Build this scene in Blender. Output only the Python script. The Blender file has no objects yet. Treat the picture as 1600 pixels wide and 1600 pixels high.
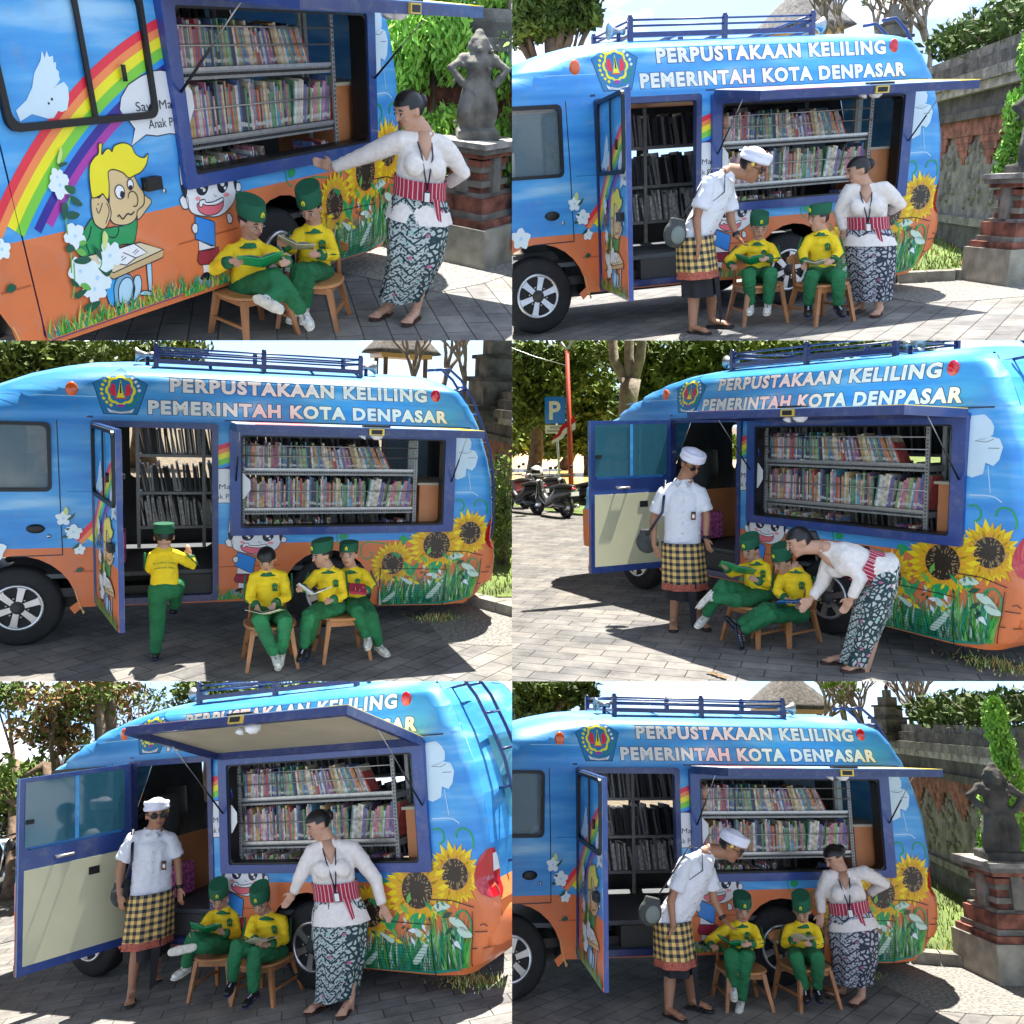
"""A mobile library van and its readers, as six neighbouring places in one view."""
import bpy, bmesh, math, random
from math import sin, cos, pi, radians, sqrt
from mathutils import Vector as V, Matrix, noise
from mathutils.geometry import tessellate_polygon
EXPOSURE = 1.5
SKYS = .11
CLOUD = 8.0
SUNE = {1: 6, 2: 5, 3: 5, 4: 5, 5: 6, 6: 5}
POSE = {1: [[0.38901, -0.91968, 0.05348, -2.9187], [0.80104, 0.30901, -0.51268, 3.92873], [0.45498, 0.24228, 0.85691, 0.14566]], 2: [[0.96018, -0.27068, -0.06911, -0.01295], [0.22857, 0.90342, -0.36275, 8.19344], [0.16062, 0.33251, 0.92932, 1.70548]], 3: [[0.92494, -0.3773, 0.04613, -4.78125], [0.37998, 0.91466, -0.13791, 7.4338], [0.00984, 0.14509, 0.98937, -1.24787]], 4: [[0.52127, 0.85324, -0.01592, 1.34006], [-0.84966, 0.51716, -0.10306, 10.53796], [-0.0797, 0.06725, 0.99455, -0.93159]], 5: [[0.90986, 0.40304, -0.09859, -4.58159], [-0.37855, 0.90362, 0.20045, 8.46782], [0.16987, -0.14506, 0.97473, -4.75686]], 6: [[0.97607, -0.21665, 0.01859, -0.33057], [0.20612, 0.94907, 0.2383, 7.54413], [-0.06927, -0.22877, 0.97101, -4.49185]]}
S = bpy.context.scene
# ------------------------------------------------------------------ camera, sky, suns
FP = 1300.0
cd = bpy.data.cameras.new("camera"); cam = bpy.data.objects.new("camera", cd); S.collection.objects.link(cam)
cam.rotation_euler = (pi/2, 0, 0); cd.sensor_width = 36; cd.lens = 36*FP/1600; cd.clip_start = .05; cd.clip_end = 900
S.camera = cam
S.view_settings.view_transform = 'Standard'; S.view_settings.look = 'None'; S.view_settings.exposure = EXPOSURE; S.view_settings.gamma = 1
W = bpy.data.worlds.new("World"); S.world = W; W.use_nodes = True
nt = W.node_tree; nt.nodes.clear()
def N(t, **k):
    n = nt.nodes.new(t)
    for a, b in k.items(): setattr(n, a, b)
    return n
L = lambda a, b: nt.links.new(a, b)
tc = N('ShaderNodeTexCoord'); sp = N('ShaderNodeSeparateXYZ'); L(tc.outputs['Generated'], sp.inputs[0])
ab = N('ShaderNodeMath', operation='ABSOLUTE'); L(sp.outputs[2], ab.inputs[0])
ad = N('ShaderNodeMath', operation='ADD'); L(ab.outputs[0], ad.inputs[0]); ad.inputs[1].default_value = .12
cb = N('ShaderNodeCombineXYZ'); L(sp.outputs[0], cb.inputs[0]); L(sp.outputs[1], cb.inputs[1]); L(ad.outputs[0], cb.inputs[2])
sky = N('ShaderNodeTexSky', sky_type='NISHITA', sun_disc=False, sun_elevation=radians(68), sun_rotation=radians(10), air_density=1.3, dust_density=.6, ozone_density=2.5)
L(cb.outputs[0], sky.inputs[0])
mp = N('ShaderNodeMapping'); mp.inputs['Scale'].default_value = (1, 1, 2.2); L(tc.outputs['Generated'], mp.inputs[0])
nz = N('ShaderNodeTexNoise'); nz.inputs['Scale'].default_value = 5.0; nz.inputs['Detail'].default_value = 9; nz.inputs['Roughness'].default_value = .55; L(mp.outputs[0], nz.inputs['Vector'])
cr = N('ShaderNodeValToRGB'); cr.color_ramp.elements[0].position = .49; cr.color_ramp.elements[1].position = .64; L(nz.outputs['Fac'], cr.inputs[0])
mx = N('ShaderNodeMix', data_type='RGBA'); L(cr.outputs[0], mx.inputs[0]); L(sky.outputs[0], mx.inputs[6]); mx.inputs[7].default_value = (CLOUD, CLOUD, CLOUD*1.03, 1)
bg = N('ShaderNodeBackground'); bg.inputs[1].default_value = SKYS; L(mx.outputs[2], bg.inputs[0])
wo = N('ShaderNodeOutputWorld'); L(bg.outputs[0], wo.inputs[0])
# the six places: each is the van's own frame (x to its tail, y away, z up) set down in front of the camera
MS = {p: Matrix([list(r) for r in m] + [[0, 0, 0, 1]]) for p, m in POSE.items()}
COL = {}
SUNV = V((.13, .36, 1)).normalized()
for p in MS:
    c = bpy.data.collections.new("place"); S.collection.children.link(c); COL[p] = c
    ld = bpy.data.lights.new("sun", 'SUN'); ld.energy = SUNE[p]; ld.angle = radians(.5); ld.color = (1, .95, .87)
    lo = bpy.data.objects.new("sun", ld); S.collection.objects.link(lo)
    q = MS[p].to_3x3() @ SUNV; lo.rotation_euler = q.to_track_quat('Z', 'Y').to_euler()
    lo.location = MS[p] @ (SUNV*30)
    lo.light_linking.receiver_collection = c; lo.light_linking.blocker_collection = c
# wedge of view that each place fills; geometry that would reach into a neighbour ends there
def planes(p):
    o = []
    o.append((V((-1, 0, 0)) if p % 2 else V((1, 0, 0))))           # inside: n.x >= 0
    top = (800-532)/FP; bot = -(1064.5-800)/FP
    if p < 3: o.append(V((0, -top, 1)))
    elif p < 5: o += [V((0, top, -1)), V((0, -bot, 1))]
    else: o.append(V((0, bot, -1)))
    return [n.normalized() for n in o]
PL = {p: planes(p) for p in MS}
# ------------------------------------------------------------------ materials
MAT = {}
def mat(name, col=(.5, .5, .5), rough=.6, metal=0, var=.0, scale=8, bump=0, bscale=40, trans=0, alpha=1, coat=0, spec=.5, emit=None, vec='Object'):
    m = bpy.data.materials.new(name); m.use_nodes = True; MAT[name] = m
    t = m.node_tree; b = t.nodes['Principled BSDF']
    b.inputs['Roughness'].default_value = rough; b.inputs['Metallic'].default_value = metal
    b.inputs['Transmission Weight'].default_value = trans; b.inputs['Alpha'].default_value = alpha
    b.inputs['Coat Weight'].default_value = coat; b.inputs['Specular IOR Level'].default_value = spec
    b.inputs['Base Color'].default_value = (*col, 1)
    c = t.nodes.new('ShaderNodeTexCoord')
    if var:
        n = t.nodes.new('ShaderNodeTexNoise'); n.inputs['Scale'].default_value = scale; n.inputs['Detail'].default_value = 6
        t.links.new(c.outputs[vec], n.inputs['Vector'])
        r = t.nodes.new('ShaderNodeValToRGB'); r.color_ramp.elements[0].position = .3; r.color_ramp.elements[1].position = .7
        r.color_ramp.elements[0].color = (*[max(0, x*(1-var)) for x in col], 1); r.color_ramp.elements[1].color = (*[min(1, x*(1+var)) for x in col], 1)
        t.links.new(n.outputs['Fac'], r.inputs[0]); t.links.new(r.outputs[0], b.inputs['Base Color'])
    if bump:
        n = t.nodes.new('ShaderNodeTexNoise'); n.inputs['Scale'].default_value = bscale; n.inputs['Detail'].default_value = 4
        t.links.new(c.outputs[vec], n.inputs['Vector']); u = t.nodes.new('ShaderNodeBump'); u.inputs['Strength'].default_value = bump; u.inputs['Distance'].default_value = .02
        t.links.new(n.outputs['Fac'], u.inputs['Height']); t.links.new(u.outputs[0], b.inputs['Normal'])
    return m
def nodes_of(name, **k):
    m = mat(name, **k); t = m.node_tree
    return m, t, t.nodes['Principled BSDF'], t.nodes['Texture Coordinate'] if 'Texture Coordinate' in t.nodes else t.nodes.new('ShaderNodeTexCoord')
HEX = dict(ink=(.008,.01,.03), paper=(.72,.74,.76), bgreen=(.02,.30,.09), skin1=(.72,.52,.26), hair=(.86,.74,.02), white=(.85,.85,.85), white2=(.78,.78,.8), blue2=(.05,.38,.8),
 steel=(.2,.42,.6), pale=(.45,.68,.82), tan=(.74,.62,.40), tan2=(.6,.42,.2), gum=(.8,.16,.2), blush=(.85,.3,.3), blue3=(.03,.25,.72), crim=(.32,.02,.05), greyb=(.3,.36,.5),
 bird=(.62,.78,.86), paleb=(.45,.68,.9), cgreen=(.01,.33,.11), leafw=(.55,.72,.6), lgreen=(.15,.45,.08), leafd=(.01,.09,.05), bud=(.6,.7,.25), petal=(.75,.85,.87), straw=(.75,.45,.15), dgreen=(.01,.12,.05),
 red=(.78,.03,.06), orange=(.9,.26,.08), yellow=(.88,.78,.02), green=(.2,.6,.05), blue=(.02,.3,.75), indigo=(.03,.02,.28), violet=(.4,.04,.35), sunp=(.88,.66,.01), sunq=(.8,.32,.02), sunc=(.03,.02,.012), sund=(.4,.27,.12), letter=(.7,.71,.68), navyline=(.01,.03,.10), embl=(.02,.2,.42), grass1=(.04,.35,.05), grass2=(.3,.5,.05), grass3=(.02,.28,.2))
for k, c in HEX.items(): mat(k, c, rough=.38, coat=.12, var=.06, scale=3)
mat('letter', (.78, .79, .76), rough=.7, var=.05)
mat('tagwhite', (.5, .49, .47), rough=.7)
# sky-blue and orange paint of the van, with streaks of cloud in the blue
m, t, b, c = nodes_of('paint_blue', col=(.03, .28, .72), rough=.42, coat=.15)
mpn = t.nodes.new('ShaderNodeMapping'); mpn.inputs['Scale'].default_value = (.7, 1, 5); t.links.new(c.outputs['Object'], mpn.inputs[0])
n = t.nodes.new('ShaderNodeTexNoise'); n.inputs['Scale'].default_value = 1.3; n.inputs['Detail'].default_value = 5; t.links.new(mpn.outputs[0], n.inputs[0])
r = t.nodes.new('ShaderNodeValToRGB'); e = r.color_ramp.elements
e[0].position = .38; e[0].color = (.035, .26, .66, 1); e[1].position = .74; e[1].color = (.32, .60, .84, 1); q = e.new(.55); q.color = (.065, .36, .74, 1)
t.links.new(n.outputs['Fac'], r.inputs[0]); t.links.new(r.outputs[0], b.inputs['Base Color'])
mat('paint_orange', (.72, .19, .06), rough=.42, coat=.15, var=.1, scale=2)
mat('navy', (.02, .035, .14), rough=.35, coat=.3, var=.12, scale=5)
mat('navy2', (.025, .06, .24), rough=.3, coat=.3, var=.1, scale=5)
mat('rubber', (.012, .012, .013), rough=.75, var=.3, scale=20, bump=.2)
mat('black', (.006, .006, .007), rough=.45)
mat('alloy', (.55, .56, .58), rough=.3, metal=.9, var=.1)
mat('steelbar', (.45, .44, .42), rough=.35, metal=.8, var=.15, scale=30)
mat('shelfgrey', (.30, .30, .29), rough=.5, metal=.3, var=.15, scale=20)
mat('holegrey', (.05, .05, .05), rough=.8)
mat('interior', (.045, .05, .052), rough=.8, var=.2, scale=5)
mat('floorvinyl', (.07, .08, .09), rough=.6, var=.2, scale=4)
mat('cream', (.55, .54, .36), rough=.5, var=.06, scale=2)
mat('beige', (.42, .38, .28), rough=.6, var=.1, scale=3)
mat('deskwood', (.50, .19, .07), rough=.5, var=.12, scale=3)
mat('ceilwood', (.34, .13, .06), rough=.5, var=.15, scale=3)
mat('mint', (.45, .58, .52), rough=.5)
mat('glass_tint', (.04, .16, .22), rough=.05, trans=.0, alpha=.72, spec=.8)
mat('glass_clear', (.25, .35, .38), rough=.03, alpha=.32, spec=.8)
mat('glass_sky', (.42, .58, .66), rough=.08, spec=.8, var=.15, scale=2)
mat('lens_amber', (.75, .12, .02), rough=.2, coat=.5)
mat('lens_red', (.45, .008, .02), rough=.12, coat=.6)
mat('lens_white', (.8, .8, .82), rough=.1, coat=.6)
mat('teak', (.42, .19, .07), rough=.42, var=.3, scale=6, bump=.05)
mat('teak2', (.36, .15, .055), rough=.42, var=.3, scale=6)
mat('skin', (.33, .16, .09), rough=.5, var=.08, scale=12)
mat('skin_f', (.48, .27, .18), rough=.5, var=.06, scale=12)
mat('lips', (.34, .09, .08), rough=.4)
mat('hairblack', (.006, .005, .006), rough=.38, var=.3, scale=60)
mat('eyewhite', (.7, .68, .65), rough=.3)
mat('shirt_yellow', (.82, .58, .01), rough=.8, var=.10, scale=9, bump=.8, bscale=13)
mat('kid_green', (.010, .13, .045), rough=.85, var=.25, scale=8, bump=.9, bscale=12)
mat('cap_green', (.006, .095, .045), rough=.85, var=.1, scale=9)
mat('badge_green', (.12, .30, .03), rough=.8)
mat('badge_yellow', (.75, .65, .03), rough=.8)
mat('cloth_white', (.66, .67, .72), rough=.85, var=.06, scale=7, bump=1, bscale=9)
mat('lace_white', (.72, .67, .63), rough=.85, var=.08, scale=30, bump=.5, bscale=9)
mat('udeng', (.72, .72, .84), rough=.8, var=.06, scale=12, bump=.4, bscale=20)
mat('kamen_black', (.012, .012, .016), rough=.85, var=.2, scale=6, bump=.3, bscale=7)
mat('shoe_white', (.58, .56, .50), rough=.6, var=.3, scale=40)
mat('crease_shade', (.45, .10, .03), rough=.5); mat('crease_shade_blue', (.02, .18, .5), rough=.5); mat('crease_highlight', (.35, .62, .85), rough=.5)  # crease tones: shade and highlight put into the colour
mat('hatch_red', (.62, .22, .24), rough=.5)
mat('hem_red', (.36, .09, .06), rough=.8, var=.5, scale=55)
mat('sock_white', (.6, .6, .75), rough=.9); mat('sock_red', (.65, .03, .03), rough=.9)
mat('sole', (.62, .58, .48), rough=.8, var=.2, scale=30); mat('shoe_navy', (.02, .03, .07), rough=.6, var=.5, scale=30)
mat('leather', (.02, .018, .016), rough=.5); mat('leather_brown', (.05, .022, .015), rough=.5)
mat('bag_grey', (.05, .055, .055), rough=.8, var=.2, scale=20); mat('bag_panel', (.14, .17, .155), rough=.6, var=.15, scale=8)
mat('gold', (.7, .5, .1), rough=.4, metal=.5)
mat('page', (.74, .73, .70), rough=.8, var=.08, scale=30)
mat('stone', (.16, .15, .13), rough=.95, var=.55, scale=5, bump=1, bscale=14)
mat('stone_dark', (.075, .07, .062), rough=.95, var=.6, scale=4, bump=1, bscale=12)
mat('stone_pale', (.30, .28, .25), rough=.95, var=.5, scale=6, bump=1, bscale=16)
mat('terracotta', (.20, .075, .05), rough=.95, var=.7, scale=7, bump=.5)
mat('concrete', (.24, .23, .19), rough=.95, var=.4, scale=5, bump=.5)
mat('thatch', (.16, .15, .14), rough=1, var=.5, scale=14, bump=1, bscale=60)
mat('bark', (.16, .11, .075), rough=.95, var=.4, scale=7, bump=1, bscale=14)
mat('bark_pale', (.26, .22, .18), rough=.95, var=.35, scale=6, bump=.8, bscale=14)
mat('redpole', (.5, .07, .04), rough=.6); mat('galv', (.45, .47, .48), rough=.4, metal=.6)
mat('signblue', (.0, .20, .85), rough=.35, coat=.3); mat('signwhite', (.82, .82, .82), rough=.4)
mat('flagred', (.65, .01, .02), rough=.8); mat('cloth_grey', (.3, .3, .33), rough=.8)
mat('bikegrey', (.06, .065, .07), rough=.3, coat=.5, var=.3, scale=9); mat('bikered', (.45, .02, .02), rough=.3, coat=.5); mat('chrome', (.6, .6, .6), rough=.2, metal=1)
mat('pink', (.6, .12, .35), rough=.7, var=.8, scale=30)
for i, cc in enumerate([(.035,.075,.015), (.07,.12,.022), (.12,.18,.035), (.19,.26,.04)]):
    m = mat('leaf%d' % i, cc, rough=.65, var=.35, scale=3, spec=.3)
for i, cc in enumerate([(.26,.50,.06), (.16,.38,.04), (.07,.20,.03)]): mat('thuja%d' % i, cc, rough=.7, var=.3, scale=6)
mat('sunp2', (.72, .42, .01), rough=.5)
mat('leafbrown', (.22, .13, .05), rough=.8, var=.4)
mat('frangi', (.18, .32, .04), rough=.5, var=.4)
mat('grass', (.07, .13, .025), rough=.95, var=.5, scale=5)
mat('lawn', (.12, .17, .04), rough=.95, var=.4, scale=2)
mat('earth', (.16, .13, .09), rough=1, var=.5, scale=5, bump=.5)
BOOKC = [(.42,.08,.07),(.62,.6,.55),(.10,.16,.32),(.48,.32,.13),(.13,.28,.15),(.58,.52,.36),(.26,.12,.24),(.10,.28,.36),(.5,.24,.12),(.05,.05,.07),(.52,.5,.5),(.28,.38,.16),(.5,.2,.24),(.30,.22,.16)]
BOOKN = ['red','white','dark blue','ochre','green','cream','purple','teal','orange','black','pale grey','lime green','pink','brown']
for i, cc in enumerate(BOOKC): mat('book%d' % i, cc, rough=.45, var=.45, scale=25)
for nm_ in ('paint_blue', 'paint_orange', 'navy', 'navy2'):                 # dust film and slight waviness of old sheet metal
    m = MAT[nm_]; t = m.node_tree; b = t.nodes['Principled BSDF']; c = t.nodes['Texture Coordinate']; l = b.inputs['Base Color'].links[0]
    n = t.nodes.new('ShaderNodeTexNoise'); n.inputs['Scale'].default_value = 7; n.inputs['Detail'].default_value = 10; n.inputs['Roughness'].default_value = .75; t.links.new(c.outputs['Object'], n.inputs[0])
    r = t.nodes.new('ShaderNodeValToRGB'); r.color_ramp.elements[0].position = .52; r.color_ramp.elements[1].position = .85; r.color_ramp.elements[1].color = (.45, .45, .45, 1); t.links.new(n.outputs['Fac'], r.inputs[0])
    x = t.nodes.new('ShaderNodeMix'); x.data_type = 'RGBA'; t.links.new(r.outputs[0], x.inputs[0]); t.links.new(l.from_socket, x.inputs[6]); x.inputs[7].default_value = (.32, .30, .27, 1); t.links.new(x.outputs[2], b.inputs['Base Color'])
    n = t.nodes.new('ShaderNodeTexNoise'); n.inputs['Scale'].default_value = 2.5; n.inputs['Detail'].default_value = 2; t.links.new(c.outputs['Object'], n.inputs[0]); u = t.nodes.new('ShaderNodeBump'); u.inputs['Strength'].default_value = .12; u.inputs['Distance'].default_value = .03; t.links.new(n.outputs['Fac'], u.inputs['Height']); t.links.new(u.outputs[0], b.inputs['Normal'])
# ground pavers
m, t, b, c = nodes_of('pavers', col=(.3, .3, .3), rough=.9)
mp_ = t.nodes.new('ShaderNodeMapping'); mp_.inputs['Rotation'].default_value = (0, 0, radians(-38)); t.links.new(c.outputs['Object'], mp_.inputs[0])
br = t.nodes.new('ShaderNodeTexBrick'); br.inputs['Scale'].default_value = 1; br.inputs['Brick Width'].default_value = .40; br.inputs['Row Height'].default_value = .20
br.inputs['Mortar Size'].default_value = .006; br.inputs['Mortar Smooth'].default_value = .3; br.inputs['Color1'].default_value = (.125, .125, .13, 1); br.inputs['Color2'].default_value = (.185, .18, .175, 1); br.inputs['Mortar'].default_value = (.035, .035, .03, 1)
t.links.new(mp_.outputs[0], br.inputs['Vector'])
n = t.nodes.new('ShaderNodeTexNoise'); n.inputs['Scale'].default_value = 2.2; n.inputs['Detail'].default_value = 9; n.inputs['Roughness'].default_value = .7; t.links.new(c.outputs['Object'], n.inputs[0])
r = t.nodes.new('ShaderNodeValToRGB'); r.color_ramp.elements[0].color = (.5, .49, .47, 1); r.color_ramp.elements[1].color = (1.6, 1.55, 1.45, 1); r.color_ramp.elements[0].position = .3; r.color_ramp.elements[1].position = .7; t.links.new(n.outputs['Fac'], r.inputs[0])
mm = t.nodes.new('ShaderNodeMix'); mm.data_type = 'RGBA'; mm.blend_type = 'MULTIPLY'; mm.inputs[0].default_value = 1; t.links.new(br.outputs['Color'], mm.inputs[6]); t.links.new(r.outputs[0], mm.inputs[7]); t.links.new(mm.outputs[2], b.inputs['Base Color'])
bu = t.nodes.new('ShaderNodeBump'); bu.inputs['Strength'].default_value = .6; bu.inputs['Distance'].default_value = .01; bu.invert = True; t.links.new(br.outputs['Fac'], bu.inputs['Height'])
n3 = t.nodes.new('ShaderNodeTexNoise'); n3.inputs['Scale'].default_value = .55; n3.inputs['Detail'].default_value = 7; n3.inputs['Roughness'].default_value = .65; t.links.new(c.outputs['Object'], n3.inputs[0])
r3 = t.nodes.new('ShaderNodeValToRGB'); r3.color_ramp.elements[0].position = .52; r3.color_ramp.elements[1].position = .68; t.links.new(n3.outputs['Fac'], r3.inputs[0]); x3 = t.nodes.new('ShaderNodeMix'); x3.data_type = 'RGBA'
l3 = t.nodes.new('ShaderNodeMath'); l3.operation = 'MULTIPLY'; l3.inputs[1].default_value = .45; t.links.new(r3.outputs[0], l3.inputs[0]); t.links.new(l3.outputs[0], x3.inputs[0]); t.links.new(mm.outputs[2], x3.inputs[6]); x3.inputs[7].default_value = (.20, .17, .13, 1); t.links.new(x3.outputs[2], b.inputs['Base Color'])
n2 = t.nodes.new('ShaderNodeTexNoise'); n2.inputs['Scale'].default_value = 60; t.links.new(c.outputs['Object'], n2.inputs[0]); bu2 = t.nodes.new('ShaderNodeBump'); bu2.inputs['Strength'].default_value = .3; bu2.inputs['Distance'].default_value = .01
t.links.new(n2.outputs['Fac'], bu2.inputs['Height']); t.links.new(bu.outputs[0], bu2.inputs['Normal']); t.links.new(bu2.outputs[0], b.inputs['Normal'])
mat('rough_concrete', (.22, .21, .19), rough=1, var=.55, scale=30, bump=.6, bscale=60)
# plaid and songket (use UVs: metres round the cloth, metres up)
def uvmath(t, a, op, b_=None):
    n = t.nodes.new('ShaderNodeMath'); n.operation = op
    for i, x in enumerate((a, b_)):
        if x is None: continue
        if isinstance(x, (int, float)): n.inputs[i].default_value = x
        else: t.links.new(x, n.inputs[i])
    return n.outputs[0]
def rgbmix(t, f, a, b_):
    n = t.nodes.new('ShaderNodeMix'); n.data_type = 'RGBA'
    for i, x in ((0, f), (6, a), (7, b_)):
        if isinstance(x, tuple): n.inputs[i].default_value = (*x, 1)
        elif isinstance(x, (int, float)): n.inputs[i].default_value = x
        else: t.links.new(x, n.inputs[i])
    return n.outputs[2]
m, t, b, c = nodes_of('plaid', col=(.5, .4, .1), rough=.8)
s = t.nodes.new('ShaderNodeSeparateXYZ'); t.links.new(c.outputs['UV'], s.inputs[0])
fx = uvmath(t, uvmath(t, uvmath(t, s.outputs[0], 'DIVIDE', .062), 'FRACT'), 'LESS_THAN', .5); fy = uvmath(t, uvmath(t, uvmath(t, s.outputs[1], 'DIVIDE', .062), 'FRACT'), 'LESS_THAN', .48)
sm = uvmath(t, uvmath(t, fx, 'ADD', fy), 'MULTIPLY', .5)
r = t.nodes.new('ShaderNodeValToRGB'); r.color_ramp.interpolation = 'CONSTANT'; e = r.color_ramp.elements; e[0].color = (.72, .46, .13, 1); e[1].position = .75; e[1].color = (.012, .012, .02, 1); q = e.new(.25); q.color = (.22, .17, .09, 1)
t.links.new(sm, r.inputs[0]); t.links.new(r.outputs[0], b.inputs['Base Color'])
for nm_, dark, light in (('songket', (.012, .04, .045), (.42, .47, .46)), ('songket2', (.02, .028, .05), (.42, .43, .47))):
    m, t, b, c = nodes_of(nm_, col=(.2, .2, .2), rough=.75)
    s = t.nodes.new('ShaderNodeSeparateXYZ'); t.links.new(c.outputs['UV'], s.inputs[0])
    zig = uvmath(t, uvmath(t, uvmath(t, s.outputs[0], 'DIVIDE', .16), 'PINGPONG', .5), 'MULTIPLY', .14)
    ro = uvmath(t, uvmath(t, uvmath(t, uvmath(t, s.outputs[1], 'ADD', zig), 'DIVIDE', .075), 'FRACT'), 'LESS_THAN', .22)
    mpn = t.nodes.new('ShaderNodeMapping'); t.links.new(c.outputs['UV'], mpn.inputs[0])
    nz_ = t.nodes.new('ShaderNodeTexNoise'); nz_.inputs['Scale'].default_value = 55; nz_.inputs['Detail'].default_value = 3; t.links.new(mpn.outputs[0], nz_.inputs[0])
    vo = t.nodes.new('ShaderNodeTexVoronoi'); vo.inputs['Scale'].default_value = 13; t.links.new(mpn.outputs[0], vo.inputs['Vector'])
    vo2 = t.nodes.new('ShaderNodeTexVoronoi'); vo2.feature = 'DISTANCE_TO_EDGE'; vo2.inputs['Scale'].default_value = 24; t.links.new(mpn.outputs[0], vo2.inputs['Vector'])
    patt = rgbmix(t, uvmath(t, nz_.outputs['Fac'], 'GREATER_THAN', .47), dark, light)
    fl = rgbmix(t, uvmath(t, vo2.outputs['Distance'], 'LESS_THAN', .17), light, dark)
    band = uvmath(t, uvmath(t, uvmath(t, s.outputs[0], 'DIVIDE', .5), 'FRACT'), 'LESS_THAN', .45)
    base = rgbmix(t, band, patt, fl); base = rgbmix(t, uvmath(t, ro, 'MULTIPLY', uvmath(t, 1, 'SUBTRACT', band)), base, dark)
    spot = uvmath(t, vo.outputs['Distance'], 'LESS_THAN', .2); hue = rgbmix(t, uvmath(t, vo.outputs['Color'], 'GREATER_THAN', .5), (.42, .12, .25) if nm_ == 'songket' else (.3, .12, .18), (.25, .45, .40) if nm_ == 'songket' else (.35, .33, .45))
    t.links.new(rgbmix(t, spot, base, hue), b.inputs['Base Color'])
m, t, b, c = nodes_of('sash', col=(.4, .02, .06), rough=.8)
s = t.nodes.new('ShaderNodeSeparateXYZ'); t.links.new(c.outputs['UV'], s.inputs[0])
t.links.new(rgbmix(t, uvmath(t, uvmath(t, uvmath(t, s.outputs[0], 'DIVIDE', .03), 'FRACT'), 'LESS_THAN', .18), (.34, .015, .05), (.65, .45, .45)), b.inputs['Base Color'])
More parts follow.
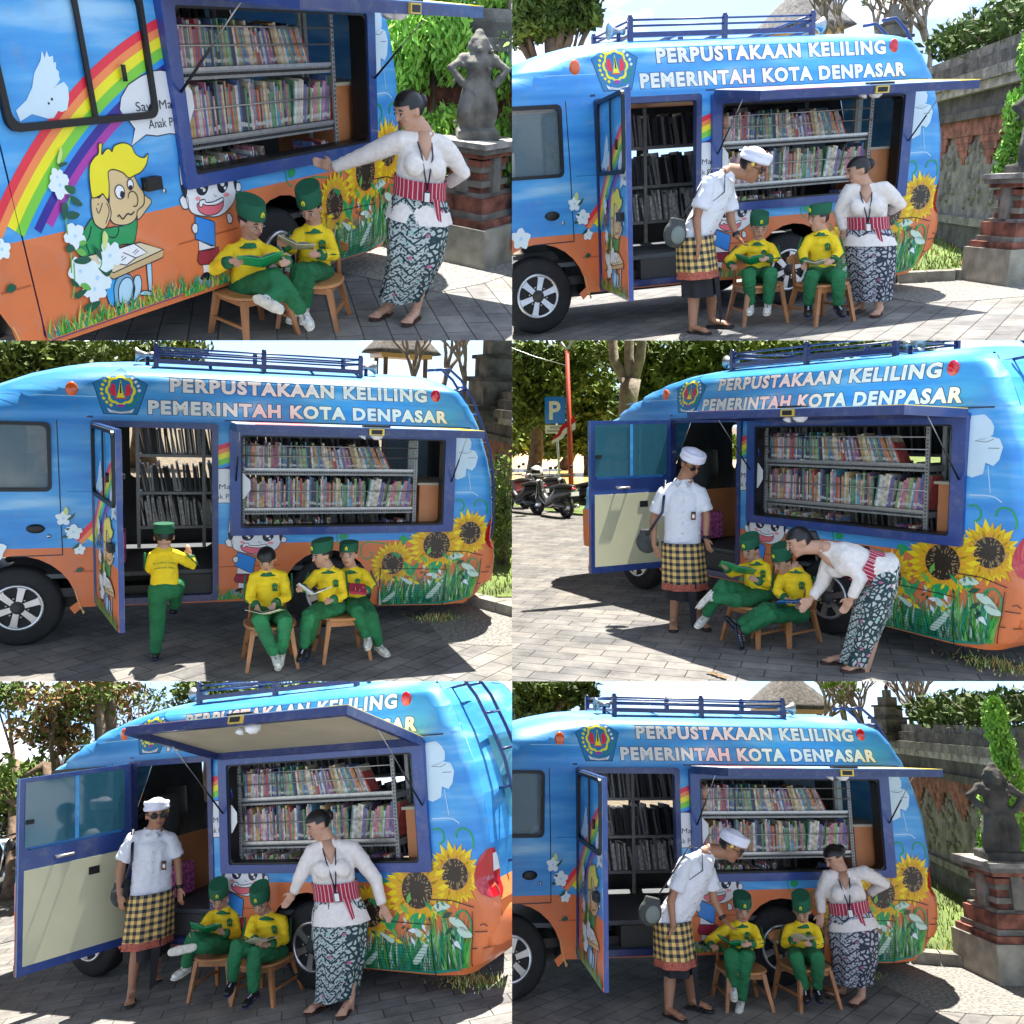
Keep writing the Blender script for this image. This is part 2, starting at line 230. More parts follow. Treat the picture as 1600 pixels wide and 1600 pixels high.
# ------------------------------------------------------------------ mesh helpers
class MB:
    def __init__(s): s.v = []; s.f = []; s.m = []; s.sm = []; s.names = []; s.uv = {}
    def mi(s, n):
        if n not in s.names: s.names.append(n)
        return s.names.index(n)
    def add(s, vs, fs, m, smooth=False, uv=None):
        o = len(s.v); i = s.mi(m); s.v += [V(x) for x in vs]
        if uv:
            for k, x in enumerate(uv): s.uv[o+k] = x
        for f in fs: s.f.append([o+k for k in f]); s.m.append(i); s.sm.append(smooth)
        return s
    def box(s, a, b, m, R=None, c=None):
        vs = [V((x, y, z)) for z in (a[2], b[2]) for y in (a[1], b[1]) for x in (a[0], b[0])]
        if R is not None: cc = V(c) if c else V((0, 0, 0)); vs = [R @ (v-cc)+cc for v in vs]
        return s.add(vs, [(0,2,3,1),(4,5,7,6),(0,1,5,4),(2,6,7,3),(0,4,6,2),(1,3,7,5)], m)
    def bbox(s, c, ax, m, bev=.0):                                   # oriented box: centre, three half-axes
        c = V(c); ax = [V(a) for a in ax]
        vs = [c+ax[0]*i+ax[1]*j+ax[2]*k for k in (-1, 1) for j in (-1, 1) for i in (-1, 1)]
        return s.add(vs, [(0,2,3,1),(4,5,7,6),(0,1,5,4),(2,6,7,3),(0,4,6,2),(1,3,7,5)], m)
    def tube(s, pts, rad, m, n=8, side=None, asp=1., caps=True, smooth=True, round_=False):
        P = [V(p) for p in pts]; R = list(rad) if hasattr(rad, '__len__') else [rad]*len(P)
        if round_:
            d0 = (P[0]-P[1]).normalized(); d1 = (P[-1]-P[-2]).normalized()
            a = [(P[0]+d0*R[0]*k, R[0]*sqrt(max(0, 1-k*k))) for k in (.97, .75, .4)]; b = [(P[-1]+d1*R[-1]*k, R[-1]*sqrt(max(0, 1-k*k))) for k in (.4, .75, .97)]
            P = [x[0] for x in a]+P+[x[0] for x in b]; R = [x[1] for x in a]+R+[x[1] for x in b]
        vs = []; up = V(side) if side is not None else None
        for i, p in enumerate(P):
            t = (P[min(i+1, len(P)-1)]-P[max(i-1, 0)]); t = t.normalized() if t.length > 1e-9 else V((0, 0, 1))
            if up is None: up = t.orthogonal()
            a = up-t*up.dot(t); a = a.normalized() if a.length > 1e-6 else t.orthogonal().normalized(); b = t.cross(a)
            if side is None: up = a
            for k in range(n): q = 2*pi*k/n; vs.append(p+a*cos(q)*R[i]+b*sin(q)*R[i]*asp)
        fs = [(i*n+k, i*n+(k+1) % n, (i+1)*n+(k+1) % n, (i+1)*n+k) for i in range(len(P)-1) for k in range(n)]
        if caps: fs += [tuple(range(n))[::-1], tuple((len(P)-1)*n+k for k in range(n))]
        return s.add(vs, fs, m, smooth)
    def ell(s, c, ax, m, nu=12, nv=8, keep=None, smooth=True):       # ellipsoid with three half-axis vectors
        c = V(c); ax = [V(a) for a in ax]; vs = []; fs = []
        loc = []
        for j in range(nv+1):
            th = pi*j/nv
            for i in range(nu): ph = 2*pi*i/nu; l = (sin(th)*cos(ph), sin(th)*sin(ph), cos(th)); loc.append(l); vs.append(c+ax[0]*l[0]+ax[1]*l[1]+ax[2]*l[2])
        for j in range(nv):
            for i in range(nu):
                f = (j*nu+i, (j+1)*nu+i, (j+1)*nu+(i+1) % nu, j*nu+(i+1) % nu)
                if keep is None or keep(*[sum(loc[k][q] for k in f)/4 for q in range(3)]): fs.append(f)
        return s.add(vs, fs, m, smooth)
    def lathe(s, c, axis, prof, m, n=20, smooth=True, caps=True):               # prof: (radius, height along axis)
        c = V(c); a = V(axis).normalized(); u = a.orthogonal().normalized(); w = a.cross(u)
        vs = [c+a*h+(u*cos(2*pi*k/n)+w*sin(2*pi*k/n))*r for r, h in prof for k in range(n)]
        fs = [(i*n+k, i*n+(k+1) % n, (i+1)*n+(k+1) % n, (i+1)*n+k) for i in range(len(prof)-1) for k in range(n)]
        if caps: fs += [tuple(range(n))[::-1], tuple((len(prof)-1)*n+k for k in range(n))]
        return s.add(vs, fs, m, smooth)
    def prism(s, poly, o, u, w, t, m):                               # polygon in (u,w) plane at o, extruded by t
        o, u, w, t = V(o), V(u), V(w), V(t); n = len(poly)
        vs = [o+u*a+w*b for a, b in poly]+[o+u*a+w*b+t for a, b in poly]
        return s.add(vs, [tuple(range(n))[::-1], tuple(range(n, 2*n))]+[(i, (i+1) % n, n+(i+1) % n, n+i) for i in range(n)], m)
    def xf(s, fn): s.v = [V(fn(v)) for v in s.v]; return s
CUR = 1
LOC = {}
def finish(me, ob, mb):
    pass
def mkmesh(name, mb, loc, p, clip=True):
    me = bpy.data.meshes.new(name)
    me.from_pydata([tuple(v-loc) for v in mb.v], [], mb.f)
    for n in mb.names: me.materials.append(MAT[n])
    if me.polygons:
        me.polygons.foreach_set('material_index', mb.m[:len(me.polygons)]); me.polygons.foreach_set('use_smooth', mb.sm[:len(me.polygons)])
    if mb.uv:
        ul = me.uv_layers.new(name='UVMap')
        for l in me.loops: ul.data[l.index].uv = mb.uv.get(l.vertex_index, (0, 0))
    if clip: clipmesh(me, MS[p] @ Matrix.Translation(loc), p)
    return me
def clipmesh(me, M, p):
    cut = []
    for n in PL[p]:
        if any(n.dot(M @ v.co) < -1e-5 for v in me.vertices): cut.append(n)
    near = any((M @ v.co).y < .3 for v in me.vertices)
    if not cut and not near: return
    bm = bmesh.new(); bm.from_mesh(me); Mi = M.inverted(); R = M.to_3x3()
    o = Mi @ V((0, 0, 0))
    for n in cut:
        bmesh.ops.bisect_plane(bm, geom=bm.verts[:]+bm.edges[:]+bm.faces[:], dist=1e-6, plane_co=o, plane_no=R.inverted() @ n, clear_inner=True)
    if near: bmesh.ops.bisect_plane(bm, geom=bm.verts[:]+bm.edges[:]+bm.faces[:], dist=1e-6, plane_co=Mi @ V((0, .3, 0)), plane_no=R.inverted() @ V((0, 1, 0)), clear_inner=True)
    bm.to_mesh(me); bm.free()
def tag(o, label, cat, group=None, kind=None):
    if label:
        o['label'] = label
        if len(label.replace(',', '').split()) > 16: print('LONG', label)
    if cat: o['category'] = cat
    if group: o['group'] = group
    if kind: o['kind'] = kind
def thing(name, label, cat, loc=(0, 0, 0), group=None, p=None):
    p = p or CUR; o = bpy.data.objects.new(name, None); COL[p].objects.link(o); o.empty_display_size = .1
    o.matrix_world = MS[p] @ Matrix.Translation(V(loc)); tag(o, label, cat, group); LOC[o] = (V(loc), p)
    return o
def part(name, mb, par, label=None):
    if par is None: return None
    loc, p = LOC[par]; me = mkmesh(name, mb, loc, p)
    if not me.polygons: bpy.data.meshes.remove(me); return None
    o = bpy.data.objects.new(name, me); COL[p].objects.link(o); o.parent = par; LOC[o] = (loc, p)
    if label: o['label'] = label
    return o
def solo(name, mb, label, cat, loc=(0, 0, 0), group=None, kind=None, p=None):
    p = p or CUR; loc = V(loc); me = mkmesh(name, mb, loc, p)
    if not me.polygons: bpy.data.meshes.remove(me); return None
    o = bpy.data.objects.new(name, me); COL[p].objects.link(o); o.matrix_world = MS[p] @ Matrix.Translation(loc); tag(o, label, cat, group, kind); LOC[o] = (loc, p)
    return o
def remesh(mb, vox, m, smooth=4, fac=.5, fold=0):
    """fuse overlapping closed pieces into one continuous skin"""
    me = bpy.data.meshes.new('tmp'); me.from_pydata([tuple(v) for v in mb.v], [], mb.f)
    o = bpy.data.objects.new('tmp', me); S.collection.objects.link(o)
    r = o.modifiers.new('r', 'REMESH'); r.mode = 'VOXEL'; r.voxel_size = vox
    if smooth: q = o.modifiers.new('s', 'SMOOTH'); q.iterations = smooth; q.factor = fac
    dg = bpy.context.evaluated_depsgraph_get(); ev = o.evaluated_get(dg); m2 = ev.to_mesh()
    vs = [v.co.copy() for v in m2.vertices]
    if fold:                                                         # creases in the cloth
        for i, v in enumerate(m2.vertices):
            q = V((v.co.x*11, v.co.y*11, v.co.z*19)); n1 = noise.noise(q+V((0, 0, 1))*noise.noise(q*.6)*2); n2 = noise.noise(q*2.1)
            vs[i] += v.normal*(fold*(1-2.6*abs(n1))+fold*.4*n2)
    out = MB(); out.add(vs, [tuple(f.vertices) for f in m2.polygons], m, True)
    ev.to_mesh_clear(); bpy.data.objects.remove(o); bpy.data.meshes.remove(me)
    return out
def smoothpoly(P, k=4, closed=True):
    n = len(P); o = []
    rng = range(n) if closed else range(n-1)
    for i in rng:
        if closed: a, b, c, d = P[(i-1) % n], P[i], P[(i+1) % n], P[(i+2) % n]
        else: a, b, c, d = P[max(i-1, 0)], P[i], P[i+1], P[min(i+2, n-1)]
        for j in range(k):
            t = j/k; o.append(tuple(.5*((2*b[q])+(c[q]-a[q])*t+(2*a[q]-5*b[q]+4*c[q]-d[q])*t*t+(3*b[q]-a[q]-3*c[q]+d[q])*t**3) for q in (0, 1)))
    if not closed: o.append(tuple(P[-1]))
    return o
def frame(f, up=(0, 0, 1)):                                          # forward, up hint -> right, fwd, up
    f = V(f).normalized(); u = V(up)-f*V(up).dot(f); u = u.normalized() if u.length > 1e-4 else f.orthogonal().normalized()
    return f.cross(u), f, u
TXT = {}
def text2d(s, off=0.0, space=1.0):
    k = (s, off, space)
    if k in TXT: return TXT[k]
    cu = bpy.data.curves.new('t', 'FONT'); cu.body = s; cu.offset = off; cu.size = 1; cu.resolution_u = 3; cu.space_character = space
    o = bpy.data.objects.new('t', cu); S.collection.objects.link(o); dg = bpy.context.evaluated_depsgraph_get(); ev = o.evaluated_get(dg); me = ev.to_mesh()
    vs = [(v.co.x, v.co.y) for v in me.vertices]; fs = [tuple(f.vertices) for f in me.polygons]; ev.to_mesh_clear(); bpy.data.objects.remove(o); bpy.data.curves.remove(cu)
    TXT[k] = (vs, fs); return TXT[k]
# ------------------------------------------------------------------ measured tables (metres, van frame)
PERSONS = [
 ('w1', 1, 'woman', [3.382, -0.892, 0.0], [-0.796, 0.409, -0.447], [[3.399, -0.923, 1.571], [3.332, -0.905, 1.336], [3.43, -0.979, 1.327], [3.306, -0.859, 1.298], [3.28, -0.607, 1.15], [3.255, -0.357, 1.047], [3.233, -0.214, 1.077], [3.56, -1.11, 1.259], [3.678, -1.177, 1.051], [3.714, -1.037, 0.953], [3.696, -0.942, 0.944], [3.445, -0.944, 0.817], [3.348, -0.873, 0.44], [3.386, -0.694, 0.035], [3.264, -0.68, -0.009], [3.416, -0.995, 0.444], [3.405, -0.935, 0.071], [3.294, -0.94, -0.017]]),
 ('k1a', 1, 'kid', [2.514, -0.054, 0.0], [-0.139, -0.751, -0.645], [[2.581, -0.134, 0.879], [2.528, -0.194, 0.666], [2.574, -0.125, 0.648], [2.479, -0.013, 0.591], [2.316, -0.005, 0.489], [2.296, -0.184, 0.57], [2.299, -0.265, 0.585], [2.609, -0.244, 0.607], [2.58, -0.364, 0.549], [2.502, -0.473, 0.561], [2.435, -0.472, 0.566], [2.544, -0.089, 0.319], [2.433, -0.423, 0.476], [2.544, -0.523, 0.221], [2.499, -0.625, 0.135], [2.449, -0.442, 0.377], [2.293, -0.443, 0.36], [2.284, -0.557, 0.331]]),
 ('k1b', 1, 'kid', [3.087, -0.284, 0.0], [-0.639, -0.143, -0.756], [[3.069, -0.259, 0.906], [3.02, -0.329, 0.698], [3.086, -0.282, 0.676], [3.016, -0.184, 0.627], [2.892, -0.216, 0.539], [2.764, -0.26, 0.596], [2.703, -0.26, 0.617], [3.146, -0.368, 0.637], [3.079, -0.446, 0.489], [2.891, -0.44, 0.526], [2.82, -0.427, 0.543], [3.078, -0.272, 0.352], [2.773, -0.359, 0.42], [2.786, -0.292, 0.154], [2.685, -0.322, 0.116], [2.803, -0.402, 0.42], [2.823, -0.343, 0.153], [2.734, -0.391, 0.106]]),
 ('m2', 2, 'man', [1.616, -0.788, 0.0], [0.562, -0.526, -0.639], [[1.965, -0.97, 1.527], [2.057, -1.018, 1.293], [1.854, -0.889, 1.383], [1.61, -0.942, 1.334], [1.522, -0.919, 1.014], [1.534, -0.948, 0.809], [1.516, -0.961, 0.702], [1.915, -0.764, 1.266], [1.922, -0.812, 0.966], [1.95, -0.872, 0.838], [2.038, -0.985, 0.692], [1.582, -0.77, 0.843], [1.585, -0.772, 0.459], [1.537, -0.837, 0.015], [1.583, -0.951, -0.045], [1.771, -0.756, 0.44], [1.8, -0.715, 0.079], [1.898, -0.822, 0.01]]),
 ('k2a', 2, 'kid', [2.43, -0.62, 0.0], [-0.285, -0.76, -0.584], [[2.344, -0.566, 0.97], [2.339, -0.633, 0.771], [2.355, -0.573, 0.756], [2.231, -0.496, 0.711], [2.073, -0.516, 0.583], [2.04, -0.637, 0.547], [2.046, -0.71, 0.539], [2.466, -0.642, 0.697], [2.431, -0.761, 0.595], [2.299, -0.832, 0.605], [2.249, -0.837, 0.604], [2.36, -0.576, 0.454], [2.125, -0.807, 0.481], [2.164, -0.784, 0.199], [2.085, -0.9, 0.119], [2.291, -0.91, 0.473], [2.302, -0.87, 0.194], [2.217, -0.982, 0.097]]),
 ('k2b', 2, 'kid', [2.878, -1.009, 0.0], [-0.987, -0.009, -0.159], [[2.767, -0.929, 1.009], [2.726, -0.949, 0.834], [2.781, -0.939, 0.819], [2.688, -0.873, 0.762], [2.613, -0.917, 0.633], [2.568, -1.033, 0.547], [2.538, -1.072, 0.513], [2.874, -1.006, 0.757], [2.859, -1.119, 0.617], [2.748, -1.187, 0.563], [2.686, -1.191, 0.552], [2.804, -0.956, 0.446], [2.562, -1.151, 0.442], [2.58, -1.102, 0.184], [2.519, -1.194, 0.061], [2.748, -1.285, 0.435], [2.791, -1.255, 0.178], [2.775, -1.378, 0.039]]),
 ('w2', 2, 'woman', [3.359, -1.029, 0.0], [-0.882, 0.302, -0.362], [[3.197, -0.901, 1.407], [3.154, -0.867, 1.204], [3.228, -0.926, 1.175], [3.095, -0.846, 1.186], [3.051, -0.811, 0.965], [3.078, -0.871, 0.782], [3.092, -0.894, 0.678], [3.372, -1.04, 1.174], [3.536, -1.042, 0.987], [3.522, -0.903, 0.92], [3.496, -0.831, 0.91], [3.278, -0.965, 0.717], [3.277, -0.964, 0.386], [3.358, -0.837, 0.027], [3.239, -0.871, 0.013], [3.356, -1.027, 0.383], [3.384, -1.074, 0.039], [3.289, -1.152, -0.038]]),
 ('k3s', 3, 'kid', [1.481, -0.629, 0.0], [0.033, 0.998, -0.05], [[1.557, -0.627, 1.19], [1.56, -0.547, 1.027], [1.555, -0.627, 1.025], [1.457, -0.629, 0.977], [1.444, -0.579, 0.83], [1.482, -0.428, 0.755], [1.519, -0.348, 0.748], [1.68, -0.625, 0.97], [1.787, -0.543, 0.839], [1.772, -0.504, 0.92], [1.757, -0.484, 0.981], [1.562, -0.627, 0.662], [1.496, -0.628, 0.363], [1.477, -0.629, 0.071], [1.474, -0.509, -0.05], [1.68, -0.405, 0.641], [1.634, -0.306, 0.389], [1.634, -0.206, 0.302]]),
 ('k3a', 3, 'kid', [2.42, -0.921, 0.0], [-0.112, -0.557, -0.823], [[2.403, -0.919, 1.063], [2.38, -0.997, 0.861], [2.404, -0.92, 0.855], [2.27, -0.905, 0.811], [2.247, -0.983, 0.616], [2.298, -1.129, 0.576], [2.303, -1.19, 0.535], [2.557, -0.936, 0.818], [2.557, -1.037, 0.631], [2.434, -1.164, 0.6], [2.406, -1.221, 0.549], [2.428, -0.922, 0.475], [2.305, -1.231, 0.489], [2.435, -1.174, 0.156], [2.463, -1.308, 0.081], [2.523, -1.234, 0.466], [2.508, -1.112, 0.142], [2.468, -1.178, 0.003]]),
 ('k3b', 3, 'kid', [2.992, -0.932, 0.0], [-0.84, -0.361, -0.406], [[2.897, -0.914, 1.061], [2.863, -0.929, 0.876], [2.933, -0.921, 0.86], [2.819, -0.92, 0.816], [2.753, -0.99, 0.716], [2.684, -1.079, 0.705], [2.644, -1.122, 0.706], [3.041, -0.941, 0.824], [3.058, -1.025, 0.616], [2.936, -1.125, 0.599], [2.884, -1.166, 0.594], [2.967, -0.927, 0.5], [2.733, -1.139, 0.473], [2.706, -1.083, 0.165], [2.647, -1.194, 0.063], [2.803, -1.05, 0.457], [2.767, -0.941, 0.16], [2.736, -1.007, 0.032]]),
 ('k3c', 3, 'kid', [3.192, -0.823, 0.0], [-0.399, -0.911, -0.102], [[3.144, -0.813, 1.036], [3.134, -0.852, 0.862], [3.169, -0.798, 0.826], [3.072, -0.778, 0.776], [3.084, -0.882, 0.677], [3.125, -0.973, 0.672], [3.151, -1.019, 0.67], [3.297, -0.825, 0.79], [3.34, -0.915, 0.673], [3.273, -1.003, 0.636], [3.225, -1.034, 0.646], [3.202, -0.784, 0.501], [3.185, -1.046, 0.464], [3.279, -1.046, 0.216], [3.271, -1.146, 0.143], [3.315, -1.053, 0.416], [3.402, -1.02, 0.119], [3.461, -1.135, 0.039]]),
 ('m4', 4, 'man', [2.134, -0.858, 0.0], [0.733, -0.122, -0.67], [[2.156, -0.834, 1.773], [2.24, -0.861, 1.51], [2.12, -0.873, 1.48], [1.977, -1.026, 1.392], [1.922, -1.084, 1.068], [1.949, -1.099, 0.836], [1.998, -1.076, 0.712], [2.246, -0.739, 1.38], [2.272, -0.711, 1.104], [2.297, -0.742, 0.908], [2.347, -0.748, 0.813], [2.114, -0.88, 0.848], [2.081, -0.914, 0.431], [2.056, -0.941, 0.055], [2.168, -1.041, -0.025], [2.183, -0.806, 0.435], [2.191, -0.724, 0.084], [2.335, -0.761, 0.014]]),
 ('k4a', 4, 'kid', [2.769, -0.728, 0.0], [0.161, -0.712, -0.683], [[2.819, -0.682, 0.941], [2.852, -0.747, 0.778], [2.85, -0.653, 0.769], [2.771, -0.726, 0.705], [2.761, -0.872, 0.647], [2.797, -0.976, 0.717], [2.811, -1.031, 0.754], [2.929, -0.579, 0.724], [2.976, -0.645, 0.559], [3.004, -0.81, 0.611], [2.99, -0.878, 0.64], [2.866, -0.638, 0.445], [2.811, -1.045, 0.561], [2.667, -1.098, 0.263], [2.653, -1.219, 0.133], [2.93, -0.988, 0.439], [2.803, -1.162, 0.462], [2.749, -1.267, 0.442]]),
 ('k4b', 4, 'kid', [3.116, -0.433, 0.0], [-0.034, -0.752, -0.658], [[3.036, -0.499, 0.849], [3.075, -0.557, 0.659], [3.119, -0.43, 0.711], [3.013, -0.518, 0.634], [3.063, -0.607, 0.497], [3.188, -0.633, 0.451], [3.254, -0.643, 0.44], [3.2, -0.362, 0.632], [3.266, -0.412, 0.443], [3.288, -0.549, 0.405], [3.294, -0.623, 0.398], [3.12, -0.429, 0.301], [3.083, -0.785, 0.358], [2.913, -0.926, 0.203], [2.83, -1.06, 0.253], [3.159, -0.787, 0.314], [2.983, -0.959, 0.163], [2.969, -1.023, 0.04]]),
 ('w4', 4, 'woman', [3.95, -0.651, 0.0], [-0.407, -0.727, -0.553], [[3.527, -0.955, 1.134], [3.612, -0.918, 0.947], [3.708, -0.825, 0.993], [3.668, -0.705, 0.869], [3.656, -0.739, 0.675], [3.638, -0.85, 0.56], [3.607, -0.898, 0.49], [3.928, -0.839, 0.958], [4.047, -0.778, 0.776], [3.993, -0.817, 0.617], [3.952, -0.822, 0.542], [4.08, -0.557, 0.809], [3.938, -0.635, 0.398], [3.799, -0.611, -0.044], [3.712, -0.76, -0.101], [4.051, -0.578, 0.386], [4.019, -0.662, -0.04], [3.976, -0.78, -0.105]]),
 ('m5', 5, 'man', [1.44, -0.312, 0.0], [0.827, -0.554, -0.1], [[1.53, -0.213, 1.714], [1.58, -0.233, 1.469], [1.517, -0.228, 1.458], [1.377, -0.38, 1.439], [1.317, -0.446, 1.14], [1.339, -0.466, 0.931], [1.372, -0.475, 0.812], [1.631, -0.103, 1.373], [1.659, -0.073, 1.109], [1.696, -0.091, 0.895], [1.727, -0.117, 0.754], [1.497, -0.249, 0.888], [1.417, -0.336, 0.553], [1.397, -0.388, 0.121], [1.516, -0.524, -0.011], [1.51, -0.161, 0.503], [1.372, -0.09, 0.141], [1.467, -0.164, 0.092]]),
 ('k5a', 5, 'kid', [2.077, -0.196, 0.0], [0.358, -0.518, -0.777], [[2.176, -0.1, 0.897], [2.233, -0.143, 0.743], [2.201, -0.076, 0.725], [2.12, -0.154, 0.695], [2.149, -0.266, 0.612], [2.193, -0.39, 0.606], [2.194, -0.445, 0.6], [2.28, 0.001, 0.655], [2.338, -0.054, 0.49], [2.347, -0.241, 0.555], [2.351, -0.307, 0.601], [2.203, -0.074, 0.438], [2.204, -0.463, 0.564], [2.142, -0.481, 0.349], [2.139, -0.61, 0.289], [2.3, -0.398, 0.494], [2.252, -0.528, 0.512], [2.199, -0.635, 0.523]]),
 ('k5b', 5, 'kid', [2.676, -0.175, 0.0], [0.207, -0.621, -0.756], [[2.709, -0.147, 0.877], [2.764, -0.205, 0.716], [2.737, -0.123, 0.694], [2.645, -0.202, 0.677], [2.692, -0.295, 0.556], [2.814, -0.347, 0.533], [2.87, -0.365, 0.52], [2.86, -0.015, 0.628], [2.905, -0.082, 0.467], [2.893, -0.279, 0.484], [2.886, -0.337, 0.491], [2.769, -0.094, 0.383], [2.727, -0.503, 0.527], [2.648, -0.466, 0.251], [2.683, -0.568, 0.197], [2.852, -0.42, 0.455], [2.827, -0.415, 0.151], [2.836, -0.54, 0.058]]),
 ('w5', 5, 'woman', [3.577, -0.3, 0.0], [-0.5, -0.742, -0.447], [[3.562, -0.311, 1.603], [3.499, -0.383, 1.342], [3.581, -0.297, 1.338], [3.459, -0.388, 1.292], [3.383, -0.444, 1.065], [3.31, -0.436, 0.942], [3.251, -0.442, 0.882], [3.767, -0.158, 1.265], [3.902, -0.083, 0.962], [3.947, -0.087, 0.759], [3.981, -0.062, 0.667], [3.632, -0.259, 0.766], [3.553, -0.318, 0.394], [3.425, -0.263, 0.037], [3.393, -0.437, 0.002], [3.69, -0.216, 0.366], [3.691, -0.277, -0.04], [3.714, -0.385, -0.066]]),
 ('m6', 6, 'man', [1.764, -0.468, 0.0], [0.602, -0.479, -0.639], [[2.198, -0.652, 1.559], [2.289, -0.69, 1.308], [2.067, -0.574, 1.382], [1.785, -0.629, 1.317], [1.663, -0.598, 0.967], [1.671, -0.624, 0.775], [1.63, -0.628, 0.688], [2.122, -0.446, 1.221], [2.133, -0.494, 0.951], [2.189, -0.561, 0.794], [2.273, -0.662, 0.696], [1.731, -0.454, 0.763], [1.711, -0.445, 0.387], [1.65, -0.506, 0.018], [1.7, -0.614, -0.027], [1.909, -0.421, 0.373], [1.931, -0.376, 0.068], [2.039, -0.476, 0.015]]),
 ('k6a', 6, 'kid', [2.57, -0.246, 0.0], [-0.199, -0.74, -0.642], [[2.544, -0.233, 0.896], [2.53, -0.294, 0.721], [2.541, -0.232, 0.696], [2.395, -0.157, 0.633], [2.214, -0.176, 0.508], [2.189, -0.298, 0.499], [2.209, -0.364, 0.504], [2.65, -0.288, 0.654], [2.624, -0.409, 0.539], [2.486, -0.485, 0.556], [2.432, -0.49, 0.554], [2.519, -0.22, 0.407], [2.298, -0.466, 0.466], [2.321, -0.433, 0.2], [2.282, -0.526, 0.112], [2.419, -0.529, 0.462], [2.396, -0.438, 0.081], [2.316, -0.521, -0.026]]),
 ('k6b', 6, 'kid', [3.13, -0.335, 0.0], [-0.362, -0.511, -0.78], [[3.127, -0.333, 0.878], [3.092, -0.394, 0.715], [3.127, -0.333, 0.695], [3.003, -0.26, 0.637], [2.926, -0.331, 0.509], [2.948, -0.483, 0.578], [2.968, -0.564, 0.602], [3.246, -0.403, 0.662], [3.196, -0.489, 0.538], [3.064, -0.551, 0.547], [2.995, -0.58, 0.567], [3.113, -0.325, 0.429], [2.91, -0.553, 0.439], [2.985, -0.551, 0.177], [2.947, -0.645, 0.095], [3.075, -0.65, 0.457], [3.076, -0.605, 0.189], [3.042, -0.701, 0.107]]),
 ('w6', 6, 'woman', [3.56, -0.403, 0.0], [-0.768, -0.125, -0.628], [[3.528, -0.382, 1.405], [3.451, -0.38, 1.146], [3.552, -0.398, 1.147], [3.412, -0.331, 1.139], [3.354, -0.293, 0.899], [3.34, -0.331, 0.757], [3.293, -0.349, 0.66], [3.74, -0.52, 1.199], [3.928, -0.523, 1.057], [3.857, -0.358, 0.935], [3.819, -0.285, 0.898], [3.594, -0.425, 0.713], [3.544, -0.392, 0.368], [3.552, -0.254, 0.029], [3.428, -0.294, 0.012], [3.64, -0.455, 0.381], [3.623, -0.468, 0.065], [3.5, -0.531, 0.003]]),
]
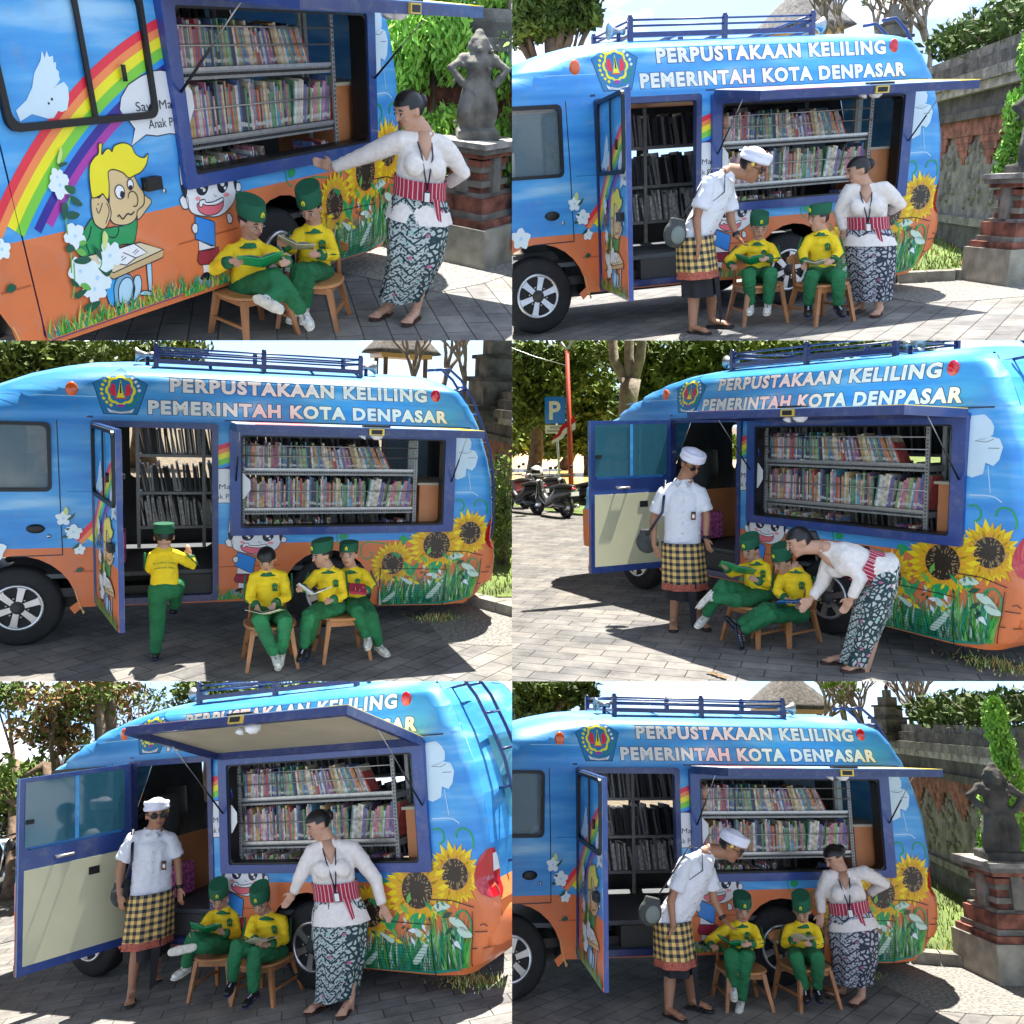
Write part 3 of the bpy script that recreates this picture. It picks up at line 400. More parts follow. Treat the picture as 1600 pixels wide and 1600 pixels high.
ART = [
 ('F',3,'paper',0,[(1.747,1.483),(1.77,1.54),(1.838,1.601),(1.934,1.637),(2.025,1.661),(2.108,1.663),(2.184,1.655),(2.272,1.619),(2.336,1.546),(2.338,1.459),(2.279,1.372),(2.19,1.317),(2.103,1.331),(1.997,1.327),(1.911,1.341),(1.79,1.292),(1.833,1.378),(1.789,1.436),(1.761,1.456)]),
 ('L',4,'ink',2,[(1.747,1.483),(1.77,1.54),(1.838,1.601),(1.934,1.637),(2.025,1.661),(2.108,1.663),(2.184,1.655),(2.272,1.619),(2.336,1.546),(2.338,1.459),(2.279,1.372),(2.19,1.317),(2.103,1.331),(1.997,1.327),(1.911,1.341),(1.79,1.292),(1.833,1.378),(1.789,1.436),(1.761,1.456)],0.006),
 ('F',3,'bgreen',1,[(1.424,0.962),(1.38,0.934),(1.343,0.899),(1.313,0.856),(1.297,0.818),(1.293,0.784),(1.387,0.744),(1.531,0.751),(1.581,0.785),(1.628,0.782),(1.686,0.78),(1.737,0.888),(1.708,0.902),(1.624,0.886),(1.561,0.891),(1.473,0.897),(1.441,0.929)]),
 ('L',4,'ink',3,[(1.424,0.962),(1.38,0.934),(1.343,0.899),(1.313,0.856),(1.297,0.818),(1.293,0.784),(1.387,0.744),(1.531,0.751),(1.581,0.785),(1.628,0.782),(1.686,0.78),(1.737,0.888),(1.708,0.902),(1.624,0.886),(1.561,0.891),(1.473,0.897),(1.441,0.929)],0.006),
 ('F',5,'skin1',1,[(1.586,1.172),(1.574,1.112),(1.562,1.037),(1.541,0.986),(1.549,0.924),(1.593,0.896),(1.665,0.888),(1.726,0.907),(1.757,0.951),(1.805,0.976),(1.82,1.033),(1.79,1.087),(1.772,1.13),(1.74,1.19),(1.627,1.207)]),
 ('L',6,'ink',3,[(1.586,1.172),(1.574,1.112),(1.562,1.037),(1.541,0.986),(1.549,0.924),(1.593,0.896),(1.665,0.888),(1.726,0.907),(1.757,0.951),(1.805,0.976),(1.82,1.033),(1.79,1.087),(1.772,1.13),(1.74,1.19),(1.627,1.207)],0.006),
 ('F',7,'skin1',1,[(1.437,1.055),(1.456,1.074),(1.49,1.058),(1.521,1.073),(1.541,1.044),(1.555,1.007),(1.555,0.965),(1.531,0.927),(1.502,0.899),(1.473,0.895),(1.431,0.931),(1.425,0.991)]),
 ('L',8,'ink',3,[(1.437,1.055),(1.456,1.074),(1.49,1.058),(1.521,1.073),(1.541,1.044),(1.555,1.007),(1.555,0.965),(1.531,0.927),(1.502,0.899),(1.473,0.895),(1.431,0.931),(1.425,0.991)],0.006),
 ('L',8,'ink',1,[(1.46,1.011),(1.471,0.98),(1.509,1.029)],0.006),
 ('L',8,'ink',1,[(1.472,1.028),(1.483,1.026)],0.006),
 ('L',8,'ink',1,[(1.504,0.917),(1.544,0.978),(1.538,1.025)],0.006),
 ('F',7,'skin1',1,[(1.739,0.908),(1.748,0.948),(1.805,0.976),(1.821,1.023),(1.838,1.014),(1.864,0.993),(1.86,0.972),(1.819,0.945),(1.78,0.918),(1.75,0.902)]),
 ('L',8,'ink',3,[(1.739,0.908),(1.748,0.948),(1.805,0.976),(1.821,1.023),(1.838,1.014),(1.864,0.993),(1.86,0.972),(1.819,0.945),(1.78,0.918),(1.75,0.902)],0.006),
 ('F',9,'hair',1,[(1.444,1.086),(1.453,1.17),(1.473,1.23),(1.512,1.264),(1.543,1.281),(1.555,1.322),(1.571,1.33),(1.579,1.321),(1.564,1.272),(1.597,1.293),(1.624,1.296),(1.638,1.28),(1.661,1.306),(1.711,1.316),(1.753,1.31),(1.786,1.289),(1.8,1.255),(1.833,1.232),(1.869,1.226),(1.898,1.245),(1.875,1.191),(1.824,1.153),(1.769,1.14),(1.725,1.133),(1.687,1.166),(1.625,1.189),(1.586,1.179),(1.579,1.13),(1.565,1.07),(1.547,1.042),(1.521,1.076),(1.506,1.07),(1.452,1.063)]),
 ('L',10,'ink',3,[(1.444,1.086),(1.453,1.17),(1.473,1.23),(1.512,1.264),(1.543,1.281),(1.555,1.322),(1.571,1.33),(1.579,1.321),(1.564,1.272),(1.597,1.293),(1.624,1.296),(1.638,1.28),(1.661,1.306),(1.711,1.316),(1.753,1.31),(1.786,1.289),(1.8,1.255),(1.833,1.232),(1.869,1.226),(1.898,1.245),(1.875,1.191),(1.824,1.153),(1.769,1.14),(1.725,1.133),(1.687,1.166),(1.625,1.189),(1.586,1.179),(1.579,1.13),(1.565,1.07),(1.547,1.042),(1.521,1.076),(1.506,1.07),(1.452,1.063)],0.006),
 ('F',9,'white',1,[(1.608,1.073),(1.623,1.098),(1.647,1.105),(1.67,1.091),(1.677,1.064),(1.665,1.038),(1.639,1.031),(1.617,1.044)]),
 ('L',10,'ink',3,[(1.608,1.073),(1.623,1.098),(1.647,1.105),(1.67,1.091),(1.677,1.064),(1.665,1.038),(1.639,1.031),(1.617,1.044)],0.006),
 ('F',11,'ink',1,[(1.641,1.057),(1.65,1.07),(1.662,1.07),(1.673,1.059),(1.668,1.037),(1.652,1.034),(1.641,1.043)]),
 ('F',9,'white',1,[(1.706,1.101),(1.717,1.12),(1.733,1.124),(1.747,1.112),(1.75,1.092),(1.738,1.075),(1.721,1.069),(1.709,1.08)]),
 ('L',10,'ink',3,[(1.706,1.101),(1.717,1.12),(1.733,1.124),(1.747,1.112),(1.75,1.092),(1.738,1.075),(1.721,1.069),(1.709,1.08)],0.006),
 ('F',11,'ink',1,[(1.712,1.086),(1.722,1.093),(1.736,1.09),(1.738,1.08),(1.727,1.071),(1.715,1.075)]),
 ('L',9,'ink',1,[(1.695,1.026),(1.708,1.052),(1.738,1.058),(1.762,1.037),(1.765,1.003),(1.747,0.977),(1.721,0.979)],0.006),
 ('L',9,'ink',1,[(1.597,0.938),(1.61,0.948),(1.63,0.923),(1.671,0.945),(1.697,0.936),(1.724,0.95)],0.008),
 ('L',6,'ink',1,[(1.504,0.849),(1.555,0.834),(1.59,0.869),(1.584,0.89)],0.006),
 ('L',6,'ink',1,[(1.348,0.848),(1.377,0.87),(1.406,0.922)],0.006),
 ('L',6,'ink',1,[(1.357,0.781),(1.349,0.826),(1.348,0.848)],0.006),
 ('F',5,'blue2',1,[(1.43,0.632),(1.546,0.605),(1.488,0.564),(1.456,0.468),(1.422,0.488),(1.419,0.564)]),
 ('L',6,'ink',3,[(1.43,0.632),(1.546,0.605),(1.488,0.564),(1.456,0.468),(1.422,0.488),(1.419,0.564)],0.006),
 ('F',7,'steel',1,[(1.466,0.495),(1.477,0.567),(1.516,0.612),(1.571,0.623),(1.617,0.601),(1.628,0.549),(1.604,0.485),(1.56,0.445),(1.498,0.444),(1.469,0.459)]),
 ('L',8,'ink',3,[(1.466,0.495),(1.477,0.567),(1.516,0.612),(1.571,0.623),(1.617,0.601),(1.628,0.549),(1.604,0.485),(1.56,0.445),(1.498,0.444),(1.469,0.459)],0.006),
 ('F',9,'pale',1,[(1.496,0.499),(1.51,0.556),(1.548,0.594),(1.592,0.599),(1.618,0.568),(1.607,0.508),(1.57,0.465),(1.522,0.455),(1.498,0.471)]),
 ('L',10,'ink',3,[(1.496,0.499),(1.51,0.556),(1.548,0.594),(1.592,0.599),(1.618,0.568),(1.607,0.508),(1.57,0.465),(1.522,0.455),(1.498,0.471)],0.006),
 ('F',6,'pale',1,[(1.629,0.565),(1.65,0.591),(1.678,0.59),(1.689,0.554),(1.668,0.495),(1.626,0.461),(1.592,0.449),(1.613,0.49),(1.629,0.524)]),
 ('L',7,'ink',3,[(1.629,0.565),(1.65,0.591),(1.678,0.59),(1.689,0.554),(1.668,0.495),(1.626,0.461),(1.592,0.449),(1.613,0.49),(1.629,0.524)],0.006),
 ('F',5,'pale',0,[(1.75,0.644),(1.792,0.648),(1.76,0.473),(1.731,0.476)]),
 ('L',6,'ink',2,[(1.75,0.644),(1.792,0.648),(1.76,0.473),(1.731,0.476)],0.006),
 ('F',5,'pale',0,[(1.653,0.479),(1.689,0.496),(1.767,0.474),(1.78,0.439)]),
 ('L',6,'ink',2,[(1.653,0.479),(1.689,0.496),(1.767,0.474),(1.78,0.439)],0.006),
 ('F',11,'tan',0,[(1.34,0.775),(1.725,0.775),(1.899,0.699),(1.493,0.648),(1.416,0.695),(1.347,0.746)]),
 ('L',12,'ink',2,[(1.34,0.775),(1.725,0.775),(1.899,0.699),(1.493,0.648),(1.416,0.695),(1.347,0.746)],0.006),
 ('F',11,'tan2',0,[(1.493,0.648),(1.899,0.699),(1.887,0.655),(1.486,0.612),(1.412,0.66),(1.416,0.695)]),
 ('L',12,'ink',2,[(1.493,0.648),(1.899,0.699),(1.887,0.655),(1.486,0.612),(1.412,0.66),(1.416,0.695)],0.006),
 ('F',13,'white',0,[(1.548,0.771),(1.677,0.777),(1.766,0.707),(1.669,0.695),(1.592,0.67),(1.503,0.703)]),
 ('L',14,'ink',2,[(1.548,0.771),(1.677,0.777),(1.766,0.707),(1.669,0.695),(1.592,0.67),(1.503,0.703)],0.006),
 ('L',15,'ink',1,[(1.584,0.745),(1.673,0.694)],0.005),
 ('L',15,'ink',1,[(1.655,0.727),(1.691,0.742)],0.004),
 ('L',15,'ink',1,[(1.667,0.716),(1.703,0.733)],0.004),
 ('L',15,'ink',1,[(1.549,0.711),(1.582,0.726)],0.004),
 ('L',15,'ink',1,[(1.564,0.702),(1.601,0.715)],0.004),
 ('F',4,'white2',1,[(2.103,0.949),(2.116,0.97),(2.145,0.976),(2.172,0.958),(2.172,0.91),(2.153,0.895),(2.12,0.905)]),
 ('L',5,'ink',3,[(2.103,0.949),(2.116,0.97),(2.145,0.976),(2.172,0.958),(2.172,0.91),(2.153,0.895),(2.12,0.905)],0.006),
 ('F',4,'white2',1,[(2.627,0.968),(2.652,0.987),(2.681,0.973),(2.68,0.94),(2.653,0.928),(2.629,0.941)]),
 ('L',5,'ink',3,[(2.627,0.968),(2.652,0.987),(2.681,0.973),(2.68,0.94),(2.653,0.928),(2.629,0.941)],0.006),
 ('F',5,'white2',1,[(2.153,1.045),(2.166,0.911),(2.207,0.857),(2.314,0.824),(2.43,0.807),(2.53,0.833),(2.611,0.895),(2.645,1.031),(2.638,1.118),(2.301,1.145),(2.167,1.118)]),
 ('L',6,'ink',3,[(2.153,1.045),(2.166,0.911),(2.207,0.857),(2.314,0.824),(2.43,0.807),(2.53,0.833),(2.611,0.895),(2.645,1.031),(2.638,1.118),(2.301,1.145),(2.167,1.118)],0.006),
 ('F',7,'ink',1,[(2.129,1.029),(2.159,1.044),(2.179,1.023),(2.168,0.977),(2.144,0.962)]),
 ('F',7,'ink',1,[(2.613,1.034),(2.647,1.042),(2.638,0.967),(2.617,0.948)]),
 ('F',7,'ink',1,[(2.257,0.999),(2.266,1.032),(2.314,1.046),(2.363,1.031),(2.37,1.0),(2.343,0.963),(2.304,0.954),(2.268,0.968)]),
 ('F',9,'white',1,[(2.286,1.02),(2.306,1.029),(2.324,1.019),(2.319,0.996),(2.294,0.997)]),
 ('F',9,'white',1,[(2.314,0.992),(2.334,0.994),(2.334,0.976),(2.316,0.975)]),
 ('F',7,'ink',1,[(2.451,0.99),(2.462,1.024),(2.506,1.04),(2.546,1.026),(2.558,0.988),(2.531,0.954),(2.494,0.941),(2.461,0.958)]),
 ('F',9,'white',1,[(2.481,1.012),(2.503,1.02),(2.52,1.008),(2.512,0.985),(2.487,0.988)]),
 ('F',9,'white',1,[(2.512,0.977),(2.531,0.978),(2.529,0.962),(2.513,0.962)]),
 ('F',7,'gum',1,[(2.252,0.913),(2.335,0.895),(2.44,0.894),(2.489,0.902),(2.48,0.857),(2.418,0.826),(2.327,0.829),(2.267,0.857),(2.249,0.884)]),
 ('L',8,'ink',3,[(2.252,0.913),(2.335,0.895),(2.44,0.894),(2.489,0.902),(2.48,0.857),(2.418,0.826),(2.327,0.829),(2.267,0.857),(2.249,0.884)],0.006),
 ('F',9,'white',1,[(2.261,0.906),(2.278,0.928),(2.319,0.927),(2.33,0.908),(2.401,0.903),(2.484,0.916),(2.49,0.897),(2.425,0.881),(2.359,0.886),(2.322,0.892),(2.298,0.903),(2.286,0.888),(2.265,0.891)]),
 ('L',10,'ink',3,[(2.261,0.906),(2.278,0.928),(2.319,0.927),(2.33,0.908),(2.401,0.903),(2.484,0.916),(2.49,0.897),(2.425,0.881),(2.359,0.886),(2.322,0.892),(2.298,0.903),(2.286,0.888),(2.265,0.891)],0.006),
 ('F',7,'blush',1,[(2.237,0.947),(2.261,0.955),(2.284,0.942),(2.276,0.931),(2.249,0.931)]),
 ('F',7,'blush',1,[(2.5,0.932),(2.529,0.941),(2.559,0.928),(2.547,0.915),(2.512,0.915)]),
 ('L',7,'ink',1,[(2.413,0.949),(2.418,0.933),(2.438,0.932)],0.004),
 ('F',6,'blue3',0,[(2.217,0.844),(2.361,0.79),(2.386,0.776),(2.362,0.629),(2.33,0.634),(2.19,0.707)]),
 ('L',7,'ink',2,[(2.217,0.844),(2.361,0.79),(2.386,0.776),(2.362,0.629),(2.33,0.634),(2.19,0.707)],0.006),
 ('F',8,'white2',1,[(2.175,0.786),(2.2,0.801),(2.223,0.787),(2.215,0.745),(2.188,0.741),(2.173,0.763)]),
 ('L',9,'ink',3,[(2.175,0.786),(2.2,0.801),(2.223,0.787),(2.215,0.745),(2.188,0.741),(2.173,0.763)],0.006),
 ('F',5,'white2',0,[(2.218,0.691),(2.355,0.63),(2.366,0.607),(2.21,0.625)]),
 ('L',6,'ink',2,[(2.218,0.691),(2.355,0.63),(2.366,0.607),(2.21,0.625)],0.006),
 ('F',6,'crim',0,[(2.206,0.626),(2.394,0.616),(2.394,0.508),(2.2,0.54),(2.183,0.569)]),
 ('L',7,'ink',2,[(2.206,0.626),(2.394,0.616),(2.394,0.508),(2.2,0.54),(2.183,0.569)],0.006),
 ('F',4,'white2',0,[(2.23,0.54),(2.292,0.529),(2.284,0.467),(2.226,0.484)]),
 ('F',3,'greyb',1,[(2.135,0.438),(2.162,0.469),(2.27,0.452),(2.357,0.421),(2.378,0.369),(2.274,0.381),(2.156,0.417)]),
 ('F',5,'ink',1,[(2.19,0.455),(2.248,0.483),(2.296,0.454),(2.292,0.425),(2.23,0.432)]),
 ('F',6,'white2',1,[(2.513,0.805),(2.541,0.805),(2.56,0.775),(2.549,0.746),(2.514,0.752)]),
 ('L',7,'ink',3,[(2.513,0.805),(2.541,0.805),(2.56,0.775),(2.549,0.746),(2.514,0.752)],0.006),
 ('F',3,'white2',1,[(2.132,1.029),(2.141,1.158),(2.164,1.212),(2.182,1.248),(2.194,1.248),(2.164,1.044)]),
 ('L',4,'ink',3,[(2.132,1.029),(2.141,1.158),(2.164,1.212),(2.182,1.248),(2.194,1.248),(2.164,1.044)],0.006),
 ('F',3,'bird',0,[(1.301,1.727),(1.32,1.769),(1.329,1.737),(1.347,1.77),(1.356,1.741),(1.379,1.747),(1.375,1.716),(1.391,1.718),(1.382,1.689),(1.397,1.677),(1.391,1.652),(1.396,1.642),(1.368,1.619),(1.336,1.6),(1.368,1.616),(1.414,1.63),(1.434,1.604),(1.426,1.554),(1.401,1.503),(1.368,1.494),(1.344,1.501),(1.31,1.47),(1.274,1.469),(1.187,1.496),(1.111,1.468),(1.101,1.517),(1.172,1.559),(1.221,1.613),(1.25,1.674)]),
 ('F',5,'ink',1,[(1.29,1.54),(1.3,1.543),(1.302,1.535),(1.294,1.532)]),
 ('F',5,'ink',1,[(1.314,1.558),(1.324,1.562),(1.326,1.552),(1.317,1.549)]),
 ('F',3,'bird',0,[(4.417,2.008),(4.424,2.055),(4.527,2.065),(4.581,2.018),(4.609,1.97),(4.603,1.906),(4.535,1.866),(4.469,1.86),(4.586,1.893),(4.657,1.875),(4.686,1.811),(4.664,1.714),(4.622,1.665),(4.56,1.689),(4.546,1.6),(4.46,1.568),(4.421,1.584)]),
 ('L',5,'ink',1,[(4.469,1.86),(4.553,1.85),(4.613,1.874)],0.004),
 ('L',5,'ink',1,[(4.573,1.802),(4.66,1.802)],0.004),
 ('L',5,'paleb',1,[(4.582,1.665),(4.613,1.454)],0.008),
 ('L',5,'paleb',1,[(4.447,1.43),(4.623,1.43),(4.704,1.388)],0.01),
 ('L',4,'cgreen',1,[(4.447,1.341),(4.503,1.349),(4.543,1.308),(4.539,1.251),(4.494,1.22)],0.016),
 ('L',4,'cgreen',1,[(4.665,1.274),(4.672,1.323),(4.724,1.347),(4.787,1.322),(4.818,1.248),(4.811,1.19)],0.016),
 ('L',4,'cgreen',1,[(3.435,0.825),(3.442,0.881),(3.508,0.912),(3.608,0.901),(3.709,0.883)],0.012),
 ('L',4,'cgreen',1,[(3.435,0.825),(3.444,0.768),(3.495,0.735),(3.545,0.75),(3.561,0.782),(3.527,0.807)],0.012),
 ('L',4,'cgreen',1,[(3.178,1.014),(3.195,0.918),(3.245,0.885)],0.012),
 ('F',4,'cgreen',1,[(3.211,0.982),(3.243,1.009),(3.3,0.988),(3.285,0.956),(3.252,0.941),(3.219,0.953)]),
 ('F',4,'cgreen',1,[(3.835,0.937),(3.885,0.977),(3.98,0.91),(3.92,0.919),(3.888,0.871)]),
 ('S',7,'sun',0,[(4.623,0.987)],0.2699999999999996),
 ('S',9,'sun',1,[(4.25,0.863)],0.3250000000000002),
 ('S',11,'sun',2,[(3.773,0.678)],0.2570000000000001),
 ('F',13,'cgreen',1,[(3.892,0.691),(3.988,0.639),(4.056,0.67),(3.991,0.54),(3.921,0.576)]),
 ('F',13,'cgreen',1,[(4.161,0.634),(4.229,0.682),(4.318,0.663),(4.268,0.565),(4.199,0.55)]),
 ('F',13,'cgreen',1,[(4.314,0.779),(4.421,0.726),(4.526,0.757),(4.476,0.675),(4.387,0.694)]),
 ('F',15,'leafw',1,[(4.386,0.727),(4.472,0.775),(4.562,0.739),(4.492,0.708),(4.404,0.697)]),
 ('F',15,'leafw',1,[(4.548,0.656),(4.638,0.637),(4.713,0.55),(4.623,0.57),(4.549,0.614)]),
 ('F',15,'leafw',1,[(4.658,0.586),(4.751,0.515),(4.661,0.502),(4.605,0.554)]),
 ('F',15,'leafw',1,[(4.216,0.566),(4.323,0.496),(4.218,0.5)]),
 ('F',15,'leafw',1,[(3.673,0.271),(3.79,0.366),(3.807,0.34),(3.724,0.261)]),
 ('F',15,'leafw',1,[(4.154,0.302),(4.324,0.479),(4.309,0.413),(4.208,0.283)]),
 ('F',15,'leafw',1,[(3.854,0.528),(3.993,0.474),(3.959,0.442)]),
 ('L',14,'lgreen',1,[(4.404,0.71),(4.39,0.594),(4.414,0.426),(4.401,0.292)],0.02),
 ('L',14,'lgreen',1,[(4.458,0.692),(4.498,0.557),(4.47,0.356)],0.02),
 ('L',14,'lgreen',1,[(3.803,0.53),(3.84,0.413),(3.825,0.315)],0.02),
 ('L',14,'lgreen',1,[(4.57,0.555),(4.519,0.473),(4.561,0.319)],0.02),
 ('L',14,'cgreen',1,[(4.603,0.621),(4.618,0.688),(4.689,0.703),(4.737,0.634),(4.731,0.55),(4.679,0.518)],0.014),
 ('L',22,'ink',0,[(3.643,0.63),(4.364,0.595),(4.349,0.179)],0.008),
 ('L',22,'ink',0,[(3.643,0.63),(3.623,0.211)],0.008),
 ('L',22,'ink',0,[(4.761,0.701),(4.743,0.499),(4.698,0.271)],0.007),
 ('L',22,'ink',0,[(4.767,0.549),(4.876,0.549)],0.008),
 ('L',22,'ink',0,[(4.728,0.418),(4.773,0.42)],0.008),
 ('L',22,'ink',0,[(4.819,0.415),(4.864,0.418)],0.008),
 ('L',22,'ink',0,[(4.82,0.598),(4.855,0.61),(4.884,0.587)],0.008),
 ('L',22,'ink',0,[(4.366,0.791),(4.578,0.786),(4.777,0.734)],0.008),
 ('L',21,'dgreen',0,[(3.66,0.436),(4.344,0.412)],0.003),
 ('L',21,'dgreen',0,[(3.661,0.412),(4.345,0.386)],0.003),
 ('L',21,'dgreen',0,[(3.662,0.387),(4.346,0.361)],0.003),
 ('L',21,'dgreen',0,[(3.662,0.362),(4.347,0.336)],0.003),
 ('L',21,'dgreen',0,[(3.663,0.338),(4.348,0.311)],0.003),
 ('L',21,'dgreen',0,[(3.663,0.313),(4.348,0.285)],0.003),
 ('L',21,'dgreen',0,[(3.664,0.288),(4.349,0.26)],0.003),
 ('L',21,'dgreen',0,[(3.664,0.263),(4.35,0.235)],0.003),
 ('L',21,'dgreen',0,[(3.665,0.239),(4.351,0.209)],0.003),
 ('W',17,'petal',0,[(1.28,0.892)],0.052999999999999936),
 ('W',17,'petal',0,[(1.486,0.747)],0.06299999999999994),
 ('W',17,'petal',0,[(1.267,0.708)],0.05899999999999994),
 ('W',17,'petal',0,[(1.37,0.647)],0.07600000000000007),
 ('W',17,'petal',0,[(1.253,1.156)],0.050999999999999934),
 ('W',17,'petal',0,[(1.337,0.592)],0.062000000000000055),
 ('W',17,'petal',0,[(1.246,1.197)],0.03400000000000003),
 ('F',19,'dgreen',1,[(1.276,1.146),(1.307,1.15),(1.342,1.132),(1.333,1.105),(1.296,1.11)]),
 ('F',19,'leafd',1,[(1.298,1.096),(1.337,1.083),(1.369,1.043),(1.345,1.037),(1.31,1.059)]),
 ('F',19,'leafd',1,[(1.254,0.993),(1.287,1.022),(1.338,0.998),(1.301,0.978)]),
 ('F',19,'leafd',1,[(1.229,1.038),(1.244,1.069),(1.273,1.058),(1.262,1.012),(1.229,0.984)]),
 ('F',19,'lgreen',1,[(1.301,0.859),(1.333,0.862),(1.341,0.842),(1.299,0.838)]),
 ('F',19,'lgreen',1,[(1.266,0.819),(1.304,0.823),(1.329,0.789),(1.293,0.784)]),
 ('F',19,'leafd',1,[(1.21,0.854),(1.246,0.855),(1.261,0.827),(1.224,0.816),(1.207,0.827)]),
 ('F',19,'leafd',1,[(1.237,0.772),(1.28,0.78),(1.33,0.774),(1.353,0.75),(1.307,0.738),(1.253,0.753)]),
 ('F',19,'leafd',1,[(1.383,0.832),(1.394,0.815),(1.425,0.785),(1.423,0.734),(1.396,0.771)]),
 ('F',19,'bud',1,[(1.448,0.802),(1.458,0.859),(1.479,0.885),(1.497,0.851),(1.478,0.81),(1.457,0.781)]),
 ('F',19,'leafd',1,[(1.192,0.683),(1.225,0.659),(1.24,0.626),(1.2,0.646)]),
 ('F',19,'lgreen',1,[(1.247,0.637),(1.284,0.639),(1.312,0.598),(1.274,0.6)]),
 ('F',19,'leafd',1,[(1.195,0.594),(1.238,0.606),(1.286,0.599),(1.215,0.566)]),
 ('F',19,'leafd',1,[(1.24,0.514),(1.285,0.525),(1.356,0.52),(1.333,0.492),(1.267,0.476)]),
 ('F',19,'leafd',1,[(1.389,0.7),(1.434,0.664),(1.485,0.672),(1.445,0.638),(1.412,0.66)]),
 ('L',18,'lgreen',1,[(1.232,0.814),(1.207,0.712)],0.008),
 ('L',18,'lgreen',1,[(1.301,1.095),(1.249,1.001),(1.233,0.909)],0.008),
 ('L',18,'lgreen',1,[(1.235,0.758),(1.213,0.656),(1.181,0.578)],0.008),
 ('L',18,'lgreen',1,[(1.416,0.766),(1.419,0.721),(1.395,0.691)],0.008),
 ('F',19,'bud',1,[(1.265,1.272),(1.295,1.324),(1.31,1.331),(1.304,1.297),(1.276,1.258)]),
 ('F',19,'leafd',1,[(1.27,1.258),(1.318,1.262),(1.324,1.251),(1.274,1.241)]),
 ('W',17,'petal',1,[(0.716,1.197)],0.061999999999999944),
 ('W',17,'petal',1,[(0.794,1.072)],0.06900000000000006),
 ('W',17,'petal',1,[(0.838,0.91)],0.04899999999999993),
 ('W',17,'petal',1,[(0.165,0.925)],0.09300000000000001),
 ('F',19,'bud',1,[(0.718,1.262),(0.74,1.305),(0.759,1.261),(0.744,1.225)]),
 ('F',19,'leafd',1,[(0.743,1.182),(0.807,1.246),(0.785,1.196)]),
 ('F',19,'leafd',1,[(0.703,1.022),(0.724,1.047),(0.751,1.022)]),
 ('F',19,'leafd',1,[(0.726,1.102),(0.761,1.109),(0.753,1.087)]),
 ('F',19,'leafd',1,[(0.803,0.711),(0.836,0.74),(0.866,0.717),(0.835,0.695)]),
 ('F',19,'leafd',1,[(0.775,0.911),(0.833,0.969),(0.831,0.932)]),
 ('L',17,'straw',1,[(0.853,0.298),(0.79,0.526)],0.008),
 ('L',17,'straw',1,[(0.868,0.313),(0.814,0.375)],0.008),
 ('L',17,'straw',1,[(0.86,0.298),(0.841,0.359)],0.008),
]
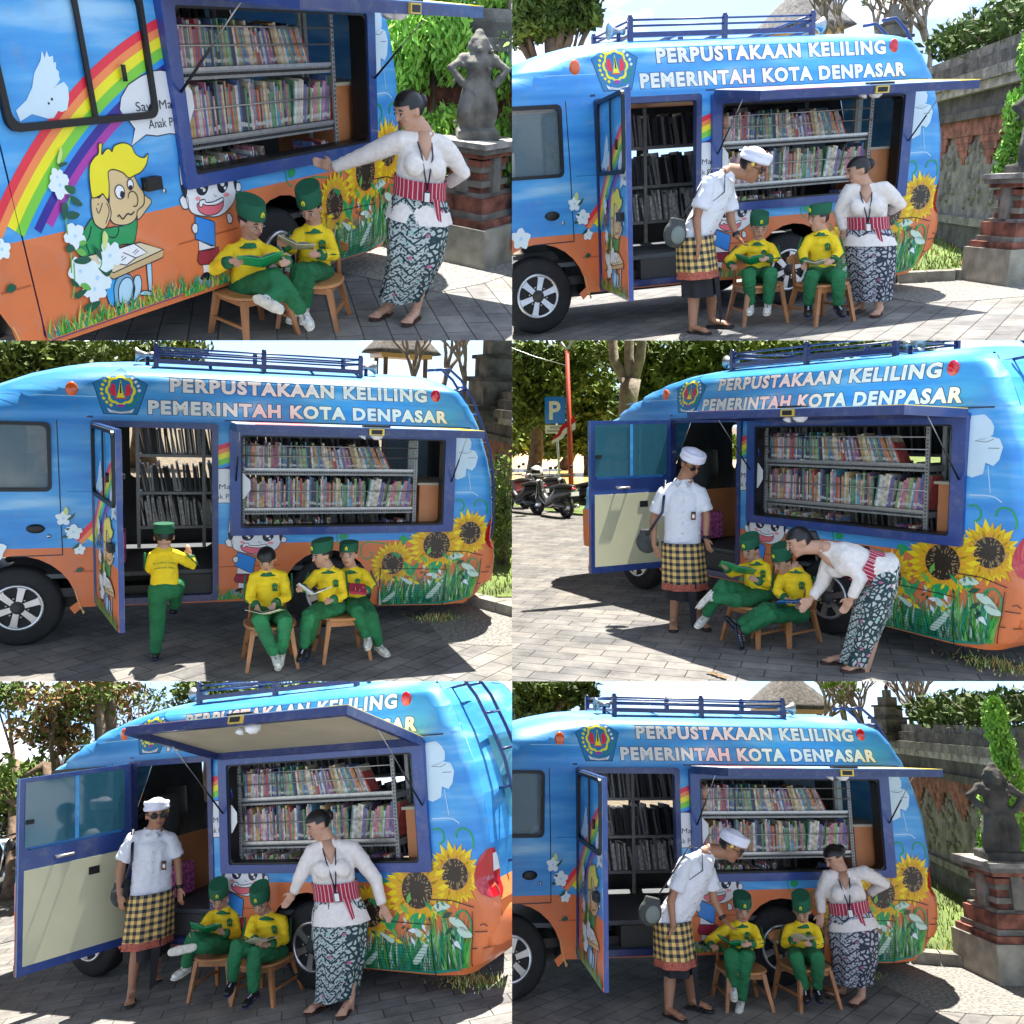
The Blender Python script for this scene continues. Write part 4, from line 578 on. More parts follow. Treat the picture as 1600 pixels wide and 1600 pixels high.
E_ = {'w2a': [9.694, 6.897, 1.937], 'w2b': [6.948, 0.616, 1.591], 'w2t': [7.472, 1.795, 2.691], 'pav2': [8.801, 8.773, 3.772], 'spire2': [8.344, 5.414, 3.059], 'spire2t': [8.297, 5.451, 3.735], 'fr20': [8.392, 6.628, 3.238], 'fr21': [8.736, 6.375, 3.19], 'fr22': [9.22, 5.995, 3.218], 'fr23': [9.459, 5.797, 3.131], 'fr24': [8.035, 6.88, 3.337], 'ped2': [5.612, -0.467, 0.0], 'th2': [6.003, 0.012, 0.945], 'th2t': [5.874, 0.141, 2.32], 'ped6': [5.856, 0.171, 0.0], 'th6': [6.085, 0.212, 0.748], 'th6t': [6.234, 0.076, 2.6], 'w6a': [9.557, 7.161, 0.488], 'w6b': [7.172, 0.701, 1.339], 'w6t': [7.854, 1.709, 2.565], 'pav6': [8.579, 8.99, 2.74], 'spire6': [8.504, 5.454, 2.461], 'spire6t': [8.551, 5.42, 3.164], 'fr60': [8.455, 6.708, 2.377], 'fr61': [8.816, 6.461, 2.387], 'fr62': [9.411, 6.024, 2.523], 'fr63': [9.623, 5.859, 2.47], 'fr64': [7.964, 7.025, 2.424], 'w3a': [7.778, 10.603, 1.178], 'w3b': [6.596, 2.493, 1.761], 'w3t': [6.425, 3.653, 2.542], 'pav3': [6.644, 10.934, 3.233], 'spire3': [6.659, 4.635, 2.244], 'spire3t': [6.506, 4.694, 3.598], 'fr30': [5.674, 6.017, 2.781], 'fr31': [6.083, 5.895, 2.858], 'fr32': [6.409, 5.789, 2.762], 'bush3': [6.081, 2.714, 0.897], 'bush3b': [6.147, 2.687, 1.368], 'ped1': [5.588, -0.345, 0.0], 'stat1b': [5.035, -0.496, 1.065], 'stat1t': [5.019, -0.463, 1.796], 'w1a': [5.999, 1.068, 0.96], 'w1b': [6.369, -0.827, 1.104], 'w1t': [6.061, 0.567, 2.083], 'th1': [5.586, -0.033, 0.521], 'th1t': [5.579, -0.017, 2.215], 'th1b': [5.96, -0.352, 0.321], 'th1bt': [5.939, -0.305, 2.433], 't4a': [-17.003, 9.772, 0.421], 't4b': [-19.02, 13.868, 0.177], 't4c': [-12.819, 11.989, 0.485], 't4d': [-10.537, 11.515, 0.59], 't4e': [-6.584, 12.39, 0.701], 't4f': [-22.986, 15.21, 0.178], 't4p': [-8.854, 7.391, 0.823], 'pole4': [-8.923, 5.654, 0.893], 'sign4': [-11.55, 7.134, 0.086], 'sign4t': [-11.627, 7.021, 2.837], 'pole4t': [-8.972, 5.584, 3.865], 'bk40': [-8.439, 3.851, 0.0], 'bk41': [-7.286, 3.93, 0.0], 'bk42': [-7.378, 4.669, 0.0], 'bk43': [-9.656, 4.329, 0.0], 'bk44': [-9.447, 5.08, 0.0], 'fp40': [-22.469, 12.354, 0.139], 'fp41': [-22.308, 12.611, 0.079], 'fp42': [-22.04, 13.033, 0.154], 'fp43': [-21.843, 13.332, 0.038], 'fp44': [-21.283, 14.155, 0.081], 'fp45': [-21.658, 13.609, 0.144], 'cab4a': [-12.468, 5.702, 4.377], 'cab4b': [-11.404, 7.341, 3.696], 't5a': [-3.582, 2.811, 0.241], 't5b': [-4.764, 2.906, 0.313], 't5c': [-5.122, 5.629, -0.217], 't5d': [-3.615, 5.745, -0.254], 't5e': [-1.482, 6.257, -0.385], 't5f': [-3.362, 2.279, 0.327], 't5p1': [-3.971, 3.912, 0.171], 't5p2': [-4.105, 4.216, 0.102], 't5p3': [-4.47, 4.251, 0.096], 'pole5': [-2.004, 1.582, 0.499], 't5p1t': [-4.04, 3.831, 3.473], 't5p2t': [-4.139, 4.176, 3.476], 't5p3t': [-4.446, 4.28, 3.059], 'pole5t': [-2.012, 1.572, 2.019], 'bk50': [-5.546, 3.567, 0.0], 'bk51': [-4.868, 3.335, 0.0], 'bk52': [-6.019, 3.648, 0.0], 'hl6': [6.219, 0.402, 0.0], 'bag2': [1.32, -0.927, 0.934], 'bagT2': [1.387, -0.916, 1.046], 'sh2': [1.651, -0.941, 1.424], 'sh2b': [1.709, -1.017, 1.377], 'ch2': [1.76, -0.976, 1.219], 'bagU2': [1.44, -0.921, 1.005], 'bag6': [1.461, -0.621, 0.913], 'bagT6': [1.547, -0.614, 1.032], 'sh6': [1.85, -0.634, 1.438], 'sh6b': [1.906, -0.702, 1.392], 'ch6': [1.958, -0.658, 1.232], 'bagU6': [1.591, -0.611, 1.004], 'sb4': [1.807, -1.06, 0.882], 'sc4': [2.017, -1.012, 1.438], 'sd4': [2.079, -1.107, 1.178], 'sb5': [1.26, -0.36, 0.938], 'sc5': [1.41, -0.373, 1.448], 'sd5': [1.484, -0.456, 1.225]}
T_ = {'2a': [([4.302, 13.065, 5.226], (0.76, 0.68, 0.59)), ([4.919, 12.866, 4.985], (0.59, 0.55, 0.51)), ([5.476, 12.669, 5.065], (0.54, 0.51, 0.47)), ([4.626, 12.963, 4.75], (0.85, 0.58, 0.3)), ([5.812, 12.542, 4.908], (0.27, 0.27, 0.27)), ([3.933, 13.174, 4.997], (0.68, 0.68, 0.68)), ([5.218, 12.762, 5.468], (1.02, 0.76, 0.51))], '6a': [([3.453, 13.166, 3.299], (0.76, 0.63, 0.51)), ([4.177, 12.984, 3.086], (0.59, 0.52, 0.44)), ([4.81, 12.803, 3.259], (0.54, 0.49, 0.44)), ([3.86, 13.067, 2.807], (0.85, 0.56, 0.27)), ([5.155, 12.696, 3.152], (0.24, 0.24, 0.24)), ([3.055, 13.255, 2.968], (0.68, 0.68, 0.68)), ([4.492, 12.897, 3.708], (1.02, 0.76, 0.51))], '3a': [([-1.324, 11.361, 2.769], (0.69, 0.65, 0.62)), ([-0.754, 11.437, 3.001], (0.62, 0.58, 0.54)), ([-0.999, 11.407, 2.4], (0.92, 0.65, 0.38)), ([-0.173, 11.498, 2.907], (0.62, 0.62, 0.62)), ([-1.56, 11.325, 2.242], (0.62, 0.54, 0.46))], '3b': [([0.079, 17.533, 3.172], (0.9, 0.8, 0.7)), ([0.809, 17.565, 3.307], (0.8, 0.8, 0.8)), ([1.554, 17.578, 3.176], (0.9, 0.75, 0.6)), ([2.235, 17.57, 3.488], (0.6, 0.52, 0.44)), ([-0.406, 17.499, 2.62], (0.8, 0.65, 0.5)), ([1.13, 17.573, 2.704], (1.2, 0.8, 0.4))], '4a': [([-17.159, 9.528, 4.41], (1.15, 1.1, 1.04)), ([-16.537, 10.471, 3.715], (1.15, 1.1, 1.04)), ([-17.05, 9.699, 2.599], (1.04, 0.92, 0.81)), ([-17.407, 9.13, 3.517], (0.92, 1.04, 1.15)), ([-16.14, 11.034, 4.598], (1.15, 0.92, 0.69))], '4b': [([-19.085, 13.782, 3.658], (1.31, 1.31, 1.31)), ([-18.622, 14.388, 2.365], (1.31, 1.18, 1.05)), ([-18.938, 13.976, 1.343], (1.57, 1.11, 0.65)), ([-19.396, 13.357, 2.129], (1.05, 0.98, 0.92)), ([-19.847, 12.716, 1.365], (1.31, 0.94, 0.58))], '4c': [([-13.23, 11.513, 4.166], (1.08, 0.92, 0.75)), ([-12.687, 12.139, 3.315], (1.08, 0.92, 0.75)), ([-13.095, 11.672, 2.704], (0.97, 0.81, 0.65)), ([-13.496, 11.193, 4.489], (1.29, 0.92, 0.54))], '4d': [([-10.684, 11.361, 4.063], (1.0, 0.82, 0.64)), ([-10.158, 11.9, 3.659], (0.9, 0.75, 0.6)), ([-10.94, 11.087, 3.502], (0.8, 0.65, 0.5)), ([-9.763, 12.284, 4.112], (1.0, 0.75, 0.5)), ([-10.418, 11.638, 3.003], (1.0, 0.7, 0.4))], '4e': [([-7.765, 11.406, 4.005], (0.92, 0.69, 0.46)), ([-7.017, 12.044, 4.047], (0.92, 0.66, 0.41)), ([-6.265, 12.635, 4.084], (0.92, 0.65, 0.37)), ([-7.386, 11.737, 3.557], (0.92, 0.63, 0.33)), ([-5.511, 13.18, 3.953], (0.74, 0.55, 0.37)), ([-5.015, 13.516, 4.002], (0.92, 0.65, 0.37))], '4f': [([-24.252, 13.271, 1.318], (1.75, 1.2, 0.64)), ([-23.31, 14.737, 1.001], (1.46, 0.99, 0.53)), ([-23.784, 14.018, 1.884], (1.75, 1.17, 0.58)), ([-21.06, 17.738, 0.951], (1.75, 1.24, 0.73)), ([-18.988, 20.037, 0.917], (2.63, 1.68, 0.73))], '5a': [([-4.496, 3.265, 3.009], (0.55, 0.46, 0.37)), ([-4.293, 3.523, 2.665], (0.49, 0.46, 0.43)), ([-4.576, 3.16, 2.561], (0.55, 0.43, 0.31)), ([-4.175, 3.669, 3.012], (0.49, 0.43, 0.37)), ([-4.349, 3.453, 2.263], (0.62, 0.46, 0.31))], '5b': [([-6.475, 3.953, 3.194], (0.42, 0.38, 0.35)), ([-6.399, 4.059, 1.554], (0.55, 0.48, 0.42)), ([-6.308, 4.184, 1.092], (0.55, 0.45, 0.35)), ([-6.565, 3.826, 1.27], (0.55, 0.55, 0.55)), ([-6.164, 4.376, 1.72], (0.48, 0.39, 0.3))], '5c': [([-6.709, 6.856, 2.728], (0.46, 0.5, 0.54)), ([-6.459, 7.129, 2.287], (0.46, 0.46, 0.46)), ([-6.753, 6.807, 2.073], (0.54, 0.46, 0.38)), ([-6.281, 7.318, 2.866], (0.46, 0.42, 0.38)), ([-6.582, 6.996, 3.044], (0.46, 0.38, 0.31))], '5d': [([-3.645, 5.716, 2.802], (0.52, 0.46, 0.39)), ([-3.363, 5.983, 2.527], (0.59, 0.49, 0.39)), ([-3.81, 5.554, 2.36], (0.52, 0.42, 0.33)), ([-3.735, 5.629, 2.117], (0.52, 0.39, 0.26)), ([-3.059, 6.258, 2.782], (0.59, 0.46, 0.33)), ([-3.479, 5.875, 2.957], (0.78, 0.52, 0.26))], '5e': [([-1.979, 5.864, 2.711], (0.55, 0.41, 0.27)), ([-1.537, 6.215, 2.735], (0.55, 0.4, 0.25)), ([-1.169, 6.488, 2.725], (0.49, 0.36, 0.22)), ([-0.789, 6.753, 2.714], (0.43, 0.3, 0.17)), ([-1.813, 5.998, 2.462], (0.49, 0.34, 0.18)), ([-0.396, 7.011, 2.715], (0.37, 0.25, 0.12))], '5f': [([-3.509, 2.903, 1.648], (0.4, 0.33, 0.25)), ([-3.615, 2.77, 1.392], (0.35, 0.3, 0.25)), ([-3.343, 3.105, 1.85], (0.4, 0.32, 0.23)), ([-3.821, 2.501, 1.581], (0.4, 0.33, 0.25)), ([-4.156, 2.035, 1.756], (0.46, 0.46, 0.46))]}
# ------------------------------------------------------------------ the library van
VW = 1.80
def lerpt(T, x):
    if x <= T[0][0]: return T[0][1]
    for (a, b), (c, d) in zip(T, T[1:]):
        if x <= c: return b+(d-b)*(x-a)/(c-a) if c > a else d
    return T[-1][1]
ROOF = [(-.8, 1.0), (-.72, 1.25), (-.3, 2.08), (.14, 2.33), (.4, 2.44), (.69, 2.52), (.95, 2.57), (1.25, 2.595), (1.6, 2.605), (4.1, 2.605), (4.3, 2.59), (4.42, 2.55), (4.51, 2.49), (4.62, 2.35), (4.73, 2.12)]
TAIL = [(.2, 4.68), (.27, 4.76), (.42, 4.88), (.6, 4.955), (.76, 4.965), (.9, 4.90), (1.2, 4.915), (1.6, 4.88), (1.85, 4.82), (2.12, 4.73), (2.35, 4.62), (2.49, 4.51), (2.56, 4.4), (2.61, 4.2)]
ROOFS = ROOF[:-4]+[(5.2, 2.605)]
LEAN = [(.15, .06), (.3, .02), (.5, 0), (1.5, 0), (2.05, .025), (2.12, .035), (2.14, .028), (2.35, .08), (2.5, .12), (2.62, .16)]
def surf(x, z):
    d = lerpt(ROOFS, x)-z; y = lerpt(LEAN, z)+.24*max(0, 1-max(d, 0)/.13)**2.4
    xr = lerpt(TAIL, z); r = .13; k = x-(xr-r)
    if k > 0: y += r-sqrt(max(0, r*r-min(k, r)**2))
    if x < -.2: y += .12*(min(1, (-.2-x)/1.0))**2
    return y
def arc(cx, cz, r, a0, a1, n=14): return [(cx+r*cos(radians(a0+(a1-a0)*i/n)), cz+r*sin(radians(a0+(a1-a0)*i/n))) for i in range(n+1)]
OUT = [(-.78, .42), (-.8, 1.0), (-.72, 1.25), (-.3, 2.08), (.14, 2.33), (.4, 2.44), (.69, 2.52), (.95, 2.57), (1.25, 2.595), (1.6, 2.605), (4.1, 2.605), (4.3, 2.59), (4.42, 2.55), (4.51, 2.49), (4.62, 2.35), (4.73, 2.12), (4.82, 1.85), (4.88, 1.6), (4.915, 1.2), (4.90, .92), (4.955, .85), (4.965, .7), (4.94, .55), (4.88, .42), (4.76, .27), (4.68, .2), (4.35, .185), (3.62, .215)] + arc(3.1, .38, .46, -15, 195) + [(2.62, .34), (.85, .36), (.78, .295), (.74, .36)] + arc(.32, .37, .49, 5, 180) + [(-.17, .42)]
def rrect(x0, z0, x1, z1, r=.06, n=4):
    o = []
    for cx, cz, a in ((x1-r, z0+r, -90), (x1-r, z1-r, 0), (x0+r, z1-r, 90), (x0+r, z0+r, 180)): o += [(cx+r*cos(radians(a+90*i/n)), cz+r*sin(radians(a+90*i/n))) for i in range(n+1)]
    return o
DOORH = (.97, .40, 2.02, 2.075); FLAPH = (2.25, 1.08, 4.31, 1.99); CABW = (-.16, 1.47, .60, 2.03)
XS = [4.1, 4.2]+[4.3+x/40 for x in range(28)]+[-1.0, -.7, -.4, -.2, 0, .14, .4, .69, .95, 1.25, 4.05]; ZS = [.3, .42, .5, .6, .7, .8, .9, 1.0, 1.1, 1.2, 1.35, 1.5, 1.65, 1.8, 1.92, 2.05, 2.12, 2.14, 2.2, 2.28, 2.35, 2.41, 2.45, 2.48, 2.51, 2.54, 2.56, 2.58, 2.595]
def flat_bm(loops, layer=0):
    bm = bmesh.new()
    return bm
def cutlines(bm, xs, zs):
    for x in xs: bmesh.ops.bisect_plane(bm, geom=bm.verts[:]+bm.edges[:]+bm.faces[:], dist=1e-6, plane_co=(x, 0, 0), plane_no=(1, 0, 0))
    for z in zs: bmesh.ops.bisect_plane(bm, geom=bm.verts[:]+bm.edges[:]+bm.faces[:], dist=1e-6, plane_co=(0, 0, z), plane_no=(0, 0, 1))
def inrect(c, r): return r[0] < c.x < r[2] and r[1] < c.z < r[3]
def tess(loops):
    tri = tessellate_polygon([[V((a, b, 0)) for a, b in l] for l in loops]); fl = [q for l in loops for q in l]; return fl, tri
def skin_mesh(holes, y_of, colour=True):
    fl, tri = tess([OUT]+holes); bm = bmesh.new(); vs = [bm.verts.new((a, 0, b)) for a, b in fl]
    for t in tri:
        try: bm.faces.new([vs[i] for i in t])
        except ValueError: pass
    cutlines(bm, XS, ZS+[.925]); mb = MB(); bm.verts.index_update()
    V0 = [V((v.co.x, y_of(v.co.x, v.co.z), v.co.z)) for v in bm.verts]; o = len(mb.v); mb.v += V0
    for f in bm.faces:
        c = f.calc_center_median(); n = 'paint_blue' if c.z > .925 else 'paint_orange'
        if not colour: n = 'interior'
        mb.f.append([v.index for v in f.verts]); mb.m.append(mb.mi(n)); mb.sm.append(True)
    bm.free(); return mb
# ---- painted art on the side: flat shapes in (x, z), laid on the curved skin in thin layers
def build_art():
    bm = bmesh.new(); names = []
    def mi(n):
        if n not in names: names.append(n)
        return names.index(n)
    def poly(P, c, ly):
        if len(P) < 3: return
        vs = [bm.verts.new((a, ly, b)) for a, b in P]
        for t in tessellate_polygon([[V((a, b, 0)) for a, b in P]]):
            try: f = bm.faces.new([vs[i] for i in t]); f.material_index = mi(c)
            except ValueError: pass
    def ribbon(P, w, c, ly, closed=False, taper=False):
        n = len(P); L_ = []; R_ = []
        for i in range(n):
            a = P[(i-1) % n] if closed or i else P[0]; b = P[(i+1) % n] if closed or i < n-1 else P[-1]
            dx, dz = b[0]-a[0], b[1]-a[1]; l = sqrt(dx*dx+dz*dz) or 1; k = w/2*(1-i/(n-1)*.9 if taper else 1)
            L_.append((P[i][0]-dz/l*k, P[i][1]+dx/l*k)); R_.append((P[i][0]+dz/l*k, P[i][1]-dx/l*k))
        A = [bm.verts.new((a, ly, b)) for a, b in L_]; B = [bm.verts.new((a, ly, b)) for a, b in R_]
        for i in range(n if closed else n-1):
            j = (i+1) % n; f = bm.faces.new([A[i], A[j], B[j], B[i]]); f.material_index = mi(c)
    rnd = random.Random(4); wk = 0
    # rainbow: arcs about one centre
    cx, cz = 3.0, -.8; rr = [2.848, 2.805, 2.765, 2.716, 2.664, 2.634, 2.587, 2.543]
    for i, c in enumerate(('red', 'orange', 'yellow', 'green', 'blue', 'indigo', 'violet')):
        a0, a1 = radians(143.5), radians(106); n = 26; k = 1.0
        o = [(cx+rr[i]*cos(a0+(a1-a0)*j/n), cz+rr[i]*sin(a0+(a1-a0)*j/n)) for j in range(n+1)]; q = [(cx+rr[i+1]*cos(a0+(a1-a0)*j/n), cz+rr[i+1]*sin(a0+(a1-a0)*j/n)) for j in range(n+1)]
        for j in range(n):
            if min(o[j][1], q[j][1]) < .93: continue
            P = [o[j], o[j+1], q[j+1], q[j]]
            if max(x for x, z in P) > 2.15 and i > 5: continue
            f = bm.faces.new([bm.verts.new((x, 1, z)) for x, z in P]); f.material_index = mi(c)
    for a in ART:
        k, ly, c, sm, P = a[:5]
        if k == 'F': poly(smoothpoly(P, 4) if sm else P, c, ly)
        elif k == 'L':
            cl = sm >= 2; s2 = sm % 2
            Q = smoothpoly(P, 4, cl) if s2 else list(P)
            if len(P) > 1: ribbon(Q, a[5], c, ly, cl)
        elif k == 'S':
            (x, z), R_ = P[0], a[5]
            for ring, (n, r1, cc, w) in enumerate(((26, .94, 'sunp', .13), (24, .93, 'sunp2', .09), (30, .60, 'sunq', .05))):
                for i in range(n):
                    t = 2*pi*(i+rnd.random()*.5+ring*.5)/n; r = R_*r1*(.85+.25*rnd.random()); u, v = (cos(t), sin(t)), (-sin(t), cos(t)); w_ = R_*w
                    PP_ = [(x+u[0]*r*a_+v[0]*w_*b_, z+u[1]*r*a_+v[1]*w_*b_) for a_, b_ in ((.3, -.7), (.65, -1), (1, 0), (.65, 1), (.3, .7))]
                    if ring < 2 or 1: poly([(q_, w2) for q_, w2 in PP_ if True], cc, ly+ring*.3)
            poly([(x+R_*.46*cos(t/9*pi)*1.0, z+R_*.46*sin(t/9*pi)) for t in range(18)], 'sunc', ly+1)
            for i in range(90):
                t = rnd.random()*6.28; r = R_*(.22+.26*rnd.random()); ribbon([(x+cos(t)*r, z+sin(t)*r), (x+cos(t)*(r+.02), z+sin(t)*(r+.02))], .006, 'sund', ly+1.4)
        elif k == 'W':
            (x, z), R_ = P[0], a[5]; wk += 1; ly = ly-1.5+wk*.22
            pts = []
            for i in range(40): t = 2*pi*i/40; r = R_*(1.0 if sm else 1.28)*(.66+.36*abs(sin(t*2.5+sm))+.12*rnd.random()); pts.append((x+r*cos(t), z+r*sin(t)))
            poly(pts, 'petal', ly); poly([(x+R_*.2*cos(i), z+R_*.2*sin(i)) for i in range(6)], 'paleb', ly+1)
    # grass along the sill and the thicket at the tail
    def blade(x, z, h, lean, w, c, ly):
        P = [(x-w, z), (x-w*.6+lean*.4, z+h*.55), (x+lean, z+h), (x+w*.6+lean*.4, z+h*.5), (x+w, z)]; poly(P, c, ly)
    for i in range(330):
        x = rnd.uniform(.98, 2.62); b = .37 if not .96 < x < 2.03 else .405; blade(x, b, rnd.uniform(.04, .15)*(1.1 if rnd.random() < .1 else .8), rnd.uniform(-.05, .06), rnd.uniform(.004, .009), rnd.choice(('grass1', 'grass2', 'grass3', 'cgreen', 'straw')), rnd.choice((19, 20, 21)))
    for i in range(420):
        x = rnd.uniform(3.66, 4.66); h = rnd.uniform(.12, .36)*(1.25 if x > 4.3 else 1); blade(x, .225 if x < 4.35 else .23+(x-4.35)*.1, h, rnd.uniform(-.10, .12), rnd.uniform(.006, .014), rnd.choice(('grass1', 'grass3', 'grass3', 'cgreen', 'dgreen', 'leafw', 'lgreen')), rnd.choice((12, 13, 14)))
    poly([(3.65, .225), (4.34, .20), (4.6, .24), (4.5, .30), (3.7, .30)], 'grass3', 12)
    for i in range(40):
        x = rnd.uniform(3.75, 4.6); z = rnd.uniform(.45, .75); t = rnd.uniform(0, 6); l = rnd.uniform(.05, .12); poly([(x, z), (x+cos(t)*l*.5-sin(t)*l*.2, z+sin(t)*l*.5+cos(t)*l*.2), (x+cos(t)*l, z+sin(t)*l), (x+cos(t)*l*.5+sin(t)*l*.2, z+sin(t)*l*.5-cos(t)*l*.2)], rnd.choice(('leafw', 'cgreen', 'lgreen', 'sunp', 'leafd', 'petal')), 15)
    # lettering
    def text(s, x0, x1, z0, h, col, ly, off=.02, outline=None, spc=1.0):
        for c, o_, l_ in (((outline, off+.030, ly),) if outline else ())+((col, off, ly+1),):
            vs, fs = text2d(s, o_, spc)
            vb, _ = text2d(s, off, spc); ax0 = min(v[0] for v in vb); ax1 = max(v[0] for v in vb); az0 = 0; az1 = .729*1
            kx = (x1-x0)/(ax1-ax0); kz = h/az1
            W_ = [bm.verts.new((x0+(v[0]-ax0)*kx, l_, z0+(v[1]-az0)*kz)) for v in vs]
            for f in fs:
                try: q = bm.faces.new([W_[i] for i in f]); q.material_index = mi(c)
                except ValueError: pass
    text("PERPUSTAKAAN KELILING", 1.62, 4.12, 2.378, .120, 'letter', 2, .052, 'navyline', 1.17)
    text("PEMERINTAH KOTA DENPASAR", 1.43, 4.34, 2.168, .120, 'letter', 2, .052, 'navyline', 1.17)
    text("Saya Mau Jadi", 1.865, 2.34, 1.465, .05, 'ink', 5, .0)
    text("Anak Pintar", 1.94, 2.27, 1.37, .05, 'ink', 5, .0)
    # city emblem: pentagon, star frame, tower, sheaves, ribbon
    pen = [(1.20, 2.565), (1.425, 2.425), (1.335, 2.155), (1.06, 2.155), (.975, 2.425)]
    poly([(1.2+(a-1.2)*1.03, 2.37+(b-2.37)*1.03) for a, b in pen], 'navyline', 2); poly(pen, 'embl', 3)
    poly([(1.2+.112*(1+.16*abs(cos(4*t*pi/16)))*cos(t*pi/16), 2.365+.125*(1+.16*abs(cos(4*t*pi/16)))*sin(t*pi/16)) for t in range(32)], 'yellow', 4)
    poly([(1.2+.094*(1+.12*abs(cos(4*t*pi/16)))*cos(t*pi/16), 2.365+.105*(1+.12*abs(cos(4*t*pi/16)))*sin(t*pi/16)) for t in range(32)], 'embl', 5)
    for sx in (-1, 1):
        poly([(1.2+sx*a, b) for a, b in ((.035, 2.31), (.08, 2.325), (.09, 2.37), (.07, 2.43), (.045, 2.41))], 'red', 6)
        for i in range(8): a = radians(-60+i*16); ex, ez = 1.2+sx*.155*cos(a), 2.355+.15*sin(a); poly([(ex, ez-.012), (ex+sx*.02, ez+.006), (ex+sx*.004, ez+.022), (ex-sx*.014, ez+.006)], 'yellow' if sx < 0 else ('cgreen' if i < 4 else 'letter'), 6)
    poly([(1.165, 2.30), (1.235, 2.30), (1.225, 2.33), (1.215, 2.37), (1.205, 2.44), (1.20, 2.46), (1.195, 2.44), (1.185, 2.37), (1.175, 2.33)], 'yellow', 7); poly([(1.192, 2.34), (1.208, 2.34), (1.204, 2.43), (1.196, 2.43)], 'ink', 8)
    poly([(1.15, 2.29), (1.25, 2.29), (1.25, 2.30), (1.15, 2.30)], 'red', 8)
    poly([(1.17, 2.215), (1.23, 2.215), (1.225, 2.24), (1.175, 2.24)], 'violet', 6)
    poly([(1.09, 2.205), (1.12, 2.185), (1.20, 2.175), (1.28, 2.185), (1.31, 2.205), (1.305, 2.185), (1.29, 2.165), (1.20, 2.158), (1.11, 2.165), (1.095, 2.185)], 'white', 7)
    text("PURADHIPA BHARA BHAVANA", 1.125, 1.275, 2.169, .010, 'ink', 8, 0)
    cutlines(bm, XS+[.97, 2.02], ZS+[.40, 2.075])
    bm.verts.index_update(); body, door = MB(), MB(); E = .0007
    for mb in (body, door): mb.v = [V((v.co.x, surf(v.co.x, v.co.z)-E*v.co.y-.001, v.co.z)) for v in bm.verts]
    for f in bm.faces:
        c = f.calc_center_median(); mb = door if inrect(c, DOORH) else body
        if mb is body and (inrect(c, FLAPH) or inrect(c, CABW) or c.z < .18): continue
        mb.f.append([v.index for v in f.verts]); mb.m.append(mb.mi(names[f.material_index])); mb.sm.append(False)
    bm.free(); out = []
    for mb in (body, door):                                          # drop unused vertices
        used = sorted({i for f in mb.f for i in f}); r = {i: k for k, i in enumerate(used)}; mb.v = [mb.v[i] for i in used]; mb.f = [[r[i] for i in f] for f in mb.f]; out.append(mb)
    return out
ART_BODY, ART_DOOR = build_art()
def copymb(mb, fn=None):
    o = MB(); o.v = [V(fn(v)) if fn else v.copy() for v in mb.v]; o.f = mb.f; o.m = mb.m; o.sm = mb.sm; o.names = list(mb.names); o.uv = mb.uv; return o
SKIN = skin_mesh([rrect(*DOORH, r=.03), rrect(*FLAPH), rrect(*CABW)], surf)
FARW = [(.2, 1.42, .62, 2.0), (1.2, 1.38, 2.15, 1.98), (2.3, 1.38, 3.1, 1.98), (3.25, 1.38, 4.05, 1.98), (4.1, 1.38, 4.62, 2.0)]
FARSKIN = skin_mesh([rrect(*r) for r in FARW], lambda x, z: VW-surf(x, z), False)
def frame_rect(mb, o, i, y0, y1, m, r=.05):                          # ring between two rectangles standing proud of the side
    O, I = rrect(*o, r=r), rrect(*i, r=r); n = len(O)
    for P, Q, ya, yb in ((O, I, y0, y0), (O, O, y0, y1), (I, I, y1, y0)):
        vs = [V((a, ya, b)) for a, b in P]+[V((a, yb, b)) for a, b in Q]; mb.add(vs, [(k, (k+1) % n, n+(k+1) % n, n+k) for k in range(n)], m)
def wheel(par, x, y, side=-1):
    t = MB(); prof = [(.20, -.1), (.33, -.1), (.365, -.07), (.372, 0), (.365, .07), (.33, .1), (.20, .1)]
    t.lathe((x, y, .372), (0, 1, 0), prof, 'rubber', 40); w = part('wheel', t, par)
    r = MB(); yf = y-.105
    r.lathe((x, y-.09, .372), (0, 1, 0), [(.185, -.02), (.19, -.036), (.212, -.037), (.217, -.02), (.21, .0)], 'alloy', 36, caps=False); r.lathe((x, y-.085, .372), (0, 1, 0), [(.185, 0), (.185, .05)], 'holegrey', 30)
    for k in range(6):
        a = k*pi/3+.3; u = V((cos(a), 0, sin(a))); s_ = V((-sin(a), 0, cos(a)))
        r.prism([(.05, -.024), (.17, -.030), (.197, -.052), (.197, .052), (.17, .030), (.05, .024)], (x, y-.12, .372), u, s_, (0, .035, 0), 'alloy')
        b = a+pi/6; r.lathe((x+.09*cos(b), y-.115, .372+.09*sin(b)), (0, 1, 0), [(.011, -.015), (.011, 0)], 'steelbar', 6)
    r.lathe((x, y-.12, .372), (0, 1, 0), [(.02, -.05), (.035, -.04), (.045, -.02), (.06, 0), (.06, .03)], 'holegrey', 20)
    part('rim', r, w)
